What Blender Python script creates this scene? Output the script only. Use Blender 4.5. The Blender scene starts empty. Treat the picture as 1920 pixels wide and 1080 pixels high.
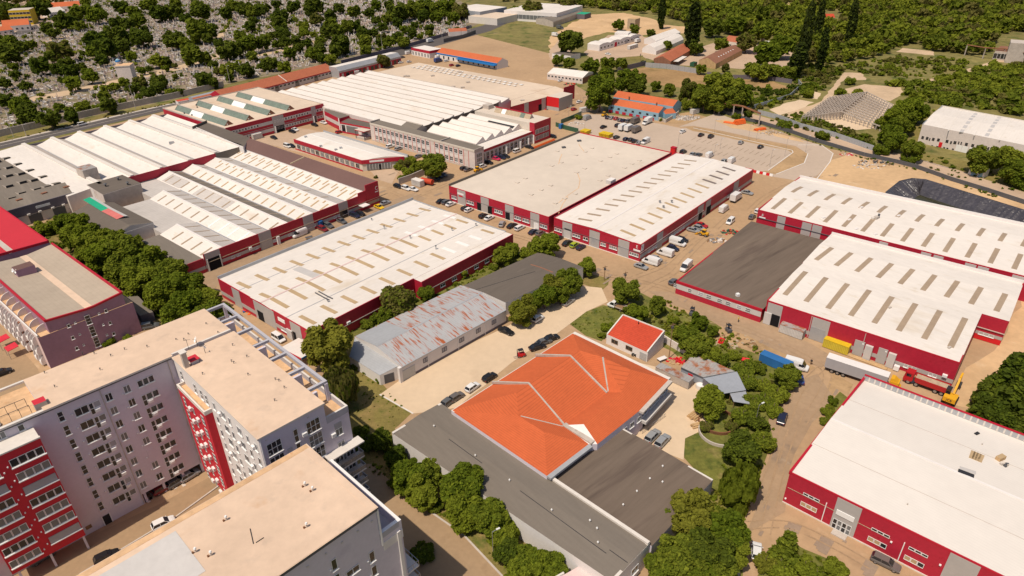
import bpy, math, random
import numpy as np
from mathutils import Vector, Matrix
rnd = random.Random(11)
sc = bpy.context.scene
FPX, PITCH, ROLL, CAMH = 1270.4, 0.51762, -0.017456, 100.0
_f = Vector((0, math.cos(PITCH), -math.sin(PITCH))); _r = Vector((1, 0, 0)); _u = _r.cross(_f)
CR = _r*math.cos(ROLL) + _u*math.sin(ROLL); CU = _u*math.cos(ROLL) - _r*math.sin(ROLL); CF = _f
CAMP = Vector((0, 0, CAMH))
cam = bpy.data.cameras.new("camera"); camo = bpy.data.objects.new("camera", cam); sc.collection.objects.link(camo)
camo.matrix_world = Matrix(((CR.x, CU.x, -CF.x, 0), (CR.y, CU.y, -CF.y, 0), (CR.z, CU.z, -CF.z, CAMH), (0, 0, 0, 1)))
cam.sensor_width = 36; cam.lens = FPX/1920*36; cam.clip_end = 6000; cam.clip_start = 1
sc.camera = camo
SUN_AZ, SUN_EL = math.radians(228), math.radians(62)
w = bpy.data.worlds.new("World"); sc.world = w; w.use_nodes = True
nt = w.node_tree; bg = nt.nodes["Background"]
sky = nt.nodes.new("ShaderNodeTexSky"); sky.sky_type = 'NISHITA'; sky.sun_disc = False
sky.sun_elevation = SUN_EL; sky.sun_rotation = math.atan2(math.cos(SUN_AZ), math.sin(SUN_AZ)); sky.dust_density = 2.5
nt.links.new(sky.outputs[0], bg.inputs[0]); bg.inputs[1].default_value = 0.08
sl = bpy.data.lights.new("sun", 'SUN'); sl.energy = 3.9; sl.angle = math.radians(.53); sl.color = (1, .885, .73)
so = bpy.data.objects.new("sun", sl); sc.collection.objects.link(so)
so.rotation_euler = Vector((math.cos(SUN_AZ)*math.cos(SUN_EL), math.sin(SUN_AZ)*math.cos(SUN_EL), math.sin(SUN_EL))).to_track_quat('Z', 'Y').to_euler()
so.location = (-80, 0, 200)
sc.view_settings.view_transform = 'Standard'; sc.view_settings.look = 'None'
sc.view_settings.exposure = 0.0; sc.view_settings.gamma = 1.0
sc.cycles.max_bounces = 4; sc.cycles.diffuse_bounces = 3; sc.cycles.glossy_bounces = 2; sc.cycles.transmission_bounces = 2
sc.cycles.use_denoising = True
def G(u, v, z=0.0):
    "the point at height z seen at photo pixel (u, v)"
    d = CR*((u-960)/FPX) - CU*((v-540)/FPX) + CF
    return CAMP + d*((z-CAMH)/d.z)
def proj(p):
    q = Vector(p)-CAMP; k = FPX/q.dot(CF)
    return 960+k*q.dot(CR), 540-k*q.dot(CU)
def K(ox, oy, s): return lambda x, y: (ox+x/s, oy+y/s)
PSI = math.radians(40.47)
AX = Vector((math.sin(PSI), math.cos(PSI), 0)); BX = Vector((math.cos(PSI), -math.sin(PSI), 0))
def AB(a, b, z=0.0):
    p = AX*a+BX*b; return Vector((p.x, p.y, z))
def rect(a0, a1, b0, b1): return [AB(a0, b0), AB(a0, b1), AB(a1, b1), AB(a1, b0)]
def quad(z, *px): return [Vector((*G(u, v, z).xy, 0)) for u, v in px]
MATS = {}
def node(nt, t, **kw):
    n = nt.nodes.new(t)
    for k, v in kw.items(): setattr(n, k, v)
    return n
def mat(name, col, rough=.85, n1=(.06, .12), n2=(1.2, .10), spec=.25, metal=0.0, stripe=None, stain=None, bump=0.0, objcol=False, aniso=None):
    """stripe: list of (direction, period, dark, width); stain: (colour, scale, threshold)"""
    m = bpy.data.materials.new(name); m.use_nodes = True; MATS[name] = m
    t = m.node_tree; b = t.nodes["Principled BSDF"]; L = t.links.new
    b.inputs["Roughness"].default_value = rough; b.inputs["Specular IOR Level"].default_value = spec; b.inputs["Metallic"].default_value = metal
    if not (n1 or n2 or stripe or stain):
        b.inputs["Base Color"].default_value = (*col, 1); return m
    pos = node(t, "ShaderNodeNewGeometry").outputs["Position"]
    if aniso:
        vr = node(t, "ShaderNodeVectorRotate"); vr.inputs["Axis"].default_value = (0, 0, 1); vr.inputs["Angle"].default_value = aniso[0]; L(pos, vr.inputs[0])
        vm = node(t, "ShaderNodeVectorMath", operation='MULTIPLY'); vm.inputs[1].default_value = (aniso[1], aniso[2], 1); L(vr.outputs[0], vm.inputs[0]); pos_n = vm.outputs[0]
    else: pos_n = pos
    rgb = node(t, "ShaderNodeRGB"); rgb.outputs[0].default_value = (*col, 1); cur = rgb.outputs[0]
    def mul(cur, fac):
        mx = node(t, "ShaderNodeVectorMath", operation='SCALE'); L(cur, mx.inputs[0]); L(fac, mx.inputs["Scale"]); return mx.outputs[0]
    if stain:
        for sc_, (scol, sscale, thr) in enumerate(stain):
            nz = node(t, "ShaderNodeTexNoise"); nz.inputs["Scale"].default_value = sscale; nz.inputs["Detail"].default_value = 4; nz.inputs["Roughness"].default_value = .62; L(pos_n, nz.inputs["Vector"])
            mr = node(t, "ShaderNodeMapRange"); mr.inputs[1].default_value = thr; mr.inputs[2].default_value = thr+.12; L(nz.outputs[0], mr.inputs[0])
            mx = node(t, "ShaderNodeMix", data_type='RGBA'); mx.inputs[7].default_value = (*scol, 1); L(mr.outputs[0], mx.inputs[0]); L(cur, mx.inputs[6]); cur = mx.outputs[2]
    for nn in (n1, n2):
        if not nn: continue
        nz = node(t, "ShaderNodeTexNoise"); nz.inputs["Scale"].default_value = nn[0]; nz.inputs["Detail"].default_value = 5; nz.inputs["Roughness"].default_value = .65; L(pos_n, nz.inputs["Vector"])
        mr = node(t, "ShaderNodeMapRange"); mr.inputs[1].default_value = .28; mr.inputs[2].default_value = .72; mr.inputs[3].default_value = 1-nn[1]; mr.inputs[4].default_value = 1+nn[1]; L(nz.outputs[0], mr.inputs[0])
        cur = mul(cur, mr.outputs[0])
    for st in stripe or []:
        d, per, dark, wid = st
        dt = node(t, "ShaderNodeVectorMath", operation='DOT_PRODUCT'); dt.inputs[1].default_value = tuple(Vector(d)/per); L(pos, dt.inputs[0])
        fr = node(t, "ShaderNodeMath", operation='FRACT'); L(dt.outputs["Value"], fr.inputs[0])
        lt = node(t, "ShaderNodeMath", operation='LESS_THAN'); lt.inputs[1].default_value = wid; L(fr.outputs[0], lt.inputs[0])
        mr = node(t, "ShaderNodeMapRange"); mr.inputs[3].default_value = 1; mr.inputs[4].default_value = dark; L(lt.outputs[0], mr.inputs[0]); cur = mul(cur, mr.outputs[0])
    L(cur, b.inputs["Base Color"])
    if bump:
        nz = node(t, "ShaderNodeTexNoise"); nz.inputs["Scale"].default_value = bump[0]; nz.inputs["Detail"].default_value = 6; L(pos_n, nz.inputs["Vector"])
        bp = node(t, "ShaderNodeBump"); bp.inputs["Strength"].default_value = bump[1]; bp.inputs["Distance"].default_value = bump[2]; L(nz.outputs[0], bp.inputs["Height"]); L(bp.outputs[0], b.inputs["Normal"])
    return m
def leafmat(name, col, col2, var=.35, trans=.45):
    m = bpy.data.materials.new(name); m.use_nodes = True; MATS[name] = m
    t = m.node_tree; L = t.links.new; t.nodes.remove(t.nodes["Principled BSDF"]); out = t.nodes["Material Output"]
    oi = node(t, "ShaderNodeObjectInfo"); pos = node(t, "ShaderNodeNewGeometry")
    nz = node(t, "ShaderNodeTexNoise"); nz.inputs["Scale"].default_value = .45; nz.inputs["Detail"].default_value = 3; L(pos.outputs["Position"], nz.inputs["Vector"])
    nf = node(t, "ShaderNodeTexNoise"); nf.inputs["Scale"].default_value = 2.2; nf.inputs["Detail"].default_value = 2; L(pos.outputs["Position"], nf.inputs["Vector"])
    ad = node(t, "ShaderNodeMath", operation='ADD'); L(nz.outputs[0], ad.inputs[0]); L(oi.outputs["Random"], ad.inputs[1])
    mr = node(t, "ShaderNodeMapRange"); mr.inputs[1].default_value = .35; mr.inputs[2].default_value = 1.35; L(ad.outputs[0], mr.inputs[0])
    mx = node(t, "ShaderNodeMix", data_type='RGBA'); mx.inputs[6].default_value = (*col, 1); mx.inputs[7].default_value = (*col2, 1); L(mr.outputs[0], mx.inputs[0])
    m2 = node(t, "ShaderNodeMapRange"); m2.inputs[1].default_value = .3; m2.inputs[2].default_value = .7; m2.inputs[3].default_value = 1-var; m2.inputs[4].default_value = 1+var; L(nf.outputs[0], m2.inputs[0])
    sca = node(t, "ShaderNodeVectorMath", operation='SCALE'); L(mx.outputs[2], sca.inputs[0]); L(m2.outputs[0], sca.inputs["Scale"])
    d = node(t, "ShaderNodeBsdfDiffuse"); tr = node(t, "ShaderNodeBsdfTranslucent"); L(sca.outputs[0], d.inputs[0]); L(sca.outputs[0], tr.inputs[0])
    ms = node(t, "ShaderNodeMixShader"); ms.inputs[0].default_value = trans; L(d.outputs[0], ms.inputs[1]); L(tr.outputs[0], ms.inputs[2]); L(ms.outputs[0], out.inputs[0])
    return m
ax, bx = tuple(AX), tuple(BX)
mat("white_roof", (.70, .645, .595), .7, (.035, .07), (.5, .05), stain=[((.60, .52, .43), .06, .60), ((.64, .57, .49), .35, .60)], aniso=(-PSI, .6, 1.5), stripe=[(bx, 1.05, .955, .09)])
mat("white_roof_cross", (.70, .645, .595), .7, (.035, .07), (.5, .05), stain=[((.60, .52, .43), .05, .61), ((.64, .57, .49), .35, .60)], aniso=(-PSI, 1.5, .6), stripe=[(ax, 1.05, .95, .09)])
mat("rib_roof", (.70, .65, .60), .6, (.03, .04), (.4, .03), stripe=[((.742, .67, 0), .62, .93, .12)])
mat("grey_sheet_roof", (.42, .345, .27), .75, (.06, .08), (.6, .06), stripe=[(ax, 1.05, .94, .12)])
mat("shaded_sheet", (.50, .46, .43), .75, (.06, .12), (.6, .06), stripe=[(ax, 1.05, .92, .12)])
mat("beige_roof", (.60, .52, .44), .85, (.02, .09), (.25, .05), stain=[((.50, .40, .31), .045, .62)], stripe=[(bx, 6, .97, .012)])
mat("beige_roof_far", (.62, .50, .39), .85, (.02, .10), (.2, .06), stain=[((.52, .38, .27), .035, .6)])
mat("skylight_tan", (.46, .33, .19), .4, (.3, .10), (2, .05))
mat("skylight_brown", (.36, .27, .19), .4, (.3, .10), (2, .05))
mat("skylight_dark", (.19, .15, .13), .35, (.3, .1), None)
mat("skylight_white", (.82, .8, .77), .35, (.3, .03), None)
mat("skylight_pale", (.52, .49, .47), .35, (.3, .05), None)
mat("red_clad", (.42, .018, .042), .5, (.08, .06), (1.3, .10), spec=.35, stain=[((.33, .008, .02), .9, .62)])
mat("red_trim", (.44, .012, .03), .5, None, (1, .05), spec=.35)
mat("bright_red", (.62, .02, .025), .5, (.1, .05), None)
mat("grey_clad", (.42, .395, .38), .55, (.1, .06), (1.0, .04), spec=.3, stripe=[((.6, .4, 1), .9, .96, .05)])
mat("pale_clad", (.55, .52, .50), .6, (.1, .06), (1.0, .05))
mat("metal_grey", (.42, .43, .45), .45, (.15, .1), (1.5, .06), spec=.5, metal=.3)
mat("dark_metal", (.10, .10, .11), .5, None, (2, .1))
mat("bitumen", (.135, .112, .094), .9, (.05, .12), (.9, .08), aniso=(-PSI, .25, 1.6), stain=[((.19, .16, .13), .09, .6)], stripe=[(ax, 1.0, .93, .04)])
mat("bitumen_light", (.185, .158, .132), .9, (.05, .10), (.9, .07), aniso=(-PSI, 1.6, .2), stain=[((.24, .205, .17), .08, .58)], stripe=[(bx, 1.0, .95, .05)])
mat("bitumen_streaky", (.155, .118, .092), .9, (.06, .16), (.6, .12), aniso=(-PSI, .12, 1.2), stain=[((.115, .085, .068), .25, .55), ((.20, .155, .115), .12, .62)], stripe=[(bx, 1.0, .93, .05)])
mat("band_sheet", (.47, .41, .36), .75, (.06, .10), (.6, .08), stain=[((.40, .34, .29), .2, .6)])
mat("brown_roof", (.155, .088, .078), .8, (.05, .08), (1, .05), stripe=[(ax, .7, .93, .1)])
mat("roof_screed", (.66, .49, .365), .85, (.06, .10), (.5, .07), stain=[((.57, .37, .235), .10, .60), ((.60, .45, .34), .3, .57)])
mat("stained_screed", (.62, .40, .23), .85, (.2, .16), (.8, .1), stain=[((.5, .28, .14), .5, .6)])
mat("lilac_render", (.63, .58, .65), .85, (.12, .05), (1.5, .04), stain=[((.57, .52, .60), .18, .6)])
mat("white_render", (.72, .68, .66), .85, (.12, .05), (1.5, .04))
mat("pale_stucco", (.66, .58, .54), .9, (.15, .07), (1.2, .06), stain=[((.52, .43, .37), .25, .62)])
mat("cream_wall", (.64, .57, .49), .9, (.15, .06), (1.2, .05))
mat("dirty_concrete", (.46, .40, .35), .9, (.12, .14), (.8, .12), stain=[((.30, .25, .21), .3, .6)])
mat("dark_wall", (.15, .13, .15), .85, (.15, .1), (1, .06))
mat("purple_render", (.33, .20, .27), .85, (.15, .12), (1, .06), stain=[((.26, .155, .215), .12, .55)])
mat("pink_render", (.66, .50, .48), .85, (.15, .05), (1, .04))
mat("red_render", (.56, .03, .045), .75, (.2, .06), (1.5, .06))
mat("blue_wall", (.26, .42, .52), .85, (.15, .06), (1, .05))
mat("orange_tile", (.55, .118, .040), .8, (.08, .07), (.9, .07), stripe=[((0, 0, 1), .115, .80, .22)])
mat("orange_tile_far", (.52, .13, .05), .8, (.08, .09), (.9, .08), stripe=[(tuple(AX), .9, .88, .2)])
mat("brick_tile", (.40, .125, .065), .85, (.08, .10), (.7, .09), stripe=[((.94, .33, 0), .9, .9, .2)])
mat("red_tile", (.50, .065, .030), .85, (.1, .10), (1.6, .14), stripe=[((0, 0, 1), .14, .82, .25)])
mat("red_sheet", (.52, .03, .045), .6, (.1, .06), (1, .04))
mat("brown_tile", (.26, .12, .075), .85, (.1, .14), (1, .1), stripe=[((.9, .4, 0), .8, .88, .2)])
mat("rust_sheet", (.40, .40, .41), .6, (.1, .08), (1.2, .06), aniso=(-PSI-.02, 4.2, .5), stain=[((.36, .10, .035), .40, .515)], stripe=[(tuple(AX), .62, .86, .14)])
mat("zinc_sheet", (.36, .37, .39), .5, (.1, .08), (1.2, .06), spec=.4, stripe=[(tuple(AX), .62, .9, .12)])
mat("rusty_patch", (.33, .31, .30), .7, (.2, .1), (1.2, .1), stain=[((.30, .11, .05), .35, .48)], stripe=[(tuple(BX), .7, .85, .15)])
mat("slate_sheet", (.30, .32, .36), .55, (.15, .06), (1, .05), stripe=[(tuple(BX), 1.1, .93, .06)])
mat("green_sheet", (.02, .36, .20), .5, (.4, .1), None, stripe=[(tuple(BX), .8, .85, .15)])
mat("salmon_sheet", (.60, .17, .15), .5, (.4, .1), None, stripe=[(tuple(BX), .8, .92, .15)])
mat("lantern_glass", (.17, .21, .17), .3, (.5, .2), (1.5, .2), spec=.5, stripe=[(tuple(BX), 1.3, .7, .06)])
mat("glass", (.020, .022, .026), .08, None, None, spec=.6)
mat("glass_pale", (.16, .165, .17), .12, None, None, spec=.6)
mat("shutter", (.36, .35, .37), .6, None, (1, .05))
mat("frame_white", (.78, .77, .76), .5, None, None)
mat("frame_dark", (.09, .085, .09), .5, None, None)
mat("sign_white", (.80, .79, .78), .5, None, None)
mat("ink", (.03, .03, .035), .6, None, None)
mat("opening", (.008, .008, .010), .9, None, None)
mat("concrete", (.50, .44, .39), .9, (.15, .08), (1.5, .08))
mat("concrete_light", (.66, .61, .56), .85, (.15, .06), (1.5, .06))
mat("beam_grey", (.43, .42, .46), .8, (.2, .06), (1.5, .05))
mat("steel", (.40, .40, .41), .4, None, None, metal=.6, spec=.5)
mat("wood", (.25, .15, .08), .85, (.5, .2), (3, .2))
mat("new_wood", (.50, .33, .17), .8, (.5, .2), (3, .15))
mat("rusty", (.20, .09, .045), .85, (.5, .25), (3, .2))
mat("bark", (.16, .115, .08), .95, None, (4, .3))
mat("pipe_orange", (.72, .14, .03), .5, (.5, .08), None)
mat("yellow", (.62, .43, .02), .55, (.4, .1), (2, .1))
mat("machine_yellow", (.70, .36, .02), .45, (.4, .06), None)
mat("blue_tarp", (.03, .14, .36), .6, (.4, .12), None)
mat("blue_sign", (.02, .16, .42), .5, None, None)
mat("container_white", (.58, .55, .52), .6, (.4, .1), (2, .1), stripe=[((.76, -.65, 0), .4, .82, .4)])
mat("container_yellow", (.60, .47, .05), .6, (.4, .12), (2, .1), stripe=[((.76, -.65, 0), .4, .8, .4)])
mat("sandy_load", (.42, .33, .23), .95, (.8, .15), (3, .2))
mat("fabric_red", (.55, .03, .05), .8, None, (1, .1))
mat("rubber", (.022, .022, .022), .85, None, None)
mat("rim", (.38, .38, .40), .35, None, None, metal=.7)
mat("lamp_clear", (.72, .72, .70), .2, None, None)
mat("lamp_red", (.35, .01, .01), .3, None, None)
mat("car_glass", (.015, .018, .024), .06, None, None, spec=.8)
mat("plastic", (.05, .05, .052), .6, None, None)
mat("skin", (.45, .28, .19), .6, None, None)
for n, c in dict(white=(.72, .71, .70), black=(.016, .016, .018), navy=(.018, .022, .05), grey=(.14, .145, .15), silver=(.36, .37, .38), red=(.42, .015, .02), darkred=(.20, .02, .025), yellow=(.72, .46, .02), lime=(.32, .42, .03), blue=(.03, .06, .2), green=(.03, .10, .06), taupe=(.17, .15, .14), pink=(.55, .03, .10)).items():
    mat("paint_"+n, c, .28, None, None, spec=.55, metal=.25 if n in ("silver", "grey", "taupe") else 0)
mat("scrub_ground", (.20, .17, .058), .95, (.02, .25), (.25, .25), stain=[((.27, .20, .11), .05, .60), ((.095, .11, .025), .10, .52)])
mat("tarmac", (.415, .276, .162), .92, (.035, .13), (.6, .09), stain=[((.335, .22, .13), .07, .58), ((.475, .335, .21), .16, .61), ((.29, .195, .12), .5, .70)])
mat("lane_tarmac", (.355, .245, .155), .92, (.05, .12), (.7, .1), stain=[((.26, .19, .135), .12, .58), ((.40, .30, .215), .25, .62)])
mat("tarmac_far", (.47, .34, .24), .92, (.035, .12), (.5, .07), stain=[((.38, .265, .175), .05, .62)])
mat("court_paving", (.345, .235, .14), .92, (.06, .1), (.9, .08), stain=[((.27, .18, .105), .12, .62)])
mat("street_asphalt", (.105, .092, .087), .9, (.04, .10), (.5, .06))
mat("sand", (.56, .375, .21), .95, (.04, .16), (.5, .1), stain=[((.40, .25, .125), .06, .60), ((.63, .46, .29), .10, .62)])
mat("bare_soil", (.41, .27, .145), .95, (.05, .2), (.6, .15), stain=[((.28, .18, .09), .12, .55)])
mat("pale_concrete", (.62, .475, .33), .9, (.04, .08), (.5, .05), stain=[((.56, .42, .29), .07, .6)])
mat("paver", (.47, .37, .29), .9, (.04, .06), (.5, .05))
mat("grass_dry", (.205, .165, .050), .95, (.08, .25), (.8, .2), stain=[((.26, .185, .07), .11, .55), ((.085, .10, .02), .16, .55)], bump=(2.5, .5, .3))
mat("grass_green", (.150, .150, .032), .95, (.08, .25), (.9, .3), stain=[((.23, .185, .065), .15, .55), ((.085, .105, .02), .25, .54)], bump=(2.5, .5, .3))
mat("meadow_brown", (.33, .205, .095), .95, (.03, .2), (.4, .15), stain=[((.22, .15, .06), .05, .56)])
mat("cemetery_soil", (.24, .19, .13), .95, (.05, .2), (.35, .25), stain=[((.09, .095, .03), .10, .52), ((.38, .30, .23), .4, .57)])
mat("path_tan", (.52, .38, .25), .95, (.08, .15), (.6, .1))
mat("liner", (.055, .05, .058), .30, (.3, .2), (1.2, .25), spec=.8, bump=(.9, .6, .5))
mat("pond_water", (.045, .042, .015), .15, (.1, .2), (.6, .1), spec=.5)
mat("stone_light", (.74, .69, .65), .8, None, None)
mat("stone_pink", (.58, .45, .40), .8, None, None)
mat("stone_grey", (.24, .22, .21), .8, None, None)
mat("line_paint", (.62, .53, .45), .8, None, None)
mat("tyre_mark", (.36, .243, .148), .92, (.3, .12), (2, .12))
mat("asphalt_patch", (.30, .22, .16), .92, (.3, .1), (1.5, .1))
mat("line_dark", (.20, .14, .09), .9, None, None)
leafmat("leaf_mid", (.105, .150, .014), (.165, .200, .024))
leafmat("leaf_dark", (.066, .098, .014), (.110, .138, .020))
leafmat("leaf_bright", (.165, .215, .018), (.235, .265, .030))
leafmat("leaf_olive", (.13, .13, .028), (.18, .165, .045))
leafmat("leaf_yellow", (.165, .182, .022), (.25, .245, .036))
leafmat("leaf_poplar", (.030, .044, .013), (.050, .064, .018))
ORG = {}
def link(o): sc.collection.objects.link(o); return o
def tag(o, label=None, cat=None, group=None, kind=None):
    if label: o["label"] = label
    if cat: o["category"] = cat
    if group: o["group"] = group
    if kind: o["kind"] = kind
    return o
def thing(name, label, cat, loc, group=None, kind=None):
    o = link(bpy.data.objects.new(name, None)); o.location = loc; o.empty_display_size = .5; ORG[o.name] = Vector(loc)
    return tag(o, label, cat, group, kind)
class MB:
    def __init__(s): s.v = []; s.f = []; s.m = []; s.ms = []
    def mi(s, m):
        if m not in s.ms: s.ms.append(m)
        return s.ms.index(m)
    def face(s, pts, m):
        i = len(s.v); s.v += [tuple(p) for p in pts]; s.f.append(tuple(range(i, i+len(pts)))); s.m.append(s.mi(m)); return s
    def prism(s, pts, z0, z1, m, top=None, bot=False):
        n = len(pts); zs = z1 if isinstance(z1, (list, tuple)) else [z1]*n
        lo = [Vector((p[0], p[1], z0)) for p in pts]; hi = [Vector((p[0], p[1], z)) for p, z in zip(pts, zs)]
        for i in range(n): j = (i+1) % n; s.face([lo[i], lo[j], hi[j], hi[i]], m)
        s.face(hi, top or m)
        if bot: s.face(lo[::-1], m)
        return s
    def box(s, c, dx, dy, dz, ang=0, m=None, top=None):
        ca, sa = math.cos(ang), math.sin(ang); c = Vector(c)
        pts = [(c.x+x*ca-y*sa, c.y+x*sa+y*ca) for x, y in ((-dx/2, -dy/2), (dx/2, -dy/2), (dx/2, dy/2), (-dx/2, dy/2))]
        return s.prism(pts, c.z, c.z+dz, m, top, True)
    def obox(s, o, ex, ey, ez, m):
        "box from corner o with edge vectors"
        o, ex, ey, ez = map(Vector, (o, ex, ey, ez))
        c = [o, o+ex, o+ex+ey, o+ey]; d = [p+ez for p in c]
        s.face(c[::-1], m); s.face(d, m)
        for i in range(4): j = (i+1) % 4; s.face([c[i], c[j], d[j], d[i]], m)
        return s
    def bar(s, p, q, w, m, h=None):
        p, q = Vector(p), Vector(q); d = (q-p).normalized(); up = Vector((0, 0, 1)) if abs(d.z) < .95 else Vector((1, 0, 0))
        x = d.cross(up).normalized(); y = x.cross(d).normalized(); h = h or w
        return s.obox(p-x*w/2-y*h/2, x*w, y*h, q-p, m)
    def cyl(s, p, q, r0, r1=None, n=8, m=None, cap=True):
        p, q = Vector(p), Vector(q); r1 = r0 if r1 is None else r1; d = (q-p).normalized(); up = Vector((0, 0, 1)) if abs(d.z) < .95 else Vector((1, 0, 0))
        x = d.cross(up).normalized(); y = d.cross(x)
        A = [p+(x*math.cos(a)+y*math.sin(a))*r0 for a in [2*math.pi*i/n for i in range(n)]]
        B = [q+(x*math.cos(a)+y*math.sin(a))*r1 for a in [2*math.pi*i/n for i in range(n)]]
        for i in range(n): j = (i+1) % n; s.face([A[i], A[j], B[j], B[i]], m)
        if cap: s.face(B, m); s.face(A[::-1], m)
        return s
    def loft(s, secs, m, cap=True):
        n = len(secs[0])
        for a, b in zip(secs, secs[1:]):
            for i in range(n): j = (i+1) % n; s.face([a[i], a[j], b[j], b[i]], m)
        if cap: s.face(secs[0][::-1], m); s.face(secs[-1], m)
        return s
    def mesh(s, name, off=Vector()):
        me = bpy.data.meshes.new(name); me.from_pydata([(x-off[0], y-off[1], z-off[2]) for x, y, z in s.v], [], s.f)
        for m in s.ms: me.materials.append(MATS[m])
        me.polygons.foreach_set("material_index", s.m); me.update(); return me
    def build(s, name, parent=None, loc=None, merge=False, local=False):
        off = Vector() if local else (ORG[parent.name] if parent else Vector(loc or (0, 0, 0)))
        me = s.mesh(name, off)
        if merge:
            import bmesh
            bm = bmesh.new(); bm.from_mesh(me); bmesh.ops.remove_doubles(bm, verts=bm.verts, dist=.002); bmesh.ops.recalc_face_normals(bm, faces=bm.faces); bm.to_mesh(me); bm.free()
        o = link(bpy.data.objects.new(name, me))
        if parent: o.parent = parent; ORG[o.name] = ORG[parent.name]
        elif loc is not None: o.location = loc; ORG[o.name] = Vector(loc)
        else: ORG[o.name] = Vector()
        return o
def copy_tree(o, parent=None):
    c = o.copy(); link(c); c.parent = parent
    for ch in list(o.children): copy_tree(ch, c)
    return c
class Fac:
    "a vertical wall plane running from P (left, seen from outside) to Q"
    def __init__(s, P, Q, root):
        s.P = Vector((P[0], P[1], 0)); s.Q = Vector((Q[0], Q[1], 0)); s.d = (s.Q-s.P).normalized(); s.L = (s.Q-s.P).length
        s.n = Vector((s.d.y, -s.d.x, 0)); s.root = root
    def at(s, t, h, off=0.0): return s.P+s.d*t+s.n*off+Vector((0, 0, h))
    def hit(s, u, v, off=0.0):
        dr = CR*((u-960)/FPX) - CU*((v-540)/FPX) + CF
        k = (s.P+s.n*off-CAMP).dot(s.n)/dr.dot(s.n); p = CAMP+dr*k
        return (p-s.P).dot(s.d), p.z
    def tu(s, u, h):
        lo, hi = -30.0, s.L+60
        for _ in range(40):
            m = (lo+hi)/2
            if proj(s.at(m, h))[0] < u: lo = m
            else: hi = m
        return lo
    def slab(s, mb, t0, t1, h0, h1, m, o0=0.0, o1=.05):
        return mb.obox(s.at(t0, h0, o1), s.d*(t1-t0), s.n*(o0-o1), Vector((0, 0, h1-h0)), m)
    def part(s, name, t0, t1, h0, h1, m, o0=0.0, o1=.05, parent=None):
        mb = MB(); s.slab(mb, t0, t1, h0, h1, m, o0, o1); return mb.build(name, parent or s.root)
    def win(s, t0, t1, h0, h1, cols=2, rows=1, glass="glass", frame="frame_white", sill=True, off=.0, name="window", lit=None):
        w_, h_ = round(t1-t0, 2), round(h1-h0, 2); key = (w_, h_, cols, rows, glass, frame, sill)
        if key not in WIN:
            mb = MB(); fw = .08
            mb.obox((0.0, -.03, 0.0), (w_, 0, 0), (0, .03, 0), (0, 0, h_), glass)
            for i in range(cols+1):
                x = i*(w_-fw)/cols; mb.obox((x, -.09, 0), (fw, 0, 0), (0, .06, 0), (0, 0, h_), frame)
            for i in range(rows+1):
                z = i*(h_-fw)/rows
                for c in range(cols): x = c*(w_-fw)/cols+fw; mb.obox((x, -.088, z), ((w_-fw)/cols-fw, 0, 0), (0, .056, 0), (0, 0, fw), frame)
            if sill: mb.obox((-.08, -.24, -.09), (w_+.16, 0, 0), (0, .24, 0), (0, 0, .09), "frame_white")
            WIN[key] = mb.mesh(name)
        o = link(bpy.data.objects.new(name, WIN[key])); o.parent = s.root
        p = s.at(t0, h0, off)-ORG[s.root.name]
        o.matrix_local = Matrix(((s.d.x, -s.n.x, 0, p.x), (s.d.y, -s.n.y, 0, p.y), (0, 0, 1, p.z), (0, 0, 0, 1)))
        return o
    def ribbon(s, t0, t1, h0, h1, n, cols=1, **k):
        st = (t1-t0)/n
        for i in range(n): s.win(t0+i*st, t0+i*st+st-.04, h0, h1, cols, **k)
WIN = {}
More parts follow.
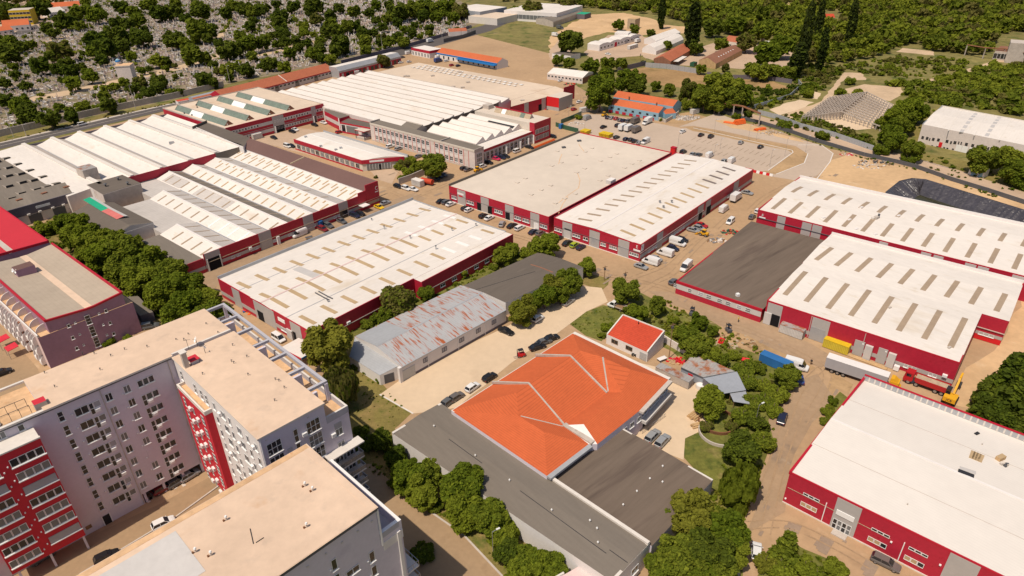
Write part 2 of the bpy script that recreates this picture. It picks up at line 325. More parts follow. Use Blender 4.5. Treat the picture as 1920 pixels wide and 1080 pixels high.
class Hall:
    def __init__(s, name, label, foot, z, prof=None, axis='s', wall="red_clad", roof="white_roof", cat="hall", group=None, step=None, steps=None, zb=0.0, root=None, wallname="wall", roofname="roof", kind=None):
        s.foot = [Vector((p[0], p[1], 0)) for p in foot]; s.z = z; s.axis = axis; s.prof = prof or [(0, 0), (1, 0)]
        c = sum(s.foot, Vector())/4
        s.root = root or thing(name, label, cat, (c.x, c.y, 0), group, kind)
        W = MB(); R = MB(); f = s.foot
        for i in range(4):
            p, q = f[i], f[(i+1) % 4]
            along = (axis == 's') == (i in (0, 2))
            if along:
                pr = s.prof if i in ((0,) if axis == 's' else (1,)) else [(1-a, d) for a, d in reversed(s.prof)]
                top = [Vector((*(p.lerp(q, a)).xy, z+d)) for a, d in pr]
                W.face([Vector((*p.xy, zb)), Vector((*q.xy, zb))]+top[::-1], wall)
            else:
                d = s.prof[0][1] if (axis == 's' and i == 3) or (axis == 't' and i == 0) else s.prof[-1][1]
                W.face([Vector((*p.xy, zb)), Vector((*q.xy, zb)), Vector((*q.xy, z+d)), Vector((*p.xy, z+d))], wall)
        for (a, d), (b, e) in zip(s.prof, s.prof[1:]):
            if axis == 's': q4 = [s.P(a, 0, d), s.P(b, 0, e), s.P(b, 1, e), s.P(a, 1, d)]
            else: q4 = [s.P(0, a, d), s.P(1, a, d), s.P(1, b, e), s.P(0, b, e)]
            m = roof
            if abs(a-b) < 1e-4 and step: m = step
            elif steps: m = steps[0] if e > d else steps[1]
            R.face(q4, m)
        s.wall = W.build(wallname, s.root); s.roof = R.build(roofname, s.root)
    def P(s, a, t, d=0.0):
        p = (s.foot[0].lerp(s.foot[1], a)).lerp(s.foot[3].lerp(s.foot[2], a), t); return Vector((p.x, p.y, s.z+d))
    def st(s, p):
        a, t = .5, .5; f = s.foot
        for _ in range(6):
            q = s.P(a, t); ea = (f[1]-f[0]).lerp(f[2]-f[3], t); et = (f[3]-f[0]).lerp(f[2]-f[1], a)
            dx, dy = p[0]-q.x, p[1]-q.y; det = ea.x*et.y-ea.y*et.x
            a += (dx*et.y-dy*et.x)/det; t += (ea.x*dy-ea.y*dx)/det
        return a, t
    def zr(s, p):
        a, t = s.st(p); x = min(max(a if s.axis == 's' else t, 0), 1)
        for (a0, d), (b0, e) in zip(s.prof, s.prof[1:]):
            if a0 <= x <= b0 and b0 > a0: return s.z+d+(e-d)*(x-a0)/(b0-a0)
        return s.z+s.prof[-1][1]
    def pt(s, px):
        z = s.z
        for _ in range(5): p = G(px[0], px[1], z); z = s.zr(p)
        return Vector((p.x, p.y, z))
    def fac(s, i): return Fac(s.foot[i], s.foot[(i+1) % 4], s.root)
    def strip(s, p, q, w, m, name="skylight", up=.07, mb=None):
        p, q = Vector(p), Vector(q); d = (q-p); d.z = 0; d.normalize(); x = Vector((-d.y, d.x, 0))*w/2
        own = mb is None; mb = mb or MB()
        c = []
        n = max(1, min(60, int((q-p).length/1.1)))
        for i in range(n):
            a, b = p.lerp(q, i/n), p.lerp(q, (i+1)/n)
            c = [Vector((*k.xy, s.zr(k))) for k in (a-x, a+x, b+x, b-x)]
            mb.face([k+Vector((0, 0, up)) for k in c][::-1], m)
            for i0 in range(4):
                j0 = (i0+1) % 4; mb.face([c[i0]-Vector((0, 0, .05)), c[i0]+Vector((0, 0, up)), c[j0]+Vector((0, 0, up)), c[j0]-Vector((0, 0, .05))], m)
        return mb.build(name, s.root) if own else mb
    def row(s, p0, p1, q0, q1, n, w=1.1, m="skylight_tan", skip=(), name="skylight", up=.07):
        P0, P1, Q0, Q1 = map(s.pt, (p0, p1, q0, q1))
        for i in range(n):
            if i in skip: continue
            k = i/(n-1) if n > 1 else 0; s.strip(P0.lerp(Q0, k), P1.lerp(Q1, k), w, m, name, up)
    def parapet(s, i, h, th=.3, m="red_clad", name="parapet", lo=-.35, out=.02, t0=0, t1=None):
        f = s.fac(i); t1 = f.L if t1 is None else t1
        d0 = s.prof[0][1] if s.axis == 's' else 0
        return f.part(name, t0, t1, s.z+lo, s.z+h, m, -th, out)
def poly_box(name, label, cat, pts, z0, z1, wall, roof, group=None, root=None, wn="wall", rn="roof"):
    c = sum((Vector((p[0], p[1], 0)) for p in pts), Vector())/len(pts)
    r = root or thing(name, label, cat, (c.x, c.y, 0), group)
    W = MB(); n = len(pts)
    for i in range(n):
        p, q = pts[i], pts[(i+1) % n]; W.face([(p[0], p[1], z0), (q[0], q[1], z0), (q[0], q[1], z1), (p[0], p[1], z1)], wall)
    W.build(wn, r); R = MB(); R.face([(p[0], p[1], z1) for p in pts], roof); R.build(rn, r)
    return r
def text(root, s_, fac, t, h, size, m, off=.08, name="lettering"):
    cu = bpy.data.curves.new(name, 'FONT'); cu.body = s_; cu.size = size; cu.extrude = .01; cu.align_x = 'CENTER'
    tmp = bpy.data.objects.new(name, cu); me = bpy.data.meshes.new_from_object(tmp); bpy.data.objects.remove(tmp); bpy.data.curves.remove(cu)
    me.materials.clear(); me.materials.append(MATS[m]); o = link(bpy.data.objects.new(name, me)); o.parent = root
    p = fac.at(t, h, off)-ORG[root.name]; x = fac.d; z = Vector((0, 0, 1)); n = fac.n
    o.matrix_local = Matrix(((x.x, z.x, n.x, p.x), (x.y, z.y, n.y, p.y), (x.z, z.z, n.z, p.z), (0, 0, 0, 1))); return o
def inpoly(x, y, P):
    c = False; j = len(P)-1
    for i in range(len(P)):
        xi, yi = P[i][0], P[i][1]; xj, yj = P[j][0], P[j][1]
        if (yi > y) != (yj > y) and x < (xj-xi)*(y-yi)/(yj-yi)+xi: c = not c
        j = i
    return c
import bmesh
PIT = [G(u, v) for u, v in ((1664, 361), (1690, 340), (1712, 335), (1735, 337), (1925, 396), (2060, 440), (2040, 520), (1925, 482), (1800, 432), (1672, 379))]
LAYN = {}
def sheet(name, pts, m, layer, hole=None, kind="structure", z=None):
    bm = bmesh.new(); LAYN[layer] = LAYN.get(layer, 0)+1; z = (layer*.0085+LAYN[layer]*.0004 if layer else 0.0) if z is None else z; ed = []
    for ring in [pts]+([hole] if hole else []):
        vs = [bm.verts.new((p[0], p[1], z)) for p in ring]
        ed += [bm.edges.new((vs[i], vs[(i+1) % len(vs)])) for i in range(len(vs))]
    bmesh.ops.triangle_fill(bm, use_beauty=True, edges=ed)
    bmesh.ops.recalc_face_normals(bm, faces=bm.faces)
    for f in bm.faces:
        if f.normal.z < 0: f.normal_flip()
    me = bpy.data.meshes.new(name); bm.to_mesh(me); bm.free(); me.materials.append(MATS[m])
    o = link(bpy.data.objects.new(name, me)); ORG[o.name] = Vector(); o["kind"] = kind; return o
def wob(px, amp=1.2, seg=5):
    "px ring -> ground ring with slightly irregular edges"
    P = [G(u, v) for u, v in px]; out = []
    for a, b in zip(P, P[1:]+P[:1]):
        n = max(1, min(8, int((b-a).length/seg)))
        for i in range(n):
            p = a.lerp(b, i/n); k = amp*min(1, (b-a).length/12) if i else amp*.3
            out.append(p+Vector((rnd.uniform(-k, k), rnd.uniform(-k, k), 0)))
    return out
def zone(name, px, m, layer, amp=0.0, hole=None):
    return sheet(name, wob(px, amp) if amp else [G(u, v) for u, v in px], m, layer, hole)
sheet("ground", [(-4000, -300), (4000, -300), (4000, 5200), (-4000, 5200)], "scrub_ground", 0, PIT)
zone("cemetery_ground", [(-500, 400), (0, 254), (325, 187), (412, 160), (630, 116), (755, 88), (880, 58), (905, 34), (880, 8), (840, -6), (500, -34), (100, -34), (90, 30), (60, 60), (-60, 75), (-500, 120)], "cemetery_soil", 1, 2.0)
zone("village_ground", [(-300, 130), (-40, 72), (70, 62), (110, 32), (160, 10), (170, -34), (-400, -34), (-700, 100)], "tarmac_far", 2, 2.0)
zone("yard", [(-300, 480), (-60, 300), (345, 200), (640, 128), (760, 98), (880, 62), (1030, 100), (1062, 150), (1110, 178), (1140, 215), (1300, 232), (1420, 232), (1560, 280), (1700, 304), (1950, 378), (2300, 490), (2500, 1300), (-300, 1300)], "tarmac", 1, 0, PIT)
zone("road", [(-260, 330), (0, 262), (328, 192), (430, 168), (640, 118), (760, 88), (905, 48), (960, 20), (990, 8), (1000, 12), (985, 28), (920, 58), (770, 100), (640, 132), (420, 186), (300, 210), (0, 280), (-260, 352)], "street_asphalt", 3)
zone("grass_verge", [(-200, 313), (0, 258), (180, 219), (326, 190), (328, 193.5), (240, 213), (120, 241), (0, 268), (-200, 325)], "grass_dry", 4, .5)
zone("pavement_strip", [(150, 231.5), (328, 192.2), (330, 193.6), (240, 213.5), (120, 241.5), (0, 268.6), (0, 267)], "concrete", 5)
zone("cemetery_path", [(40, 190), (62, 181), (135, 168), (228, 147), (330, 124), (420, 98), (424, 102), (345, 129), (240, 153), (140, 176), (66, 189), (44, 196)], "path_tan", 2, .8)
zone("cemetery_path", [(398, 78), (412, 62), (432, 36), (439, 34), (420, 68), (404, 82)], "path_tan", 3, .8)
zone("cemetery_path", [(480, 103), (520, 94), (560, 82), (620, 70), (622, 73), (566, 87), (524, 98), (484, 107)], "path_tan", 3, .8)
zone("cemetery_path", [(78, 78), (130, 66), (131, 69), (82, 81)], "path_tan", 3, .6)
zone("village_street", [(20, 64), (48, 52), (68, 46), (80, 56), (62, 62), (44, 72)], "street_asphalt", 4)
zone("sand_lot", [(1030, 70), (1070, 44), (1110, 27), (1170, 24), (1225, 36), (1240, 46), (1285, 50), (1290, 62), (1200, 66), (1140, 60), (1100, 70), (1050, 92), (1030, 96)], "sand", 2, 1.5)
zone("works_yard", [(1095, 98), (1140, 66), (1200, 64), (1235, 84), (1230, 104), (1205, 108), (1160, 112), (1118, 118)], "tarmac_far", 3, 1)
zone("works_yard", [(1205, 108), (1235, 100), (1300, 92), (1340, 80), (1372, 88), (1450, 78), (1486, 96), (1484, 122), (1430, 132), (1340, 126), (1260, 122)], "tarmac_far", 3, 1)
zone("works_yard", [(1030, 96), (1060, 60), (1075, 88), (1064, 112), (1030, 112)], "tarmac_far", 4, 1)
zone("meadow", [(1162, 135), (1210, 126), (1306, 136), (1375, 148), (1450, 153), (1486, 164), (1470, 172), (1430, 166), (1370, 164), (1310, 168), (1240, 160), (1190, 148)], "meadow_brown", 3, 1.2)
zone("meadow", [(1165, 108), (1205, 104), (1212, 112), (1168, 116)], "grass_dry", 4, .8)
zone("scrub_clearing", [(1440, 16), (1452, 6), (1500, 8), (1524, 14), (1490, 16), (1462, 16)], "sand", 2, .8)
zone("scrub_clearing", [(1420, 14), (1448, 2), (1480, -2), (1480, 4)], "sand", 2, .8)
zone("scrub_clearing", [(1680, 97), (1692, 90), (1750, 96), (1752, 104), (1700, 99)], "path_tan", 2, .8)
zone("dirt_track", [(1710, 150), (1745, 148), (1800, 134), (1838, 122), (1868, 110), (1905, 114), (1906, 118), (1868, 116), (1850, 124), (1796, 144), (1750, 153), (1712, 153)], "path_tan", 3, .8)
zone("dirt_track", [(1462, 220), (1490, 206), (1540, 190), (1556, 168), (1574, 148), (1584, 136), (1616, 137), (1624, 150), (1600, 150), (1590, 142), (1572, 162), (1556, 188), (1545, 200), (1500, 215), (1470, 226)], "path_tan", 3, .8)
zone("rubble_pad", [(1443, 206), (1468, 195), (1500, 187), (1526, 192), (1490, 208), (1462, 216)], "pale_concrete", 4, .8)
zone("rubble_pad", [(1503, 182), (1518, 170), (1540, 175), (1532, 186)], "pale_concrete", 4, .8)
zone("rubble_pad", [(1578, 168), (1620, 158), (1690, 164), (1696, 176), (1670, 190), (1600, 180)], "path_tan", 4, .8)
zone("ruin_floor", [(1502, 218), (1556, 180), (1625, 176), (1676, 196), (1652, 240), (1580, 246)], "pale_concrete", 4)
zone("parking_lot", [(1062, 236), (1096, 214), (1130, 215), (1236, 232), (1276, 240), (1300, 240), (1485, 282), (1487, 286), (1440, 320), (1420, 322), (1262, 290), (1105, 252)], "paver", 3)
zone("bare_strip", [(1284, 239), (1300, 238), (1352, 248), (1420, 264), (1490, 276), (1514, 288), (1508, 306), (1455, 327), (1436, 325), (1486, 288), (1478, 282), (1400, 266), (1340, 253), (1300, 246)], "bare_soil", 4, .5)
zone("ring_road", [(1272, 238), (1345, 212), (1366, 220), (1450, 250), (1540, 272), (1562, 288), (1556, 304), (1530, 332), (1490, 338), (1440, 330), (1500, 310), (1516, 290), (1492, 274), (1420, 260), (1356, 246), (1300, 236)], "paver", 3)
zone("sand_field", [(1530, 340), (1560, 300), (1590, 290), (1640, 300), (1700, 314), (1780, 330), (1930, 378), (2150, 440), (2150, 620), (1600, 400)], "sand", 3, .8, PIT)
zone("sand_field", [(1340, 226), (1380, 224), (1430, 242), (1500, 262), (1510, 268), (1440, 252), (1372, 240)], "sand", 4, .8)
zone("sand_field", [(1290, 210), (1350, 226), (1290, 232), (1240, 232), (1262, 216)], "bare_soil", 2, .6)
zone("lane", [(1300, 184), (1350, 198), (1400, 210), (1470, 230), (1560, 255), (1650, 280), (1700, 292), (1800, 320), (1930, 364), (2000, 388), (2000, 402), (1920, 376), (1790, 334), (1690, 305), (1560, 270), (1460, 240), (1395, 221), (1300, 191)], "tarmac_far", 4, .4)
zone("lawn", [(1690, 290), (1700, 262), (1730, 222), (1748, 204), (1762, 200), (1722, 262), (1720, 284), (1800, 300), (1930, 330), (1930, 372), (1840, 350), (1760, 326)], "grass_dry", 3, .6)
zone("sand_field", [(1770, 755), (1790, 740), (1812, 690), (1880, 640), (1924, 545), (2200, 620), (2200, 800), (1925, 830), (1840, 770)], "sand", 3, .6)
zone("sand_field", [(1562, 700), (1600, 720), (1580, 760), (1545, 800), (1540, 770)], "bare_soil", 3, .6)
zone("sand_field", [(1312, 640), (1360, 612), (1420, 625), (1470, 655), (1530, 690), (1500, 700), (1440, 672), (1380, 650)], "bare_soil", 3, .8)
zone("lawn", [(1068, 608), (1100, 584), (1130, 572), (1170, 582), (1160, 600), (1140, 628), (1128, 640), (1098, 630)], "grass_green", 4, .4)
zone("lawn", [(1150, 570), (1200, 548), (1260, 580), (1330, 600), (1420, 650), (1470, 690), (1480, 720), (1440, 850), (1420, 900), (1395, 960), (1390, 1100), (1220, 1100), (1240, 980), (1340, 920), (1285, 860), (1280, 820), (1330, 800), (1330, 740), (1260, 660), (1170, 620)], "grass_green", 2, .8)
zone("lawn", [(1060, 518), (1100, 512), (1142, 522), (1140, 534), (1128, 545), (1100, 535)], "grass_dry", 3, .5)
zone("lawn", [(592, 770), (640, 690), (700, 696), (735, 740), (772, 776), (745, 800), (700, 830), (650, 850), (600, 850)], "grass_dry", 3, .5)
zone("lawn", [(640, 850), (700, 822), (740, 800), (760, 860), (870, 940), (990, 1010), (1080, 1080), (1080, 1160), (985, 1160), (945, 1082), (868, 1000), (800, 955), (750, 920), (660, 870)], "grass_dry", 3, .5)
zone("lawn", [(570, 585), (640, 560), (690, 600), (700, 700), (620, 700), (560, 660)], "grass_dry", 3, .5)
zone("lawn", [(640, 610), (760, 545), (800, 565), (880, 510), (960, 470), (1000, 470), (990, 500), (760, 620), (690, 660)], "grass_green", 4, .4)
zone("lawn", [(60, 430), (120, 395), (160, 410), (260, 470), (300, 520), (360, 560), (420, 590), (440, 600), (400, 640), (330, 620), (260, 590), (200, 540), (130, 500), (90, 480)], "grass_dry", 3, .6)
zone("lawn", [(1545, 800), (1552, 760), (1575, 735), (1590, 745), (1560, 800)], "grass_green", 4, .4)
zone("lawn", [(1420, 1080), (1440, 1040), (1470, 1010), (1510, 1030), (1560, 1050), (1590, 1090), (1590, 1160), (1400, 1160)], "grass_green", 3, .5)
zone("lawn", [(1500, 210), (1520, 232), (1600, 248), (1640, 262), (1660, 290), (1560, 262), (1470, 238), (1440, 226)], "grass_green", 2, .6)
zone("lawn", [(1810, 760), (1850, 730), (1925, 690), (2100, 760), (2100, 900), (1930, 840)], "grass_green", 4, .5)
zone("concrete_yard", [(712, 740), (760, 705), (955, 610), (1080, 535), (1128, 540), (1140, 566), (1100, 584), (1068, 608), (960, 680), (858, 765), (775, 776)], "pale_concrete", 5, .3)
zone("concrete_yard", [(1126, 660), (1240, 690), (1300, 700), (1330, 740), (1322, 790), (1330, 800), (1285, 822), (1282, 862), (1200, 830), (1150, 780), (1250, 720)], "pale_concrete", 5, .3)
zone("apartment_court", [(-120, 1250), (-60, 1120), (20, 1080), (160, 1010), (300, 945), (420, 880), (470, 900), (520, 960), (300, 1250)], "court_paving", 3)
zone("apartment_court", [(-200, 760), (-60, 560), (0, 610), (70, 690), (90, 740), (0, 820)], "court_paving", 3)
zone("yard_lane", [(346, 520), (500, 462), (775, 362), (800, 372), (730, 405), (408, 536), (380, 560)], "lane_tarmac", 3, .4)
zone("yard_lane", [(470, 262), (560, 240), (700, 262), (760, 300), (735, 345), (712, 338), (690, 318), (545, 282)], "tarmac_far", 3, .4)
zone("yard_lane", [(1450, 760), (1480, 720), (1530, 700), (1560, 740), (1490, 850), (1470, 960), (1400, 1000), (1440, 860)], "lane_tarmac", 3, .8)
zone("yard_lane", [(1215, 545), (1265, 548), (1440, 604), (1560, 668), (1540, 690), (1440, 650), (1330, 600), (1240, 560)], "lane_tarmac", 3, .6)
zone("drive", [(640, 870), (700, 870), (752, 922), (868, 1002), (945, 1084), (985, 1180), (760, 1180), (700, 960)], "court_paving", 4)
def edge_strip(name, px, wd, m, layer, h=None):
    P = [G(*p) for p in px]; mb = MB()
    for a, b in zip(P, P[1:]):
        d = (b-a).normalized(); n = Vector((-d.y, d.x, 0))*wd/2
        if h: mb.obox(a-n, b-a, n*2, Vector((0, 0, h)), m)
        else: mb.face([Vector((*q.xy, layer*.0085+.02)) for q in (a-n, b-n, b+n, a+n)], m)
    o = mb.build(name); o["kind"] = "structure"; return o
edge_strip("kerb", [(1300, 240), (1485, 282), (1487, 286), (1440, 320)], .4, "concrete_light", 6, .12)
edge_strip("kerb", [(1496, 272), (1540, 272), (1562, 288), (1556, 304), (1528, 340)], .4, "concrete_light", 6, .12)
edge_strip("kerb", [(1515, 288), (1508, 306), (1455, 327)], .4, "concrete_light", 6, .12)
edge_strip("kerb", [(0, 274), (120, 247), (300, 205)], .4, "concrete", 6, .12)
edge_strip("kerb", [(752, 922), (868, 1002), (945, 1084)], .35, "concrete", 6, .12)
edge_strip("kerb", [(712, 740), (775, 776)], .35, "concrete_light", 6, .12)
mb = MB()
def line(a, b, wd=.14, m="line_paint", z=.062):
    a, b = G(*a), G(*b); d = (b-a).normalized(); n = Vector((-d.y, d.x, 0))*wd/2
    mb.face([Vector((*q.xy, z)) for q in (a-n, b-n, b+n, a+n)], m)
for i in range(17):
    k = i/16; u, v = 1305+k*158, 258+k*36
    p = G(u, v); q = p-AX*15; 
    for a, b in ((p, p-AX*5.2), (p-AX*11, p-AX*16)):
        n = BX*.09; mb.face([Vector((*x.xy, .062)) for x in (a-n, a+n, b+n, b-n)][::-1], "line_dark")
o = mb.build("parking_markings"); o["kind"] = "structure"
mb = MB(); rr = random.Random(3)
for i in range(26):
    u, v = 250+rr.uniform(0, 110), 920-rr.uniform(-26, 26); v = 938-(u-250)*.42+rr.uniform(-14, 14)
    p = G(u, v); mb.box((p.x, p.y, .062), rr.uniform(.4, .8), .9, .004, .8, "line_paint")
o = mb.build("worn_pavement_patches"); o["kind"] = "structure"
mb = MB(); mp = MB(); rr = random.Random(21)
TK = [[(1200, 548), (1232, 528), (1262, 512), (1290, 480), (1330, 440), (1372, 400)], [(1120, 512), (1160, 520), (1210, 530), (1260, 545), (1310, 570)], [(1150, 540), (1190, 520), (1240, 500), (1275, 470), (1310, 445)], [(500, 470), (580, 445), (660, 415), (740, 385), (800, 362), (850, 340)], [(735, 360), (760, 372), (800, 395), (860, 412), (930, 432), (1010, 455)], [(1320, 600), (1380, 612), (1450, 640), (1520, 675), (1550, 700), (1540, 740), (1500, 800)], [(1540, 690), (1500, 730), (1475, 790), (1450, 870), (1420, 950)], [(1400, 985), (1480, 985), (1560, 1020), (1640, 1065)], [(1435, 1000), (1450, 930), (1470, 850), (1500, 770)], [(600, 250), (660, 262), (700, 280), (720, 300), (760, 330)], [(1540, 330), (1500, 340), (1470, 350), (1430, 372), (1400, 400)], [(1060, 210), (1090, 190), (1085, 170), (1070, 150)]]
for ti, tk in enumerate(TK):
    P = [G(*q) for q in tk]; C = []
    for i in range(len(P)-1):
        p0, p1, p2, p3 = P[max(0, i-1)], P[i], P[i+1], P[min(len(P)-1, i+2)]
        for j in range(8): t = j/8; C.append(.5*((2*p1)+(p2-p0)*t+(2*p0-5*p1+4*p2-p3)*t*t+(3*p1-p0-3*p2+p3)*t**3))
    for off in (-.85, .85):
        for a, b in zip(C, C[1:]):
            if rr.random() < .12: continue
            d = (b-a).normalized(); n = Vector((-d.y, d.x, 0)); w_ = rr.uniform(.09, .17); mb.face([Vector((*(q+n*(off+s)).xy, .078+ti*.0006+(off > 0)*.0003)) for q, s in ((a, -w_), (b, -w_), (b, w_), (a, w_))], "tyre_mark")
for i in range(70):
    tk = rr.choice(TK); q = rr.choice(tk); p = G(q[0]+rr.uniform(-30, 30), q[1]+rr.uniform(-9, 9)); mp.box((p.x, p.y, .062+i*.0002), rr.uniform(.5, 4), rr.uniform(.4, 1.6), .0015, math.radians(49.5+rr.uniform(-4, 4)), "asphalt_patch")
for m_, n_ in ((mb, "tyre_marks"), (mp, "asphalt_patches")): o = m_.build(n_); o["kind"] = "structure"
pond = MB(); top = [Vector((*p.xy, 0)) for p in PIT]; c = sum(top, Vector())/len(top)
inner = []
nrm = []
for i, p in enumerate(top):
    a, b = top[i-1], top[(i+1) % len(top)]; e1 = (p-a).normalized(); e2 = (b-p).normalized()
    n = Vector((-(e1+e2).y, (e1+e2).x, 0)).normalized()
    if n.dot(c-p) < 0: n = -n
    nrm.append(n)
def ring(k, z):
    return [Vector((p.x+n.x*k, p.y+n.y*k, z)) for p, n in zip(top, nrm)]
def subd(r):
    out = []
    for a, b in zip(r, r[1:]+r[:1]):
        m_ = max(2, int((b-a).length/1.4)) if False else 40
        out += [a.lerp(b, i/m_) for i in range(m_)]
    return out
rg = [subd(ring(-.8, .05)), subd(ring(0, .06))]+[subd(ring(k*8.5, .06-4.6*k)) for k in (.12, .24, .36, .48, .6, .72, .84, 1)]
rr = random.Random(8); wr = [rr.gauss(0, 1) for _ in rg[0]]
for j in range(2, len(rg)-1):
    for i, p in enumerate(rg[j]):
        p.z += .13*wr[i]+.03*rr.gauss(0, 1); 
for a, b in zip(rg, rg[1:]):
    for i in range(len(a)): j = (i+1) % len(a); pond.face([a[i], a[j], b[j], b[i]], "liner")
pond.face(rg[-1], "liner")
o = pond.build("pond_liner", merge=True); tag(o, kind="structure")
wat = MB(); wat.face(subd(ring(7.4, -3.95)), "pond_water"); o = wat.build("pond_water"); tag(o, kind="structure")
def banded(h, i, z, lo=(0, 1.3), mid=(1.3, 2.6), spec=(), base="concrete", pipe=None):
    f = h.fac(i)
    return f
def bays(f, zt, us, m="grey_clad", h0=0.12, name="cladding_panel"):
    for u0, u1 in us: t0, t1 = f.tu(u0, zt), f.tu(u1, zt); f.part(name, t0, t1, h0, zt-.05, m, 0, .06)
k = K(960, 270, 4)
E_ = Hall("warehouse_hall", "long white roofed red warehouse with an E sign at its front corner", rect(171.6, 258.5, -127.0, -93.0), 6.0, [(0, 0), (.5, .75), (1, 0)], 's')
f = E_.fac(0); bays(f, 6, ((960+380/4, 960+452/4), (960+583/4, 960+660/4), (960+800/4, 960+882/4)))
E_.row(k(497, 560), k(600, 577), k(1290, 120), k(1383, 130), 15, 1.15, "skylight_brown")
E_.row(k(815, 645), k(925, 690), k(1375, 297), k(1475, 332), 10, 1.25, "skylight_tan")
E_.row(k(1430, 265), k(1530, 298), k(1580, 173), k(1675, 204), 4, 1.3, "skylight_dark")
E_.strip(E_.P(.5, 0), E_.P(.5, 1), .55, "white_render", "ridge_cap", .1)
for i, t in ((0, "red_trim"), (1, "red_trim"), (3, "red_clad")): E_.parapet(i, .12 if i != 3 else .35, .22, t, "roof_edge", -.18, .06)
f.part("wall_line", 0, f.L, 3.05, 3.15, "dark_metal", 0, .12)
f.part("plinth", 0, f.L, 0, .15, "concrete_light", 0, .25)
for a, b, n in ((320, 375, 3), (455, 512, 3), (535, 572, 2), (665, 705, 3), (730, 790, 4), (882, 950, 4)):
    t0, t1 = f.tu(960+a/4, 2), f.tu(960+b/4, 2); f.ribbon(t0, t1, 1.55, 2.6, n, 1, glass="glass_pale" if a != 535 else "glass")
t0, t1 = f.tu(960+385/4, 2), f.tu(960+445/4, 2); f.part("door", t0+.3, t1-.3, .1, 3.0, "pale_clad", 0, .12); f.part("door_sign", t0+.5, t1-.2, 3.1, 3.6, "ink", 0, .14)
t0, t1 = f.tu(960+590/4, 1), f.tu(960+655/4, 1); f.part("gate", t0+.3, t1-.2, .1, 3.4, "metal_grey", 0, .12)
t0, t1 = f.tu(960+805/4, 1), f.tu(960+875/4, 1); f.part("gate", t0+.3, t1-.2, .1, 3.4, "metal_grey", 0, .12)
tE = f.tu(960+939/4, 5.1); sg = f.part("sign_plate", tE-.95, tE+1.0, 4.3, 5.9, "red_trim", 0, .1); text(E_.root, "E", f, tE, 4.55, 1.5, "sign_white", .12)
f.part("sign_plate", tE-1.2, tE+1.3, 3.45, 4.0, "sign_white", 0, .12)
f = E_.fac(1)
f.part("cladding_band", 0, f.L, 1.05, 2.4, "grey_clad", 0, .05)
bays(f, 6, ((960+1090/4, 960+1135/4), (960+1398/4, 960+1440/4), (960+1458/4, 960+1495/4), (960+1668/4, 960+1705/4)))
for a, b in ((1398, 1425), (1457, 1490)): t0, t1 = f.tu(960+a/4, 2), f.tu(960+b/4, 2); f.part("gate_opening", t0, t1, .1, 3.3, "opening", 0, .09)
for k_ in range(14): f.win(3+k_*2.1, 4.4+k_*2.1, 1.3, 2.3, 2, 1, glass="glass") if k_ in (1, 2, 3, 8, 9, 10, 11, 12) else None
for k_ in range(5): f.win(64+k_*2.4, 65.6+k_*2.4, 1.3, 2.3, 2, 1, glass="glass_pale")
f.part("sign_plate", .5, 1.9, 3.6, 5.8, "sign_white", 0, .09); text(E_.root, "E", f, 1.2, 4.4, 1.2, "ink", .11); f.part("wall_pipe", 0, 44, 3.0, 3.12, "concrete", .02, .2)
for q, p in (((1108, 442), .7), ((1197, 440), .7), ((1135, 478), .6)):
    pp = E_.pt(k(*q)); mb = MB(); mb.cyl(pp-Vector((0, 0, .1)), pp+Vector((0, 0, p)), .25, .25, 8, "metal_grey"); mb.cyl(pp+Vector((0, 0, p)), pp+Vector((0, 0, p+.35)), .5, .12, 8, "dark_metal"); mb.build("roof_vent", E_.root)
D_ = Hall("warehouse_hall", "wide red warehouse under a flat beige bitumen roof with small vents", rect(170.8, 257.3, -176.6, -128.6), 6.0, [(0, 0), (1, 0)], 's', roof="beige_roof")
D_.parapet(3, .95, .3, "bitumen_light"); D_.parapet(2, .35, .3, "red_trim"); D_.parapet(0, .15, .25, "red_trim", lo=-.15, name="roof_edge"); D_.parapet(1, .25, .25, "red_clad", lo=-.2, name="roof_edge")
f = D_.fac(0); K6 = K(480, 270, 4)
bays(f, 6, ((480+1508/4, 480+1570/4), (480+1685/4, 480+1745/4), (480+1868/4, 960+12/4), (960+138/4, 960+205/4)))
for a, b, n in ((480+1468/4, 480+1505/4, 3), (480+1580/4, 480+1635/4, 3), (480+1790/4, 480+1850/4, 4), (960+20/4, 960+70/4, 3), (960+80/4, 960+132/4, 3), (960+210/4, 960+265/4, 3)):
    t0, t1 = f.tu(a, 2), f.tu(b, 2); f.ribbon(t0, t1, 1.5, 2.7, n, 1, glass="glass_pale")
for a, b in ((480+1660/4, 480+1690/4), (480+1740/4, 480+1770/4), (480+1872/4, 480+1905/4)): t0, t1 = f.tu(a, 1), f.tu(b, 1); f.part("doorway", t0, t1, .1, 3.0, "opening", 0, .1)
t0 = f.tu(480+1535/4, 4.4); f.part("sign_plate", t0-1.6, t0+1.6, 4.0, 4.7, "sign_white", 0, .12); f.part("sign_plate", t0-1, t0+1, 3.2, 3.8, "fabric_red", 0, .13)
t0 = f.tu(960+185/4, 1.2); f.part("door", t0-1.2, t0+1, .1, 2.5, "frame_white", 0, .12)
f.part("wall_line", 0, f.L, 3.2, 3.3, "dark_metal", 0, .1); f.part("plinth", 0, f.L, 0, .15, "concrete_light", 0, .25)
for q in ((40, 290), (100, 258), (145, 380), (220, 345), (300, 165), (370, 140), (290, 312), (475, 375), (395, 410), (325, 445), (545, 185), (485, 215), (600, 32), (735, 100), (785, 75), (665, 128), (900, 150), (955, 125), (845, 180), (660, 275), (720, 240), (550, 60), (340, 55), (480, 85)):
    p = D_.pt(k(*q)); mb = MB(); mb.box(p-Vector((0, 0, .02)), 1.5, 1.3, .28, -PSI, "concrete", "beige_roof"); mb.build("roof_hatch", D_.root)
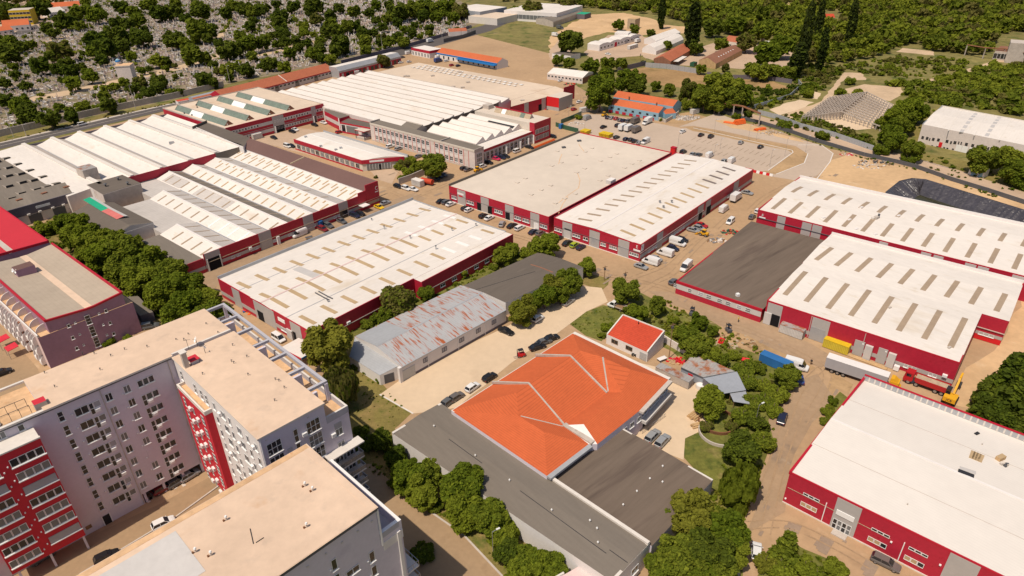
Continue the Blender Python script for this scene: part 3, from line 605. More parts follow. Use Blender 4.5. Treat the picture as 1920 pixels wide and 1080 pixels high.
for A_ in (((500, 0), (515, 25), (545, 60)), ((490, 215), (510, 270), (500, 330), (420, 385), (350, 440)), ((420, 395), (380, 450), (350, 520)), ((375, 75), (360, 110), (350, 150))):
    for a, b in zip(A_, A_[1:]): D_.strip(D_.pt(k(*a)), D_.pt(k(*b)), .28, "stained_screed", "felt_seam", .02)
p = D_.pt(k(740, 292)); mb = MB(); mb.box(p, 3.6, 2.2, 1.5, math.pi/2-PSI, "pale_clad", "white_render")
for i in range(4): mb.box(p+AX*(-1.2+i*.8)-BX*1.12+Vector((0, 0, .3)), .5, .06, .9, math.pi/2-PSI, "ink")
mb.build("cooling_unit", D_.root)
p = D_.pt(K(1040, 180, 6.75)(310, 574)); mb = MB(); mb.box(p, 1.8, 1.2, .6, .3, "dark_metal"); mb.build("roof_unit", D_.root)
p = D_.pt(K(1040, 180, 6.75)(115, 657)); mb = MB(); mb.box(p, 1.6, 1.2, .6, .3, "dark_metal"); mb.build("roof_unit", D_.root)
E_.parapet(2, .15, .3, "red_trim", lo=-.2, name="roof_edge")
B_ = Hall("warehouse_hall", "red warehouse beside the trees, white roof dotted with many tan skylights", rect(76.3, 152.9, -177.4, -132.6), 6.0, [(0, .1), (.235, -.15), (.5, .45), (.75, -.15), (1, .1)], 's')
poly_box("", "", "", [AB(112, -132.58), AB(112, -129.3), AB(152.6, -129.3), AB(152.6, -132.58)], 0, 6.06, "red_clad", "white_roof", root=B_.root, wn="side_bay", rn="side_bay_roof")
B_.parapet(3, 1.0, .35, "metal_grey"); B_.parapet(2, .3, .3, "metal_grey", lo=-.2, name="roof_edge"); B_.parapet(0, .18, .22, "red_trim", lo=-.2, name="roof_edge")
fx = Fac(AB(112, -129.28), AB(152.6, -129.28), B_.root); fx.part("roof_edge", 0, fx.L, 5.85, 6.25, "red_clad", -.2, .04)
Fac(AB(76.3, -132.6), AB(112, -132.6), B_.root).part("roof_edge", 0, 35.6, 5.85, 6.28, "red_clad", -.2, .04)
K3 = K(340, 420, 7.385); KL = K(480, 540, 4)
B_.row(K6(1225, 482), K6(1308, 502), K3(778, 808), K3(955, 886), 13, 1.25)
B_.row(K6(1012, 700), K6(1212, 774), KL(32, 42), KL(240, 147), 9, 1.25)
B_.row(K6(1412, 605), K6(1498, 638), K6(1222, 690), K6(1308, 725), 3, 1.2)
B_.row(K6(1503, 567), K6(1588, 594), K6(1504, 567), K6(1589, 594), 1, 1.2)
B_.row(K6(1412, 534), K6(1495, 558), K6(1120, 660), K6(1208, 690), 4, 1.3, "skylight_white")
B_.row(K6(1602, 688), K6(1690, 718), K6(1402, 778), K6(1498, 814), 3, 1.3, "skylight_white")
B_.row(K6(1690, 642), K6(1784, 672), K6(1690, 642), K6(1785, 673), 1, 1.2)
B_.row(K6(1312, 822), K6(1414, 864), KL(330, 210), KL(445, 268), 8, 1.25)
B_.row(K6(300, 930), K6(460, 995), K6(300, 930), K6(461, 995), 1, 2.6, "skylight_pale")
B_.strip(B_.P(.5, 0), B_.P(.5, 1), .5, "pink_render", "ridge_cap", .12)
for s_ in (.235, .75): B_.strip(B_.P(s_, 0), B_.P(s_, .985), .22, "metal_grey", "gutter", .05)
for q in ((445, 38), (470, 28)): a, b = B_.pt(KL(*q)), B_.pt(KL(q[0]+105, q[1]+55)); B_.strip(a, b, .25, "dark_metal", "roof_duct", .25)
for q, hh in ((K6(1470, 650), .9), (K6(1650, 615), .8), (K6(963, 640), 1.2), (K6(1157, 708), .9), (K6(1350, 790), 1.2), (K6(868, 572), .6), (KL(540, 105), .7)):
    p = B_.pt(q); mb = MB(); mb.cyl(p-Vector((0, 0, .1)), p+Vector((0, 0, hh)), .16, .16, 8, "metal_grey"); mb.cyl(p+Vector((0, 0, hh)), p+Vector((0, 0, hh+.25)), .34, .1, 8, "dark_metal"); mb.build("roof_vent", B_.root)
f = B_.fac(0)
bays(f, 6, ((K3(690, 0)[0], K3(795, 0)[0]), (480-6, 480+130/4), (480+250/4, 480+330/4)))
f.part("cladding_band", 0, f.L, 1.1, 2.3, "grey_clad", 0, .05)
t0 = f.tu(480+190/4, 4.4); f.part("sign_plate", t0-1.5, t0+1.7, 3.9, 5.0, "sign_white", 0, .1)
t0, t1 = f.tu(480+18/4, 1.5), f.tu(480+62/4, 1.5); f.part("gate_opening", t0, t1, .1, 3.2, "opening", 0, .09)
t0, t1 = f.tu(480+285/4, 1.5), f.tu(480+305/4, 1.5); f.part("gate_opening", t0, t1, .1, 3.0, "opening", 0, .09); f.part("open_gate_leaf", t0-2.6, t0-.1, .1, 3.0, "pale_clad", .1, .5)
for a, b in ((190, 240), (350, 400)): t0, t1 = f.tu(480+a/4, 1.8), f.tu(480+b/4, 1.8); f.ribbon(t0, t1, 1.2, 2.2, 2, 1, glass="glass_pale")
f = Fac(AB(76.3, -132.6), AB(112, -132.6), B_.root); f.part("wall_pipe", 3, 35, 2.6, 2.75, "concrete", .02, .2)
f2 = Fac(AB(112, -129.3), AB(152.6, -129.3), B_.root); f2.part("wall_pipe", 0, 40, 2.6, 2.75, "concrete", .02, .2)
for i in range(8): f2.win(2+i*4.9, 4+i*4.9, 1.2, 2.2, 2)
for t in (6, 8, 11): f.part("air_conditioner", t, t+1.1, 2.9, 3.6, "frame_white", 0, .5)
C_ = thing("warehouse_hall", "dark red warehouse with rows of white gabled roofs and a C sign", "hall", AB(115, -230))
W = MB(); R = {}
ZW, ZV = 6.15, 4.3
BAYS = [(81.6, 88.0, 94.6, -225.5), (94.6, 100.2, 106.5, -260.4), (106.5, 112.2, 117.4, -280), (117.4, 122.5, 127.2, -280.5), (127.2, 133.0, 139, -280.7), (139, 146.4, 146.42, -282)]
RZ = [1.7]*6
def zC(i, a):
    v0, r, v1, b0 = BAYS[i]
    return ZV+RZ[i]*((a-v0)/(r-v0) if a <= r else (v1-a)/(v1-r))
for i, (v0, r, v1, b0) in enumerate(BAYS):
    mb = MB(); zr = ZV+RZ[i]
    mb.face([AB(v0, b0, ZV), AB(v0, -195.9, ZV), AB(r, -195.9, zr), AB(r, b0, zr)], "white_roof_cross")
    bn = BAYS[min(5, i+1)][3] if i < 3 else b0
    if i < 5: mb.face([AB(r, b0, zr), AB(r, -195.9, zr), AB(v1, -195.9, ZV), AB(v1, b0, ZV)], "shaded_sheet")  # slope facing away from the sun: shade put into this greyer sheet colour
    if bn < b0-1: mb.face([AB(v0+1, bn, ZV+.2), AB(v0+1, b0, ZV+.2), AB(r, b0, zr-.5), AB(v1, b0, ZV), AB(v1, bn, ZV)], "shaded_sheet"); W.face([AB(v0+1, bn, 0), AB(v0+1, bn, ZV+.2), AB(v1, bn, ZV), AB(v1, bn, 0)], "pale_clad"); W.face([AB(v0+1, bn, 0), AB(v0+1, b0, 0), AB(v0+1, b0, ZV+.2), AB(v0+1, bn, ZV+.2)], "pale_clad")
    mb.build("gable_roof", C_)
    W.face([AB(v0, b0, 0), AB(v0, b0, ZV), AB(r, b0, zr)]+([AB(v1, b0, ZV)] if i < 5 else [])+[AB(v1, b0, 0)], "pale_clad")
    m2 = MB(); m2.obox(AB(r-.3, b0-.1, zr-.12), AX*.6, BX*(-195.9-b0), Vector((0, 0, .22)), "white_render"); m2.build("ridge_cap", C_)
    if i < 5: m2 = MB(); m2.obox(AB(v1-.2, b0-.1, ZV-.05), AX*.4, BX*(-195.9-b0), Vector((0, 0, .14)), "metal_grey"); m2.build("gutter", C_)
W.prism([AB(81.6, -222.6), AB(81.6, -195.9), AB(146.4, -195.9), AB(146.4, -222.6)], 0, ZV-.1, "red_clad")
W.face([AB(81.6, -225, 0), AB(81.6, -195.9, 0), AB(81.6, -195.9, ZV), AB(81.6, -225, ZV)], "red_clad")
W.build("wall", C_)
def csky(i, b, m, a0=.16, a1=.86, w=.8, face=0):
    v0, r, v1, b0 = BAYS[i]
    aa = (v0+(r-v0)*a0, v0+(r-v0)*a1) if not face else (r+(v1-r)*a0, r+(v1-r)*a1)
    mb = MB(); za, zb_ = zC(i, aa[0]), zC(i, aa[1]); p = AB(aa[0], b-w/2, za-.05); q = AB(aa[1], b-w/2, zb_-.05)
    mb.obox(p, q-p, BX*w, Vector((0, 0, .12)), m); mb.build("skylight", C_)
for i in range(6):
    b0 = BAYS[i][3]; n = int((-197-b0)/5.6)
    if i < 3: n = int((-198-b0)/6.2)
    for j in range(n):
        b = -199.5-(j*(5.6 if i >= 3 else 6.2))
        if b < b0+2: continue
        if i == 1 and j < 4: csky(i, b, "skylight_white", .1, .95, 1.0)
        elif i == 2 and 6 <= j <= 10: csky(i, b, "skylight_brown")
        else: csky(i, b, "skylight_tan" if i >= 3 else "skylight_brown", .12, .78)
        if i in (0, 1, 2): csky(i, b-3.0, "skylight_brown", .1, .9, .7, 1)
        elif i in (3, 4) and j % 2: csky(i, b-2, "skylight_brown", .15, .7, .9, 1)
        if i == 4: csky(i, b-2.7, "skylight_tan", .72, .95, .8)
        if i == 5: csky(i, b-2.2, "skylight_tan", .55, .98, .7)
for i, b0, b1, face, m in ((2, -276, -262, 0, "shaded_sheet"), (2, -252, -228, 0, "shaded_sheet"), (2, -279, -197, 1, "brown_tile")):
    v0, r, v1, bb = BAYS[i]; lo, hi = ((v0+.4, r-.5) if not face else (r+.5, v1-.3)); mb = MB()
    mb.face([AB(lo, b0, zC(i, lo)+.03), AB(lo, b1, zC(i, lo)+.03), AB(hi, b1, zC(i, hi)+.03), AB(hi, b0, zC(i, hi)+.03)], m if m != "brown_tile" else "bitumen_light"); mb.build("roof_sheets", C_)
fC = Fac(AB(81.6, -195.8), AB(146.2, -195.8), C_)
fC.part("parapet", 0, fC.L, 2.9, ZW+1.5 if False else ZW, "red_clad", -.25, .05)
fC.part("cladding_band", 0, fC.L, 1.2, 2.3, "grey_clad", 0, .05)
for a, b in ((330, 535), (1075, 1240)): t0, t1 = fC.tu(340+a/7.385, 4.5), fC.tu(340+b/7.385, 4.5); fC.part("cladding_panel", t0, t1, .1, ZW+.05, "grey_clad", 0, .1)
for a, b in ((1010, 1120), (1410, 1510)): t0, t1 = fC.tu(400+a/6, 4.5), fC.tu(400+b/6, 4.5); fC.part("cladding_panel", t0, t1, .1, ZW+.05, "grey_clad", 0, .1)
t0, t1 = fC.tu(340+380/7.385, 2), fC.tu(340+545/7.385, 2); fC.part("gate_opening", t0, t1, .05, 4.1, "opening", 0, .14); fC.part("gate_frame", t1, t1+.25, .05, 4.2, "pale_clad", 0, .4); fC.part("gate_frame", t0-.25, t0, .05, 4.2, "pale_clad", 0, .4)
t0, t1 = fC.tu(340+1100/7.385, 1.6), fC.tu(340+1265/7.385, 1.6); fC.part("gate", t0+.3, t1-.2, .05, 3.2, "metal_grey", 0, .16)
t0, t1 = fC.tu(400+1425/6, 1.6), fC.tu(400+1510/6, 1.6); fC.part("gate_opening", t0, t1, .05, 3.3, "glass", 0, .14)
fC.part("wall_pipe", 1, fC.L+10, 3.0, 3.14, "sandy_load", .02, .25)
for t in (8.5, 10.5, 15.5, 17, 24, 30, 34.5, 36.5, 38, 40, 49, 51, 53, 54.5, 56): fC.win(t, t+1.2, 1.3, 2.15, 2, glass="glass_pale" if int(t) % 3 else "glass")
t0 = fC.tu(400+1668/6, 2.5); fC.part("awning", t0-1.6, t0+1.6, 2.5, 2.75, "white_render", 0, 3.0)
for u in (340+950/7.385, 340+1330/7.385): t0 = fC.tu(u, 2.3); fC.part("duct_box", t0-.5, t0+.5, .1 if u > 500 else 2.0, 2.9, "frame_white", 0, .7)
W = MB(); R = MB()
W.face([AB(146.2, -195.9, 0), AB(152.2, -195.9, 0), AB(152.2, -195.9, 9.2), AB(146.2, -195.9, 8.9)], "red_clad"); W.face([AB(146.4, -283.5, 3), AB(146.4, -195.9, 3), AB(146.4, -195.9, 6.7), AB(146.4, -283.5, 6.7)], "white_render"); W.face([AB(152.2, -195.9, 0), AB(152.2, -284, 0), AB(152.2, -284, 9.1), AB(152.2, -195.9, 9.1)], "grey_clad"); W.face([AB(152.2, -284, 0), AB(146.4, -283.5, 0), AB(146.4, -283.5, 6.7), AB(152.2, -284, 9.1)], "grey_clad"); W.build("end_block_wall", C_)
R.face([AB(146.3, -283.5, 6.7), AB(146.3, -196.2, 6.7), AB(152.4, -196.2, 9.15), AB(152.4, -284, 9.15)], "brown_roof"); R.build("end_block_roof", C_)
fC2 = Fac(AB(146.1, -195.75), AB(152.3, -195.75), C_); fC2.part("parapet", 0, fC2.L, .1, 9.3, "red_clad", -.25, .1); Fac(AB(142.5, -195.75), AB(146.1, -195.75), C_).part("parapet", 0, 3.55, 2.9, 7.3, "red_clad", -.25, .08)
fC2.part("cladding_band", .3, fC2.L-.3, 1.4, 2.5, "sandy_load", 0, .16); tc = fC2.tu(400+1838/6, 6); text(C_, "C", fC2, tc-.2, 6.1, 2.0, "sign_white", .14); fC2.part("sign_plate", tc-1, tc+.6, 5.2, 5.6, "sign_white", 0, .14)
mb = MB(); p, q = AB(146.8, -245, 7.0), AB(152, -242, 9.1); mb.bar(p, q, .6, "sandy_load", .5); mb.build("roof_duct", C_)
lt = poly_box("annex_building", "low flat annex with worn felt roof at the end of the gabled hall", "annex", [AB(75.5, -225), AB(75.5, -195.9), AB(81.5, -195.9), AB(81.5, -225)], 0, 4.6, "pale_stucco", "bitumen_light")
f = Fac(AB(75.5, -195.9), AB(81.5, -195.9), lt); f.part("cladding", 0, 5.95, .1, 4.9, "red_clad", -.2, .06); f.part("cladding_band", 0, 5.9, 1.2, 2.3, "grey_clad", 0, .09)
G_ = Hall("workshop_building", "dark grey workshop with a green and salmon strip along its roof ridge", [AB(68.5, -266), AB(68.5, -232), AB(83.2, -232), AB(82.6, -262)], 6.6, [(0, -1.2), (.5, 1.4), (1, 0)], 't', wall="pale_clad", roof="bitumen")
k1 = K(140, 320, 6)
a0, a1, a2 = [G_.pt(k1(*q)) for q in ((175, 318), (385, 445), (560, 535))]
for p, q, m in ((a0, a1, "green_sheet"), (a1, a2, "salmon_sheet")):
    mb = MB(); d = -AX*2.4+Vector((0, 0, -.3)); e = AX*1.3+Vector((0, 0, -.35)); up = Vector((0, 0, .75))
    mb.face([p+up+d, q+up+d, q+up, p+up], m); mb.face([p+up, q+up, q+up+e, p+up+e], "pale_clad")
    mb.face([q+up+d, q+up+e, q+up], "dark_metal"); mb.face([p+up+d, p+up, p+up+e], "dark_metal"); mb.build("ridge_cover", G_.root)
f = G_.fac(1); f.part("parapet", 0, f.L, 4.5, 6.2, "pale_clad", 0, .1)
prof = []; st = 12.05; a00 = 74.3
pr = [(74.0, .2)]
for j in range(6):
    s0 = 85.6+j*11.9; pr += [(s0-.01, 1.1), (s0, 1.55), (s0+1.5, 1.55), (s0+1.51, .75), (s0+3.2, -.25), (s0+5.2, -.75), (s0+5.5, -.73), (s0+8.4, -.1), (s0+11.0, .8)]
pr = [(a, d) for a, d in pr if a <= 153.0]+[(153.0, .3)]
prof = [((a-74.0)/79.0, d) for a, d in pr]
H1 = Hall("factory_hall", "broad factory hall with cream vaulted roof bays facing the street", [AB(74, -364.5), AB(74, -281), AB(153, -281), AB(153, -364.5)], 6.6, prof, 't', wall="pale_stucco", roof="white_roof_cross", step="concrete")
f = Fac(AB(84.5, -281), AB(133.5, -281), H1.root); f.part("parapet", 0, f.L, 4.5, 7.75, "red_clad", 0, .15)
f = Fac(AB(133.5, -281), AB(153, -281), H1.root); f.part("parapet", 0, f.L, 3.5, 7.7, "bitumen_light", 0, .15)
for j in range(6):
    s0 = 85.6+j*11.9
    for ss, m, ww in ((s0+5.35, "metal_grey", .35), (s0+1.9, "dirty_concrete", .6), (s0+.75, "concrete_light", 1.3), (s0+3.7, "band_sheet", 2.9)):  # dirty_concrete strip at each beam's foot: beam's shadow line put into colour
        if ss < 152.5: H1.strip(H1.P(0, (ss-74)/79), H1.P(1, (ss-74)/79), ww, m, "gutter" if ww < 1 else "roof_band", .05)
f = Fac(AB(152.9, -364.5), AB(74, -364.5), H1.root); f.part("parapet", 0, f.L, 5.5, 6.9, "dark_wall", -.2, .25)
p = H1.pt(K(200, 160, 6)(735, 660)); mb = MB(); mb.box(p, 2.2, .3, 1.2, .4, "metal_grey"); mb.build("roof_vent", H1.root)
q = quad(8.2, (366.7, 239.5), (456, 277), (468, 258), (388, 230))
ob = poly_box("annex_building", "white walled annex with dark felt roof between two factory halls", "annex", q, 0, 8.2, "white_render", "bitumen")
f = Fac(q[0], q[1], ob)
for g in (.08, .12, .16, .20, .48, .52, .56, .60, .80, .84, .88): f.win(f.L*g, f.L*g+.7, 6.9, 7.6, 1, sill=False)
f.part("parapet", 0, f.L, 8.2, 8.5, "white_render", -.3, .02)
Fac(q[3], q[0], ob).part("parapet", 0, 11, 8.2, 9.4, "bitumen", -.3, .02)
LA = Hall("factory_hall", "two storey red factory hall with glazed lantern ridges along its roof", rect(155, 211.5, -372.8, -309.9), 8.2, [(0, 0), (1, 0)], 't', wall="red_clad", roof="beige_roof_far")
for a, m2 in ((159.6, 0), (171.0, 1), (183.0, 2), (194.4, 3)):
    mb = MB(); b0, b1 = -364, -314.6; z0, zt = 8.2, 10.4; w2 = 2.3
    segs = [(b0, b0+15), (b0+15, b0+27), (b0+27, b1)]
    for i, (x, y) in enumerate(segs):
        mm = MB(); g = "skylight_white" if i == 1 else "lantern_glass"
        mm.face([AB(a-w2, x, z0), AB(a-w2, y, z0), AB(a, y, zt), AB(a, x, zt)], g); mm.face([AB(a, x, zt), AB(a, y, zt), AB(a+w2, y, z0), AB(a+w2, x, z0)], g); mm.build("glazing", LA.root)
    for b in (b0, b1): mb.face([AB(a-w2-.15, b+(.06 if b == b1 else -.06), z0), AB(a+w2+.15, b+(.06 if b == b1 else -.06), z0), AB(a, b+(.06 if b == b1 else -.06), zt+.2)], "brown_tile")
    mb.obox(AB(a-.25, b0, zt-.05), AX*.5, BX*(b1-b0), Vector((0, 0, .2)), "concrete"); mb.build("lantern_frame", LA.root)
    mc = MB(); mc.cyl(AB(a-.8, b1+.07, 8.8), AB(a-.8, b1+.3, 8.8), .35, .35, 8, "concrete_light"); mc.build("lantern_vent", LA.root)
f = LA.fac(1)
f.part("parapet", 0, f.L, 7.6, 8.6, "red_clad", -.3, .05)
for h0 in (1.4, 5.0): f.part("window_band", 1, f.L-1, h0, h0+1.6, "pale_clad", 0, .05)
k5 = K(440, 180, 6)
for u0, u1 in ((430, 555), (865, 915)): t0, t1 = f.tu(k5(u0, 0)[0], 5), f.tu(k5(u1, 0)[0], 5); f.part("cladding_panel", t0, t1, .1, 8.4, "grey_clad", 0, .09); f.part("doorway", t0+1, t1-.4, .1, 3.3, "opening", 0, .13); f.part("door_frame", t0+.6, t0+1, .1, 3.4, "frame_white", 0, .6)
for j in range(34):
    t = 1.6+j*1.62
    if 17 < t < 25 or 45.5 < t < 50: continue
    f.win(t, t+.95, 5.2, 6.4, 1, 1, glass="glass" if j % 2 else "glass_pale", sill=False, off=.05); f.win(t, t+1.0, 1.6, 2.8, 1, 1, glass="glass_pale", sill=False, off=.05)
f.part("wall_line", 0, f.L, 3.6, 3.75, "concrete", 0, .15)
ta = f.tu(k5(692, 0)[0], 4.2); text(LA.root, "A", f, ta, 3.9, 1.6, "sign_white", .12)
LA.parapet(2, .4, .3, "concrete"); LA.parapet(3, .4, .3, "concrete"); LA.parapet(0, .3, .3, "concrete")
for q in ((1010, 228), (1020, 252), (875, 320), (960, 340)):
    p = LA.pt(K(200, 160, 6)(*q)); mb = MB(); mb.cyl(p, p+Vector((0, 0, .7)), .35, .35, 8, "dark_metal"); mb.build("roof_vent", LA.root)
n = 10; st = 7.1; a0 = 210.5; pr = [(0, .2)]
for j in range(n): pr += [((j*st+6.3)/(n*st), 1.5), ((j*st+6.32)/(n*st), .2), ((j+1)*st/(n*st), .25)]
SW = Hall("factory_hall", "huge hall roofed by rows of white sawtooth sheds", rect(a0, a0+n*st, -356, -239), 6.8, pr, 't', wall="pale_stucco", roof="white_roof_cross", step="lantern_glass")
for j in range(n): SW.strip(SW.P(0, (j*st+5.95)/(n*st)), SW.P(1, (j*st+5.95)/(n*st)), .62, "dirty_concrete", "flashing_shade_strip", .07)
f = SW.fac(1); f.part("parapet", 0, f.L-10, 5, 7.6, "bitumen_light", 0, .25)
f = SW.fac(0); f.part("cladding", 0, 25, 0.1, 6.6, "red_clad", 0, .06)
p = SW.pt(K(800, 160, 6.75)(495, 310)); mb = MB()
q = quad(6.5, (608, 208), (636, 222), (655, 216.5), (610, 201)); lk = poly_box("annex_building", "short red wing with white bands linking two factory halls", "annex", q, 0, 6.5, "red_clad", "bitumen_light")
f = Fac(q[0], q[1], lk); f.part("cladding_band", .3, f.L-.3, 2.3, 4.2, "pale_clad", 0, .06); f.part("downpipe_panel", f.L-1.2, f.L-.2, .1, 6.4, "frame_white", 0, .12)
q = quad(5.2, (637.5, 229.5), (694, 240), (708, 233), (653, 221.5)); lk = poly_box("reception_building", "low red and white building with dark flat roof and a canopy", "office", q, 0, 5.2, "white_render", "bitumen")
for i, (a, b) in enumerate(((0, 1), (1, 2), (2, 3), (3, 0))): Fac(q[a], q[b], lk).part("fascia", 0, (Vector(q[a])-Vector(q[b])).length, 4.7, 5.35, "red_trim", -.1, .12)
f = Fac(q[0], q[1], lk); f.part("plinth", 0, f.L, 0, .8, "red_clad", 0, .08)
for t in (.2, .33, .46): f.part("shop_window", f.L*t, f.L*t+2.6, .9, 4.2, "glass_pale", 0, .06)
f.part("shop_window", f.L*.04, f.L*.04+2.4, .9, 4.2, "glass", 0, .06); f.part("shop_window", f.L*.72, f.L*.72+3.5, 1.5, 4.2, "glass_pale", 0, .06)
q = quad(4.4, (664, 243), (682, 247.5), (700, 242.5), (684, 238)); mb = MB(); mb.prism(q, 4.1, 4.5, "red_trim", "beige_roof", True); mb.prism([p.lerp(sum(q, Vector())/4, .12) for p in q], 0, 1.1, "concrete"); 
for p in q[:3]: pp = p.lerp(sum(q, Vector())/4, .12); mb.cyl((pp.x, pp.y, 0), (pp.x, pp.y, 4.2), .2, .2, 6, "dark_metal")
mb.build("canopy", lk)
OF = Hall("office_block", "long pale two storey office block with a grid of framed windows", rect(202.5, 208.3, -261, -192.4), 8.5, [(0, 0), (1, .3)], 't', wall="pale_stucco", roof="bitumen_light")
f = OF.fac(0); f.part("cornice", 0, f.L, 7.9, 8.75, "cream_wall", -.2, .12); f.part("plinth", 0, f.L, 0, .6, "concrete", 0, .1)
n = 22; k7 = K(620, 180, 6)
for j in range(n):
    t = 3.4+j*2.95
    f.part("pilaster", t-.45, t-.2, .6, 7.9, "salmon_sheet", 0, .10)
    if j in (13, 20, 21): continue
    f.win(t, t+1.9, 5.3, 7.2, 2, 2, glass="glass"); 
    f.win(t, t+1.9, 1.3, 3.2, 2, 2, glass="glass" if j % 3 else "glass_pale")
    f.part("spandrel", t-.1, t+2.1, 3.5, 5.0, "white_render", 0, .05)
f = OF.fac(1); f.part("parapet", 0, f.L, 7.5, 9.0, "concrete", -.2, .06)
for h0 in (1.0, 3.0, 5.0): f.win(1.2, 4.6, h0, h0+1.7, 3, 1, glass="glass_pale", sill=False)
mb = MB(); mb.obox(AB(202.4, -212.8, 8.3), AX*6, BX*.4, Vector((0, 0, 1.0)), "concrete"); mb.build("fire_wall", OF.root)
mb = MB(); mb.obox(AB(202.6, -261, 8.3), AX*6, BX*.4, Vector((0, 0, 1.1)), "dirty_concrete"); mb.build("fire_wall", OF.root)
gb = Hall("annex_building", "grey gabled infill roof between office block and sawtooth hall", rect(208.9, 216.8, -247, -236.6), 7.6, [(0, 0), (.6, 1.6), (1, 0)], 't', wall="dirty_concrete", roof="bitumen_light")
n = 5; st = 6.35; pr = [(0, .1)]
for j in range(n): pr += [((j*st+4.7)/(n*st), 2.3), ((j+1)*st/(n*st), .1)]
S2 = Hall("factory_hall", "smaller hall of five white sawtooth roofs behind the office block", rect(214.4, 214.4+n*st, -234.2, -202.5), 6.4, pr, 't', wall="pale_stucco", roof="white_roof_cross")
for j in range(n): S2.strip(S2.P(0, (j*st+4.5)/(n*st)), S2.P(1, (j*st+4.5)/(n*st)), .3, "concrete", "flashing_shade_strip", .06)  # added strips: shading between the teeth put into colour, no flashing here
S2.strip(S2.P(.45, .86), S2.P(.97, .86), 1.6, "ink", "solar_panel", .1)
f = Hall("shop_wing", "long low wing with white roof, red fascia and shop windows", rect(209.4, 246, -202.3, -195.6), 6.0, [(0, 0), (1, -.2)], 's', wall="pale_clad", roof="white_roof", cat="hall")
g = f.fac(1); g.part("fascia", 0, g.L, 4.9, 6.0, "red_clad", 0, .12); g.part("plinth", 0, g.L, 0, .6, "concrete", 0, .1)
for j in range(13): g.win(1.2+j*2.75, 3.2+j*2.75, .9, 4.3, 2, 2, glass="glass" if j % 3 else "glass_pale", sill=False)
for t in (17, 27, 33): g.part("downpipe_panel", t, t+.7, .1, 3.4, "frame_white", 0, .7)
TW = Hall("tower_block", "tall red corner block with beige roof beside the sawtooth hall", rect(246.2, 258.8, -232.5, -194.5), 9.6, [(0, 0), (1, 0)], 't', wall="cream_wall", roof="beige_roof")
f = TW.fac(1); f.part("cladding", 0, f.L, .1, 9.9, "red_clad", -.2, .08)
for h0, h1 in ((1.4, 3.4), (4.4, 6.6)): f.ribbon(.8, f.L-1.5, h0, h1, 5, 2, glass="glass_pale", sill=False, off=.08)
f = TW.fac(0); f.part("cladding", f.L-2.9, f.L-.02, 4.4, 9.9, "red_clad", -.2, .06); f.part("cladding", f.L-3.0, f.L-.2, .1, 4.3, "frame_white", 0, .06); f.part("sign_plate", f.L-2.3, f.L-.7, 3.0, 4.0, "shutter", 0, .09)
k8 = K(800, 160, 6.75)
p, q = [TW.pt(k8(*c)) for c in ((880, 330), (1330, 420))]; mb = MB(); wv = AX*1.7; up = Vector((0, 0, 2.6))
mb.face([p-wv, q-wv, q+up*.85, p+up*.85], "sandy_load"); mb.face([q+wv, p+wv, p+up*.85, q+up*.85], "sandy_load"); mb.face([q-wv, q+wv, q+up*.85], "dirty_concrete"); mb.face([p+wv, p-wv, p+up*.85], "dirty_concrete"); mb.build("lantern", TW.root)
mb = MB(); mb.obox(p+up*.82-AX*.3-BX*.3, q-p+BX*.6, AX*.6, Vector((0, 0, .28)), "red_trim"); mb.build("ridge_cap", TW.root)
for kk in (.2, .72): c = p.lerp(q, kk); mb = MB(); mb.face([c-wv*1.02+Vector((0, 0, .06)), c-wv*1.02+BX*2.6+Vector((0, 0, .06)), c+BX*2.6+up*.84+Vector((0, 0, .06)), c+up*.84+Vector((0, 0, .06))], "skylight_white" if kk < .5 else "lantern_glass"); mb.build("glazing", TW.root)
pb = TW.pt(k8(780, 290)); mb = MB(); mb.box(pb, 4, 4, 2.0, math.pi/2-PSI, "dirty_concrete", "concrete"); mb.build("stair_hut", TW.root)
FB = Hall("factory_hall", "enormous flat beige roof dotted with pale domes behind the sawtooth hall", rect(282.2, 321.5, -354, -239.4), 6.6, [(0, 0), (1, 0)], 't', wall="red_clad", roof="beige_roof_far")
fb2 = poly_box("", "", "", [AB(282.2, -239.2), AB(272, -230.6), AB(298.4, -228), AB(318, -227.6), AB(322, -239.2)], 0, 6.62, "red_clad", "beige_roof_far", root=FB.root, wn="side_wall", rn="side_roof")
f = Fac(AB(272, -230.6), AB(298.4, -228), FB.root)
for t in (10, 23.5): f.part("cladding_panel", t, t+3.2, .1, 6.4, "grey_clad", 0, .06)
f.part("gate_opening", 21, 23.4, .1, 3.6, "opening", 0, .08)
rb = poly_box("", "", "", [AB(299, -227.6), AB(299.5, -219.6), AB(312.5, -219.8), AB(312.8, -227.6)], 0, 7.0, "grey_clad", "beige_roof", root=FB.root, wn="corner_wall", rn="corner_roof")
Fac(AB(299, -227.6), AB(299.5, -219.6), FB.root).part("cladding", 0, 8, 2.0, 7.2, "bright_red", 0, .06)
Fac(AB(314, -227), AB(325, -226.6), FB.root).part("parapet", 0, 10, 1, 9, "red_clad", -.2, .05)
for i in range(3):
    for j in range(22 if i < 2 else 9):
        s_ = .08+j*.036+i*.012 if j < 22 else 0; t_ = .66+.11*i
        if s_ > .97: continue
        p = FB.P(s_, t_); mb = MB(); mb.box(p-Vector((0, 0, .05)), 2.0, 2.0, .45, -PSI, "concrete", "skylight_white" if (i+j) % 3 else "concrete_light"); mb.build("roof_dome", FB.root)
for q in ((1140, 575), (1325, 572), (1530, 545), (1550, 660), (1480, 655), (1590, 620), (1120, 575)):
    p = FB.pt((480+q[0]/4, q[1]/4)); mb = MB(); mb.box(p-Vector((0, 0, .05)), 2.2, 1.4, .8, .4, "dirty_concrete"); mb.build("roof_hatch", FB.root)
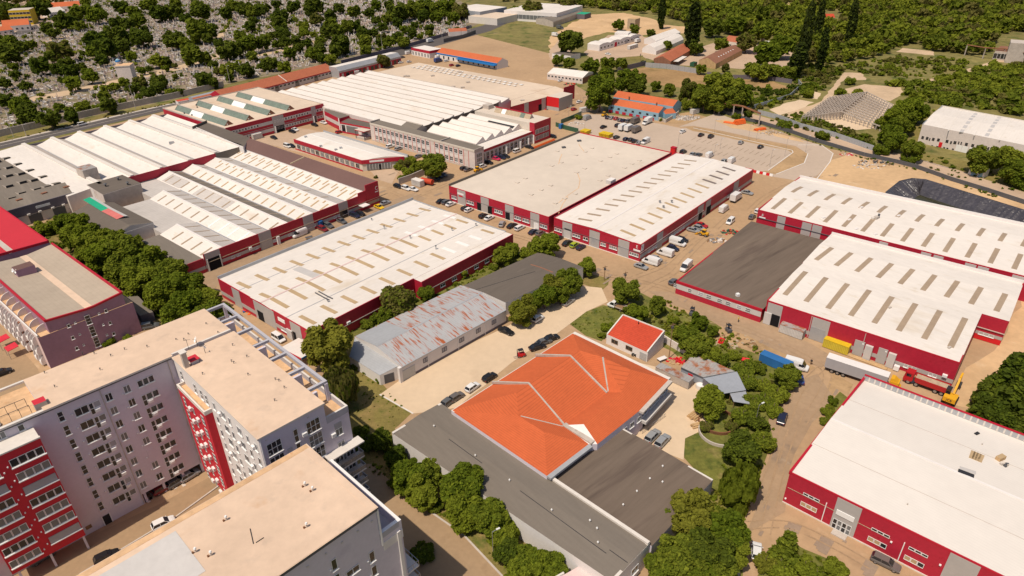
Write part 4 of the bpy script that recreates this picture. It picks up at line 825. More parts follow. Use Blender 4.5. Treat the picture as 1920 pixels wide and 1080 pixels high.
for q in ((1210, 193),):
    p = FB.pt(k8(*q)); mb = MB(); mb.box(p-Vector((0, 0, .05)), 2.2, 1.4, .6, .4, "dirty_concrete"); mb.build("roof_hatch", FB.root)
pts = [AB(171.4, -279.2), AB(171.4, -229.6), AB(179.2, -223.2), AB(180, -217.6), AB(187.6, -217.8), AB(187.8, -278.6)]
LO = Hall("showroom_building", "low red fascia showroom with white shallow vaulted roof", [AB(171.6, -279), AB(171.6, -229.8), AB(187.4, -218.2), AB(187.4, -278.4)], 4.6, [(0, 0), (.25, .75), (.5, 1.05), (.75, .75), (1, .1)], 't', wall="cream_wall", roof="white_roof", cat="showroom")
f = Fac(AB(171.4, -279.2), AB(171.4, -229.6), LO.root); f.part("fascia", 0, f.L, 3.3, 5.0, "red_clad", -.25, .1); f.part("plinth", 0, f.L, 0, .6, "red_clad", 0, .12)
for j in range(13):
    t = 2+j*3.6; f.win(t, t+2.2, .8, 2.9, 3 if j % 2 else 2, 1, glass="glass_pale" if j % 4 else "glass", sill=False)
f = Fac(AB(171.4, -229.6), AB(186, -218.8), LO.root); f.part("fascia", 0, f.L, 3.3, 5.0, "red_clad", -.25, .1); f.part("sign_plate", f.L*.18, f.L*.52, 3.8, 4.6, "sign_white", 0, .14)
f.part("glazing", f.L*.1, f.L*.66, .4, 3.0, "glass_pale", 0, .05); f.part("doorway", f.L*.38, f.L*.44, .2, 2.6, "opening", 0, .09)
for j in range(9): f.part("mullion", f.L*(.1+j*.07)-.06, f.L*(.1+j*.07)+.06, .4, 3.0, "frame_white", 0, .1)
f = Fac(AB(186, -218.8), AB(187.6, -278), LO.root); Fac(AB(187.6, -218), AB(187.6, -278.5), LO.root).part("parapet", 0, 60, 3.5, 5.6, "metal_grey", -.25, .05)
LO.strip(LO.P(.02, .5), LO.P(.94, .5), .35, "skylight_white", "ridge_cap", .06)
for q in ((800, 465), (970, 570), (1195, 590), (1140, 610)): p = LO.pt(k5(*q)); mb = MB(); mb.box(p, 1.2, .8, .7, .3, "metal_grey"); mb.build("roof_vent", LO.root)
WS = Hall("factory_hall", "grey felt factory roof covered with rows of dark tilted skylight boxes", [AB(20, -372), AB(20, -286), AB(79.5, -297), AB(73.5, -372)], 6.6, [(0, 0), (1, 0)], 't', wall="dark_wall", roof="bitumen_light")
k6 = K(0, 240, 6.75)
for r_, (x0, y0, x1, y1, n) in enumerate(((70, 380, 700, 700, 5), (-50, 420, 580, 735, 5), (-70, 515, 450, 765, 4), (-60, 640, 260, 815, 3), (-100, 760, 130, 880, 2))):
    P_, Q_ = G(*k6(x0, y0), 6.9), G(*k6(x1, y1), 6.9)
    for j in range(n):
        c = P_.lerp(Q_, j/max(1, n-1)); m = MB(); o = c-BX*2.6-AX*1.2; o.z = 6.55
        v = [o, o+BX*5.0, o+BX*5.0+AX*2.5, o+AX*2.5]; t = [v[0]+Vector((0, 0, .15)), v[1]+Vector((0, 0, 1.0)), v[2]+Vector((0, 0, 1.0)), v[3]+Vector((0, 0, .15))]
        m.face(t, "bitumen_light"); m.face([v[1], v[2], t[2], t[1]], "ink"); m.face([v[0], v[1], t[1], t[0]], "concrete"); m.face([v[2], v[3], t[3], t[2]], "bitumen_light"); m.face([v[3], v[0], t[0], t[3]], "bitumen_light"); m.build("roof_light", WS.root)
LF = Hall("factory_hall", "long dark factory front with a pale sign, felt roof above loading doors", [AB(30, -297), AB(30, -283.2), AB(83.1, -283.2), AB(83.1, -297)], 7.0, [(0, .2), (1, 0)], 's', wall="dark_wall", roof="bitumen_light")
f = LF.fac(1); f.part("fascia", 0, f.L, 3.6, 7.05, "dark_wall", 0, .5); f.part("lower_wall", 0, f.L, 0, 3.6, "pale_stucco", 0, .3)
t0, t1 = f.tu(440/6.75, 6), f.tu(620/6.75, 6); f.part("sign_plate", t0, t1, 5.0, 5.9, "sign_white", .4, .58)
for u in (330, 600, 800): t0 = f.tu(u/6*1.0, 1.8); f.part("gate", t0, t0+4.2, .1, 3.3, "dark_metal", .2, .36)
for u in (50, 71, 95, 115): t0 = f.tu(u, 3.6); f.part("wall_lamp_box", t0, t0+1.0, 3.4, 4.0, "concrete_light", .3, 1.2)
for q in ((560, 828), (840, 750), (245, 912)): p = LF.pt(k6(*q)); m = MB(); m.box(p, 2, 1.2, .4, 1, "brown_tile"); m.build("roof_hatch", LF.root)
BXB = Hall("plant_room", "tall concrete plant box standing between the factory roofs", rect(85.2, 90.6, -300, -293), 11.0, [(0, 0), (1, 0)], 's', wall="dirty_concrete", roof="rusty_patch", cat="building")
md = poly_box("annex_building", "flat dark roofed annex with small vents beside the plant box", "annex", [AB(82.4, -284), AB(81.9, -268.2), AB(96.3, -269.2), AB(96, -284.5)], 0, 8.2, "pale_stucco", "bitumen")
f = Fac(AB(81.9, -268.2), AB(96.3, -269.2), md); f.part("wall_render", 0, f.L, 0, 8.0, "dirty_concrete", 0, .06); m = MB()
Fac(AB(82.4, -284), AB(81.9, -268.2), md).part("wall_render", 0, 6, 3, 8.0, "white_render", 0, .05)
for q in ((1340, 740), (1500, 660), (1620, 720)): p = G(*k6(*q), 8.2); m = MB(); m.cyl(p, p+Vector((0, 0, 1)), .3, .3, 8, "dark_metal"); m.cyl(p+Vector((0, 0, 1)), p+Vector((0, 0, 1.4)), .7, .2, 8, "dark_metal"); m.build("roof_vent", md)
W1 = Hall("warehouse_hall", "red warehouse with white two bay roof, lorries and containers along its front", rect(161.4, 188, -48.6, -3.6), 6.9, [(0, 0), (.7, .7), (1, .45)], 't', roof="white_roof_cross")
W1.wall.name = "wall"
rear = Hall("", "", rect(188, 213.8, -48.8, 2.3), 6.9, [(0, .45), (.55, .9), (1, 0)], 't', roof="white_roof_cross", root=W1.root, wallname="rear_wall", roofname="rear_roof")
W1.row((1471.5, 553), (1511, 509.5), (1782, 651), (1810, 596.5), 8, 1.35, "skylight_brown")
rear.row((1530, 487.5), (1560, 464.5), (1868, 583.5), (1885, 551), 9, 1.35, "skylight_brown")
W1.parapet(0, .12, .25, "red_trim", lo=-.2, name="roof_edge"); W1.parapet(3, .3, .25, "red_trim", lo=-.2, name="roof_edge"); rear.parapet(2, .9, .3, "white_render"); rear.parapet(3, .3, .25, "white_render", lo=-.2, name="roof_edge"); W1.parapet(1, .15, .2, "red_trim", lo=-.2, name="roof_edge"); rear.parapet(1, .15, .2, "red_trim", lo=-.2, name="roof_edge")
f = W1.fac(0); k = K(1440, 540, 4)
for a, b in ((-3, 105), (330, 460)): t0, t1 = max(0, f.tu(1440+a/4, 5)), f.tu(1440+b/4, 5); f.part("cladding_panel", t0, t1, .1, 6.6, "grey_clad", 0, .07)
t0, t1 = f.hit(*k(30, 200))[0], f.hit(*k(80, 270))[0]; f.part("gate_opening", t0, t1, .1, 3.6, "opening", 0, .1); f.part("open_gate_leaf", t0-1.9, t0, .1, 3.6, "pale_clad", .07, .4)
t0, t1 = f.hit(*k(320, 300))[0], f.hit(*k(420, 380))[0]; f.part("gate", t0, t1, .1, 3.8, "metal_grey", .07, .12)
f.part("cladding_band", f.hit(*k(105, 250))[0], f.L, 1.05, 2.1, "grey_clad", 0, .05)
for a, b in ((645, 725), (840, 915)): t0, t1 = f.hit(1440+a/4, 540+430/4)[0], f.hit(1440+b/4, 540+470/4)[0]; f.part("open_gate_leaf", t0, t1-.3, .1, 4.3, "grey_clad", .1, .3); f.part("notice", t1-.9, t1-.5, 3.6, 4.0, "sign_white", .3, .33); f.part("open_gate_leaf", t1, t1+1.7, .1, 4.0, "pale_clad", .1, .9)
for a, b in ((1020, 1115), (1228, 1290)):
    t0, t1 = f.hit(*k(a, 575))[0], f.hit(*k(b, 600))[0]; f.ribbon(t0, t1, 1.2, 2.1, 3 if a == 1020 else 2, 1)
t0 = f.hit(*k(1330, 650))[0]; f.part("air_conditioner", t0-.5, t0+.5, 2.3, 3.0, "frame_white", 0, .6)
t0 = f.hit(*k(970, 590))[0]; f.part("air_conditioner", t0-.6, t0+.6, .3, 1.5, "frame_white", .6, 1.5)
for x in (320, 760): t0 = f.hit(1440+x/4, 540+260/4)[0]; f.part("downpipe", t0-.07, t0+.07, .3, 6.7, "concrete", .02, .2)
fr = Fac(AB(188, -3.6), AB(188, 2.3), W1.root); fr.part("cladding", .02, 5.9, .1, 6.9, "red_clad", 0, .05); fr.part("cladding_band", .02, 5.9, 1.6, 2.5, "grey_clad", 0, .08); fr.ribbon(.8, 4.2, 1.6, 2.4, 3, 1); fr.part("base", .02, 5.9, .1, 1.5, "bright_red", 0, .08); fr.part("wall_pipe", 0, 6, 3.5, 3.65, "concrete", .1, .35)
for x, y in ((912, 150), (1358, 450)): p = W1.pt(k(x, y)); m = MB(); m.box(p, .9, .5, .35, .5, "concrete"); m.build("roof_vent", W1.root)
AN = Hall("annex_building", "low annex with streaky dark felt roof and red base between two warehouses", rect(160.8, 213.4, -74.6, -49.2), 4.0, [(0, 0), (1, .5)], 't', wall="red_clad", roof="bitumen_streaky", cat="annex")
for i in (0, 3): AN.parapet(i, .22, .3, "red_trim", lo=-.55 if i == 0 else -.3, name="roof_edge", out=.12)
f = AN.fac(0); f.part("cladding_band", .1, f.L-.1, 1.75, 3.4, "pale_clad", 0, .06)
for x in ((1215, 1240), (1320, 1350), (1398, 1436), (1458, 1497), (1540, 1578), (1602, 1642), (1686, 1726), (1750, 1792)):
    t0, t1 = f.tu(960+x[0]/4, 2.6), f.tu(960+x[1]/4, 2.6); f.win(t0, t1, 1.95, 3.15, 1, 2, glass="shutter" if x[0] in (1398, 1686) else "glass_pale", sill=False, off=.06)
p = AN.pt((1383, 555)); m = MB(); m.box(p, .9, .9, .8, .3, "frame_white"); m.build("roof_unit", AN.root)
F_ = Hall("warehouse_hall", "long white roofed red warehouse reaching the right edge, with an F sign", rect(217.3, 256.2, -74.3, 62), 7.4, [(0, 0), (.62, 1.0), (1, .2)], 't', roof="white_roof_cross")
F_.row((1448.5, 392), (1472.5, 372), (1901, 504.5), (1914, 476.5), 13, 1.35, "skylight_brown"); k8b = K(1440, 270, 4)
F_.row((1485.5, 360.5), (1503.5, 350.5), (1917, 462), (1926, 447), 13, 1.3, "skylight_brown")
F_.parapet(2, 1.2, .35, "white_render"); F_.parapet(0, .12, .25, "red_trim", lo=-.2, name="roof_edge"); F_.parapet(3, .5, .3, "red_trim", lo=-.3, name="roof_edge")
f = F_.fac(0)
for a, b in ((70, 130), (255, 325), (332, 402), (830, 895), (1143, 1218), (1237, 1310), (1472, 1555), (1568, 1650), (1825, 1915)): t0, t1 = f.tu(1440+a/4, 6), f.tu(1440+b/4, 6); f.part("cladding_panel", t0, t1, .1, 7.2, "pale_clad" if a > 800 else "grey_clad", 0, .07)
f.part("wall_line", 0, 32, 4.7, 4.85, "dark_metal", 0, .25); t0 = f.tu(1427, 6); text(F_.root, "F", f, t0+.6, 5.4, 1.5, "sign_white", .1); f.part("sign_plate", t0-.5, t0+1.7, 4.9, 5.3, "sign_white", 0, .1)
for x, y in ((415, 555), (660, 640), (805, 680), (610, 570), (700, 478), (980, 540)): p = F_.pt(k8b(x, y)); m = MB(); m.box(p-Vector((0, 0, .03)), 1.3, .7, .35, .5, "white_render"); m.build("roof_vent", F_.root)
p = F_.pt(k8b(810, 560)); m = MB(); m.box(p, 1.6, 1.1, .8, .6, "concrete"); m.cyl(p+Vector((.9, .4, 0)), p+Vector((.9, .4, 1.5)), .35, .35, 8, "dark_metal"); m.cyl(p+Vector((-1.2, -.2, 0)), p+Vector((-1.2, -.2, .6)), .5, .5, 8, "concrete_light"); m.build("roof_unit", F_.root)
NR = Hall("warehouse_hall", "big red warehouse in the lower right corner with ribbed white roof and grey bays", [AB(102.6, -20.8), AB(99.6, 62), AB(138.2, 62), AB(141, -18.7)], 7.6, [(0, 0), (.5, .7), (1, -.4)], 't', roof="rib_roof")
NR.parapet(2, 1.0, .3, "metal_grey"); NR.parapet(3, .35, .3, "red_trim", lo=-.5, name="roof_edge", out=.15); NR.parapet(0, .1, .25, "red_trim", lo=-.22, name="roof_edge")
m = MB(); fb = Fac(NR.foot[3], NR.foot[2], NR.root)
for j in range(70): fb.slab(m, 1+j*1.15, 1.3+j*1.15, 7.3, 8.5, "concrete_light", .31, .36)
m.build("parapet_rib", NR.root)
fb.part("parapet_cap", 0, fb.L, 8.55, 8.68, "red_trim", -.1, .4)
NR.strip(NR.P(0, .5), NR.P(1, .5), .5, "white_render", "ridge_cap", .08)
for t in (.26, .74): NR.strip(NR.P(0, t), NR.P(1, t), .12, "concrete", "roof_seam", .03)
f = NR.fac(0); k = K(1440, 810, 4)
t0, t1 = f.tu(1440+517/4, 6.5), f.tu(1440+700/4, 6.5); f.part("cladding_panel", t0, t1, .1, 7.4, "grey_clad", 0, .07)
a = f.hit(*k(520, 575)); b = f.hit(*k(640, 680)); f.part("sign_plate", a[0], b[0], b[1]+.15, a[1]-.05, "sign_white", .07, .2)
a = f.hit(*k(487, 662)); b = f.hit(*k(612, 770)); n = 4
for j in range(n): w_ = (b[0]-a[0])/n; f.win(a[0]+j*w_, a[0]+(j+1)*w_-.05, .15, 2.5, 1, 2, glass="glass_pale" if j % 2 else "glass", sill=False, off=.07, name="glazed_door")
m = MB(); f.slab(m, a[0]+.5, b[0]-.2, 0, .22, "concrete", .1, 1.6); m.build("doorstep", NR.root)
t0, t1 = f.tu(1440+1358/4, 6.5), f.tu(1440+1585/4, 6.5); f.part("cladding_panel", t0, t1, .1, 7.4, "grey_clad", 0, .07)
for (x0, y0), (x1, y1), g in (((265, 460), (385, 530), 0), ((245, 530), (362, 608), 1), ((777, 722), (910, 800), 0), ((748, 792), (883, 880), 1), ((1055, 866), (1197, 947), 0), ((1020, 935), (1163, 1025), 1)):
    a = f.hit(*k(x0, y0)); b = f.hit(*k(x1, y1)); n = 3; w_ = (b[0]-a[0])/n; h0 = 4.75 if g == 0 else 2.0
    h0 = b[1]; h1 = h0+(.62 if g == 0 else 1.05)
    for j in range(n): f.win(a[0]+j*w_, a[0]+(j+1)*w_-.03, h0, h1, 1, 1, glass="glass" if g == 0 or (x0, j) in ((748, 2), (1020, 2)) else "skylight_tan", sill=False)
f.part("wall_cable", .3, f.hit(*k(900, 850))[0], 4.0, 4.06, "sandy_load", 0, .08)
for x, y, x1, y1 in ((442, 530, 398, 685), (1027, 828, 963, 985)): a = f.hit(*k(x, y)); f.part("downpipe", a[0]-.07, a[0]+.07, .1, a[1], "sign_white", 0, .2)
for x, y in ((133, 496), (926, 822), (1293, 994)): a = f.hit(*k(x, y)); f.part("wall_lamp", a[0]-.15, a[0]+.15, a[1]-.12, a[1]+.12, "sign_white", 0, .25)
f.part("plinth", 0, f.L, 0, .25, "concrete_light", 0, .12)
NR.row(k(1525, 160), k(1600, 195), k(1535, 190), k(1600, 220), 1, 2.0, "skylight_dark", name="hatch_frame")
P0, P1, Q0, Q1 = [NR.pt(k(*c)) for c in ((1530, 140), (1512, 195), (1618, 178), (1595, 228))]
for j in range(4): kk = (j+.5)/4; NR.strip(P0.lerp(Q0, kk), P1.lerp(Q1, kk), .75, "skylight_tan", "skylight", .12)
a, b = NR.pt(k(1425, 290)), NR.pt(k(1545, 335)); NR.strip(a, b, 1.0, "ink", "skylight", .15); a, b = NR.pt(k(1437, 268)), NR.pt(k(1560, 308)); NR.strip(a, b, 1.0, "skylight_pale", "skylight", .05)
p = NR.pt(k(1740, 205)); m = MB(); m.box(p, 1.7, .9, .8, .4, "new_wood", "skylight_tan"); m.build("roof_crate", NR.root)
p = NR.pt(k(1775, 250)); m = MB()
for j in range(6): m.box(p+Vector((rnd.uniform(-.8, .8), rnd.uniform(-.5, .5), -.02)), .5, .3, rnd.uniform(.15, .5), rnd.uniform(0, 3), "concrete" if j % 2 else "dark_metal")
m.build("roof_clutter", NR.root)
for x, y in ((1045, 545), (1605, 95)): p = NR.pt(k(x, y)); m = MB(); m.cyl(p-Vector((0, 0, .02)), p+Vector((0, 0, .3)), .12, .12, 8, "concrete"); m.build("roof_vent", NR.root)
for x, y in ((1566, 14), (1085-0, -370)): p = NR.pt(k(x, y)); m = MB(); m.box(p-Vector((0, 0, .02)), 1.0, .55, .25, .45, "ink"); m.build("roof_vent", NR.root)
ko = K(830, 610, 3.724)
def O(x, y, z): return G(*ko(x, y), z)
ZE, ZV2 = 6.4, 6.7
va = O(907, 55, ZE); vb = O(1577, 380, ZE); vc = O(1372, 598, ZE); vd = O(1080, 830, ZE); ve = O(1020, 830, ZE); vbt = O(728, 1052, ZE); vf = O(60, 595, ZE)
r1 = O(955, 175, 9.0); r6 = O(515, 470, 9.0); m1 = O(1115, 222, 8.8); r2 = O(1310, 308, 8.6); v1 = O(1150, 468, ZV2); v2 = O(845, 697, ZV2); x_ = O(1250, 465, 8.0); g_ = O(985, 690, 8.0); m2 = O(530, 632, 8.4); r7 = O(710, 746, 8.2)
c0 = sum((va, vb, ve, vf), Vector())/4
OB = thing("orange_roof_building", "office block under a large complex bright orange tiled roof", "building", (c0.x, c0.y, 0))
for nm, pts in (("roof_slope", [va, r1, r6, vf]), ("roof_slope", [r1, m1, v1, v2, m2, r6]), ("roof_slope", [va, vb, r2, m1, r1]), ("roof_slope", [m1, r2, vc, x_, v1]), ("roof_slope", [r2, vb, vc]), ("wing_roof", [v1, x_, g_, v2]), ("wing_roof", [x_, vc, vd, g_]), ("front_roof", [vf, r6, m2, r7, vbt]), ("front_roof", [r7, vbt, ve]), ("front_roof", [m2, r7, ve, v2])):
    mb = MB(); mb.face(pts[::-1], "orange_tile"); o = mb.build(nm, OB)
    if o.data.polygons[0].normal.z < 0: o.data.flip_normals()
W = MB(); ring_ = [va, vf, vbt, ve, vd, vc, vb]
for p, q in zip(ring_, ring_[1:]+ring_[:1]): W.face([(p.x, p.y, 0), (q.x, q.y, 0), (q.x, q.y, ZE-.02), (p.x, p.y, ZE-.02)], "lilac_render")
W.face([v2, ve, vd, g_], "white_render"); W.build("wall", OB)
def firewall(pts, w_=.36, up=.22):
    mb = MB()
    for p, q in zip(pts, pts[1:]):
        d = q-p; x = Vector((-d.y, d.x, 0)).normalized()*w_/2; mb.obox(p-x-Vector((0, 0, .4)), d, x*2, Vector((0, 0, .4+up)), "dirty_concrete")
    mb.build("fire_wall", OB)
firewall([O(648, 205, 7.0), O(890, 213, 9.1), O(1148, 472, 6.8)]); firewall([O(345, 396, 7.0), O(600, 405, 9.1), O(848, 694, 6.8)]); firewall([O(1118, 224, 8.8), O(1157, 462, 6.8)], .4, .12); firewall([O(545, 634, 8.3), O(840, 706, 6.8)], .25, .08); firewall([O(848, 692, 6.8), O(1050, 820, 6.6)], 1.1, .2)
def gut(p, q, w_=.9, m="concrete_light", z=ZE):
    d = Vector((q.x-p.x, q.y-p.y, 0)); n = Vector((d.y, -d.x, 0)).normalized()*w_; mb = MB(); mb.obox((p.x, p.y, z-.45), d, n, Vector((0, 0, .5)), m); mb.build("gutter", OB)
gut(va, vf, -.9, "concrete_light"); gut(vb, va, .9); gut(vc, vb, 1.0, "concrete"); gut(vbt, ve, 1.0, "zinc_sheet")
f = Fac(vc, vb, OB)
for t, w_ in ((1.5, 2.2), (5, 1.2), (6.5, 1.2), (8, 1.2), (11, 2.4)): f.win(t, t+w_, 3.6, 5.2, 2, 1, glass="glass", sill=True)
f.part("balcony", 1, f.L-.4, 2.6, 3.3, "pale_clad", 0, 1.4); f.part("doorway", 2.5, 4, .1, 2.3, "opening", 0, .06)
f = Fac(vd, vc, OB)
for t in (8.5, 11, 13.5): f.win(t, t+1.4, 3.4, 4.8, 2, 1)
k = K(720, 740, 3)
w1 = Hall("flat_roof_wing", "long flat wing with dark grey felt roof and white walls behind trees", quad(5.2, (735, 812), (1150, 1092), (1218, 1020), (826, 757)), 5.2, [(0, 0), (.55, .55), (1, .2)], 't', wall="white_render", roof="bitumen_light", cat="building")
w1.parapet(1, .25, .5, "concrete_light", name="roof_edge", lo=-.3); w1.parapet(3, .25, .5, "concrete_light", name="roof_edge", lo=-.3); Fac(w1.P(.62, 1), w1.P(1, 1), w1.root); w1.fac(1)
f = Fac(w1.foot[2], w1.foot[3], w1.root); f.part("parapet", 0, 21.5, 4.6, 5.85, "concrete_light", -.6, .05)
f = w1.fac(1); f.win(5.2, 7.2, 1.6, 3.2, 2, 1)
for x, y in ((282, 182), (514, 348), (706, 487), (943, 655), (1203, 837), (1158, 714), (1198, 758)):
    p = w1.pt(k(x, y)); m = MB(); m.cyl(p-Vector((0, 0, .02)), p+Vector((0, 0, .38)), .1, .1, 8, "concrete"); m.cyl(p+Vector((0, 0, .38)), p+Vector((0, 0, .6)), .2, .08, 8, "sign_white"); m.build("roof_vent", w1.root)
for a, b in (((365, 250), (552, 386)), ((765, 540), (1250, 893)), ((1268, 873), (1370, 945))): w1.strip(w1.pt(k(*a)), w1.pt(k(*b)), .12, "ink", "felt_seam", .03)
w2 = Hall("flat_roof_wing", "square flat wing with streaky brown felt roof and white vents", quad(4.7, (1039, 898), (1222, 1024), (1337, 900), (1166, 803)), 4.7, [(0, .1), (.5, .3), (1, 0)], 's', wall="lilac_render", roof="bitumen_streaky", cat="building")
w2.parapet(2, .15, .35, "concrete_light", name="roof_edge", lo=-.2)
for x, y in ((1567, 407), (1495, 477), (1422, 548), (1566, 496), (1345, 624)):
    p = w2.pt(k(x, y)); m = MB(); m.cyl(p-Vector((0, 0, .02)), p+Vector((0, 0, .3)), .1, .1, 8, "concrete"); m.cyl(p+Vector((0, 0, .3)), p+Vector((0, 0, .5)), .2, .1, 8, "sign_white"); m.build("roof_vent", w2.root)
f = w2.fac(1); f.win(13, 14.2, 1.5, 2.8, 1)
q = quad(3.2, (1030, 1093), (1085, 1062), (1135, 1100), (1075, 1150)); pr_ = poly_box("porch_building", "small porch with pale parapets at the bottom edge among trees", "porch", q, 0, 3.2, "white_render", "pink_render"); Fac(q[0], q[1], pr_).part("parapet", 0, 3, 3.0, 3.6, "concrete_light", -.3, .02)
ks = K(640, 460, 3.856)
SH = Hall("storage_shed", "long white shed whose ribbed metal roof is streaked with orange rust", quad(4.3, ks(95, 662), ks(432, 880), ks(1190, 465), ks(862, 290)), 4.3, [(0, .1), (.5, 1.55), (1, 0)], 's', wall="white_render", roof="rust_sheet", cat="shed")
f = SH.fac(1)
for x in (610, 745, 870, 990, 1103): t = f.tu(*ks(x, 0)[:1], 2.4); f.win(t-.8, t+.8, 1.9, 3.2, 2, 1, glass="shutter", frame="frame_dark", sill=False)
t = f.tu(ks(490, 0)[0], 2); f.part("gate", t-2.2, t+1.8, .05, 3.0, "metal_grey", 0, .08); f.part("plinth", 0, f.L, 0, .7, "dark_wall", 0, .06); f.part("eaves_gutter", 0, f.L, 4.1, 4.3, "metal_grey", 0, .25)
for t in (8, 18, 27.5): f.part("downpipe", t, t+.12, .1, 4.2, "frame_white", 0, .15)
SH.strip(SH.P(.5, 0), SH.P(.5, 1), .5, "zinc_sheet", "ridge_cap", .06)
m = MB(); c = [SH.P(.02, .002, .16), SH.P(.49, .002, 1.56), SH.P(.49, .27, 1.56), SH.P(.02, .27, .16)]; m.face([p+Vector((0, 0, .03)) for p in c], "zinc_sheet"); m.build("new_roof_sheet", SH.root)
f = SH.fac(0); f.part("gate_post", f.L-.5, f.L+.3, 0, 4.4, "white_render", 0, .8)
f0, f1 = SH.foot[0], SH.foot[1]; o0, o1 = G(*ks(58, 802), 3.0), G(*ks(277, 940), 3.0); f1b = f0.lerp(f1, .93)
LT = thing("lean_to_shed", "grey metal lean-to roof with white walls at the end of the rusty shed", "shed", (o0.x, o0.y, 0))
m = MB(); m.face([(o0.x, o0.y, 3.0), (o1.x, o1.y, 3.0), (f1b.x, f1b.y, 3.9), (f0.x, f0.y, 3.9)], "zinc_sheet"); m.build("roof", LT)
m = MB()
for p, q, zp, zq in ((f0, o0, 3.9, 3.0), (o0, o1, 3.0, 3.0), (o1, f1b, 3.0, 3.9)): m.face([(p.x, p.y, 0), (q.x, q.y, 0), (q.x, q.y, zq-.05), (p.x, p.y, zp-.05)], "white_render")
m.build("wall", LT); f = Fac(o1, f1b, LT); f.part("gate", 1, f.L-1.2, .1, 2.6, "dark_metal", 0, .06)
DS = Hall("storage_shed", "dark grey felt roofed shed beyond the rusty shed, trees along its side", quad(4.2, ks(880, 292), ks(1188, 415), ks(1750, 158), ks(1425, 50)), 4.2, [(0, 0), (.5, .45), (1, 0)], 's', wall="white_render", roof="bitumen", cat="shed")
f = DS.fac(1); f.part("gate", f.L-4, f.L-1.5, .1, 2.8, "metal_grey", 0, .06)
f = DS.fac(2)
DS.strip(DS.P(.3, .0), DS.P(.55, .62), .15, "ink", "felt_seam", .03); DS.strip(DS.P(.28, .72), DS.P(.78, .72), .5, "brown_tile", "felt_patch", .03)
q = [G(1137.5, 626.5, 2.9), G(1214.5, 661, 2.9), G(1246.5, 621.5, 4.9), G(1167, 590.5, 4.9)]
RH = Hall("small_house", "small white house with bright red sloping tile roof", q, 2.9, [(0, 0), (1, 2.0)], 't', wall="white_render", roof="red_tile", cat="house")
f = RH.fac(0)
for t in (1.6, 6.0): f.win(t, t+2.0, 1.1, 2.3, 2, 1, glass="glass", frame="wood", sill=False)
f.part("door", 10.2, 12.2, .05, 2.2, "metal_grey", 0, .06)
for i in (1, 3):
    p, r = RH.foot[i], RH.foot[(i+1) % 4]; zz = (2.9, 4.9) if i == 1 else (4.9, 2.9); mb = MB(); d = Vector((r.x-p.x, r.y-p.y, zz[1]-zz[0])); n = Vector((-d.y, d.x, 0)).normalized()*.35
    mb.obox((p.x, p.y, zz[0]-.2), d, n, Vector((0, 0, .42)), "concrete_light"); mb.build("verge", RH.root)
mb = MB(); p = RH.P(.43, .88, 1.75); mb.cyl(p, p+Vector((0, 0, .9)), .1, .1, 6, "ink"); mb.build("stove_pipe", RH.root)
mb = MB(); a, b = RH.P(.02, .99, 2.0), RH.P(.98, .99, 2.0); mb.obox(a-Vector((0, 0, .15)), b-a, Vector((.2, .25, 0)), Vector((0, 0, .35)), "concrete_light"); mb.build("verge", RH.root)
kr = K(1100, 560, 4.5)
q = [G(*kr(798, 578), 2.6), G(*kr(982, 662), 2.6), G(*kr(1250, 612), 3.3), G(*kr(905, 455), 3.3)]
RS = Hall("workshop_shed", "low workshop with patchy rusted sheet roof and red door", q, 2.6, [(0, 0), (1, .7)], 't', wall="slate_sheet", roof="rusty_patch", cat="shed")
f = RS.fac(0); f.part("door", f.L*.34, f.L*.55, .05, 1.9, "bright_red", 0, .06); f.part("fascia", 0, f.L, 2.2, 2.6, "dark_metal", 0, .1)
q = [G(*kr(985, 672), 2.9), G(*kr(1150, 802), 2.5), G(*kr(1345, 772), 2.5), G(*kr(1268, 615), 3.2)]
SL = thing("open_shelter", "slate grey sheet roof shelter next to the rusty workshop", "shelter", (q[1].x, q[1].y, 0)); mb = MB(); mb.face(q, "slate_sheet"); mb.face([p-Vector((0, 0, .12)) for p in q][::-1], "dark_metal")
mb.build("roof", SL); mb = MB()
for p in q: c = p.lerp(sum(q, Vector())/4, .06); mb.cyl((c.x, c.y, 0), (c.x, c.y, c.z), .09, .09, 6, "wood")
mb.build("post", SL); mb = MB(); mb.face([(q[0].x, q[0].y, 0), (q[1].x, q[1].y, 0), (q[1].x, q[1].y, 2.3), (q[0].x, q[0].y, 2.7)], "dark_wall"); mb.build("side_wall", SL)
q = [G(*kr(1208, 800), 2.2), G(*kr(1240, 868), 1.9), G(*kr(1378, 890), 1.9), G(*kr(1342, 780), 2.2)]
SL = thing("open_shelter", "smallest slate lean-to roof tucked below the larger slate shelter", "shelter", (q[1].x, q[1].y, 0)); mb = MB(); mb.face(q, "slate_sheet"); mb.face([p-Vector((0, 0, .1)) for p in q][::-1], "dark_metal"); mb.build("roof", SL); mb = MB()
for p in q: c = p.lerp(sum(q, Vector())/4, .08); mb.cyl((c.x, c.y, 0), (c.x, c.y, c.z), .08, .08, 6, "wood")
mb.build("post", SL)
TH = math.radians(45.5); UX = Vector((math.cos(TH), math.sin(TH), 0)); VX = Vector((math.sin(TH), -math.cos(TH), 0))
def UV(a, b, z=0.0): p = UX*a+VX*b; return Vector((p.x, p.y, z))
def slab_uv(mb, u0, u1, v0, v1, z0, z1, m, top=None):
    return mb.prism([UV(u0, v0), UV(u0, v1), UV(u1, v1), UV(u1, v0)], z0, z1, m, top, True)
def pipe_vents(root, pts, z, h=.55):
    for q in pts:
        p = G(*q, z); m = MB(); m.cyl(p-Vector((0, 0, .05)), p+Vector((0, 0, h)), .055, .055, 6, "frame_dark"); m.cyl(p+Vector((0, 0, h-.1)), p+Vector((.25, -.1, h-.05)), .07, .07, 6, "frame_dark"); m.build("roof_vent_pipe", root)
ZR = 28.2
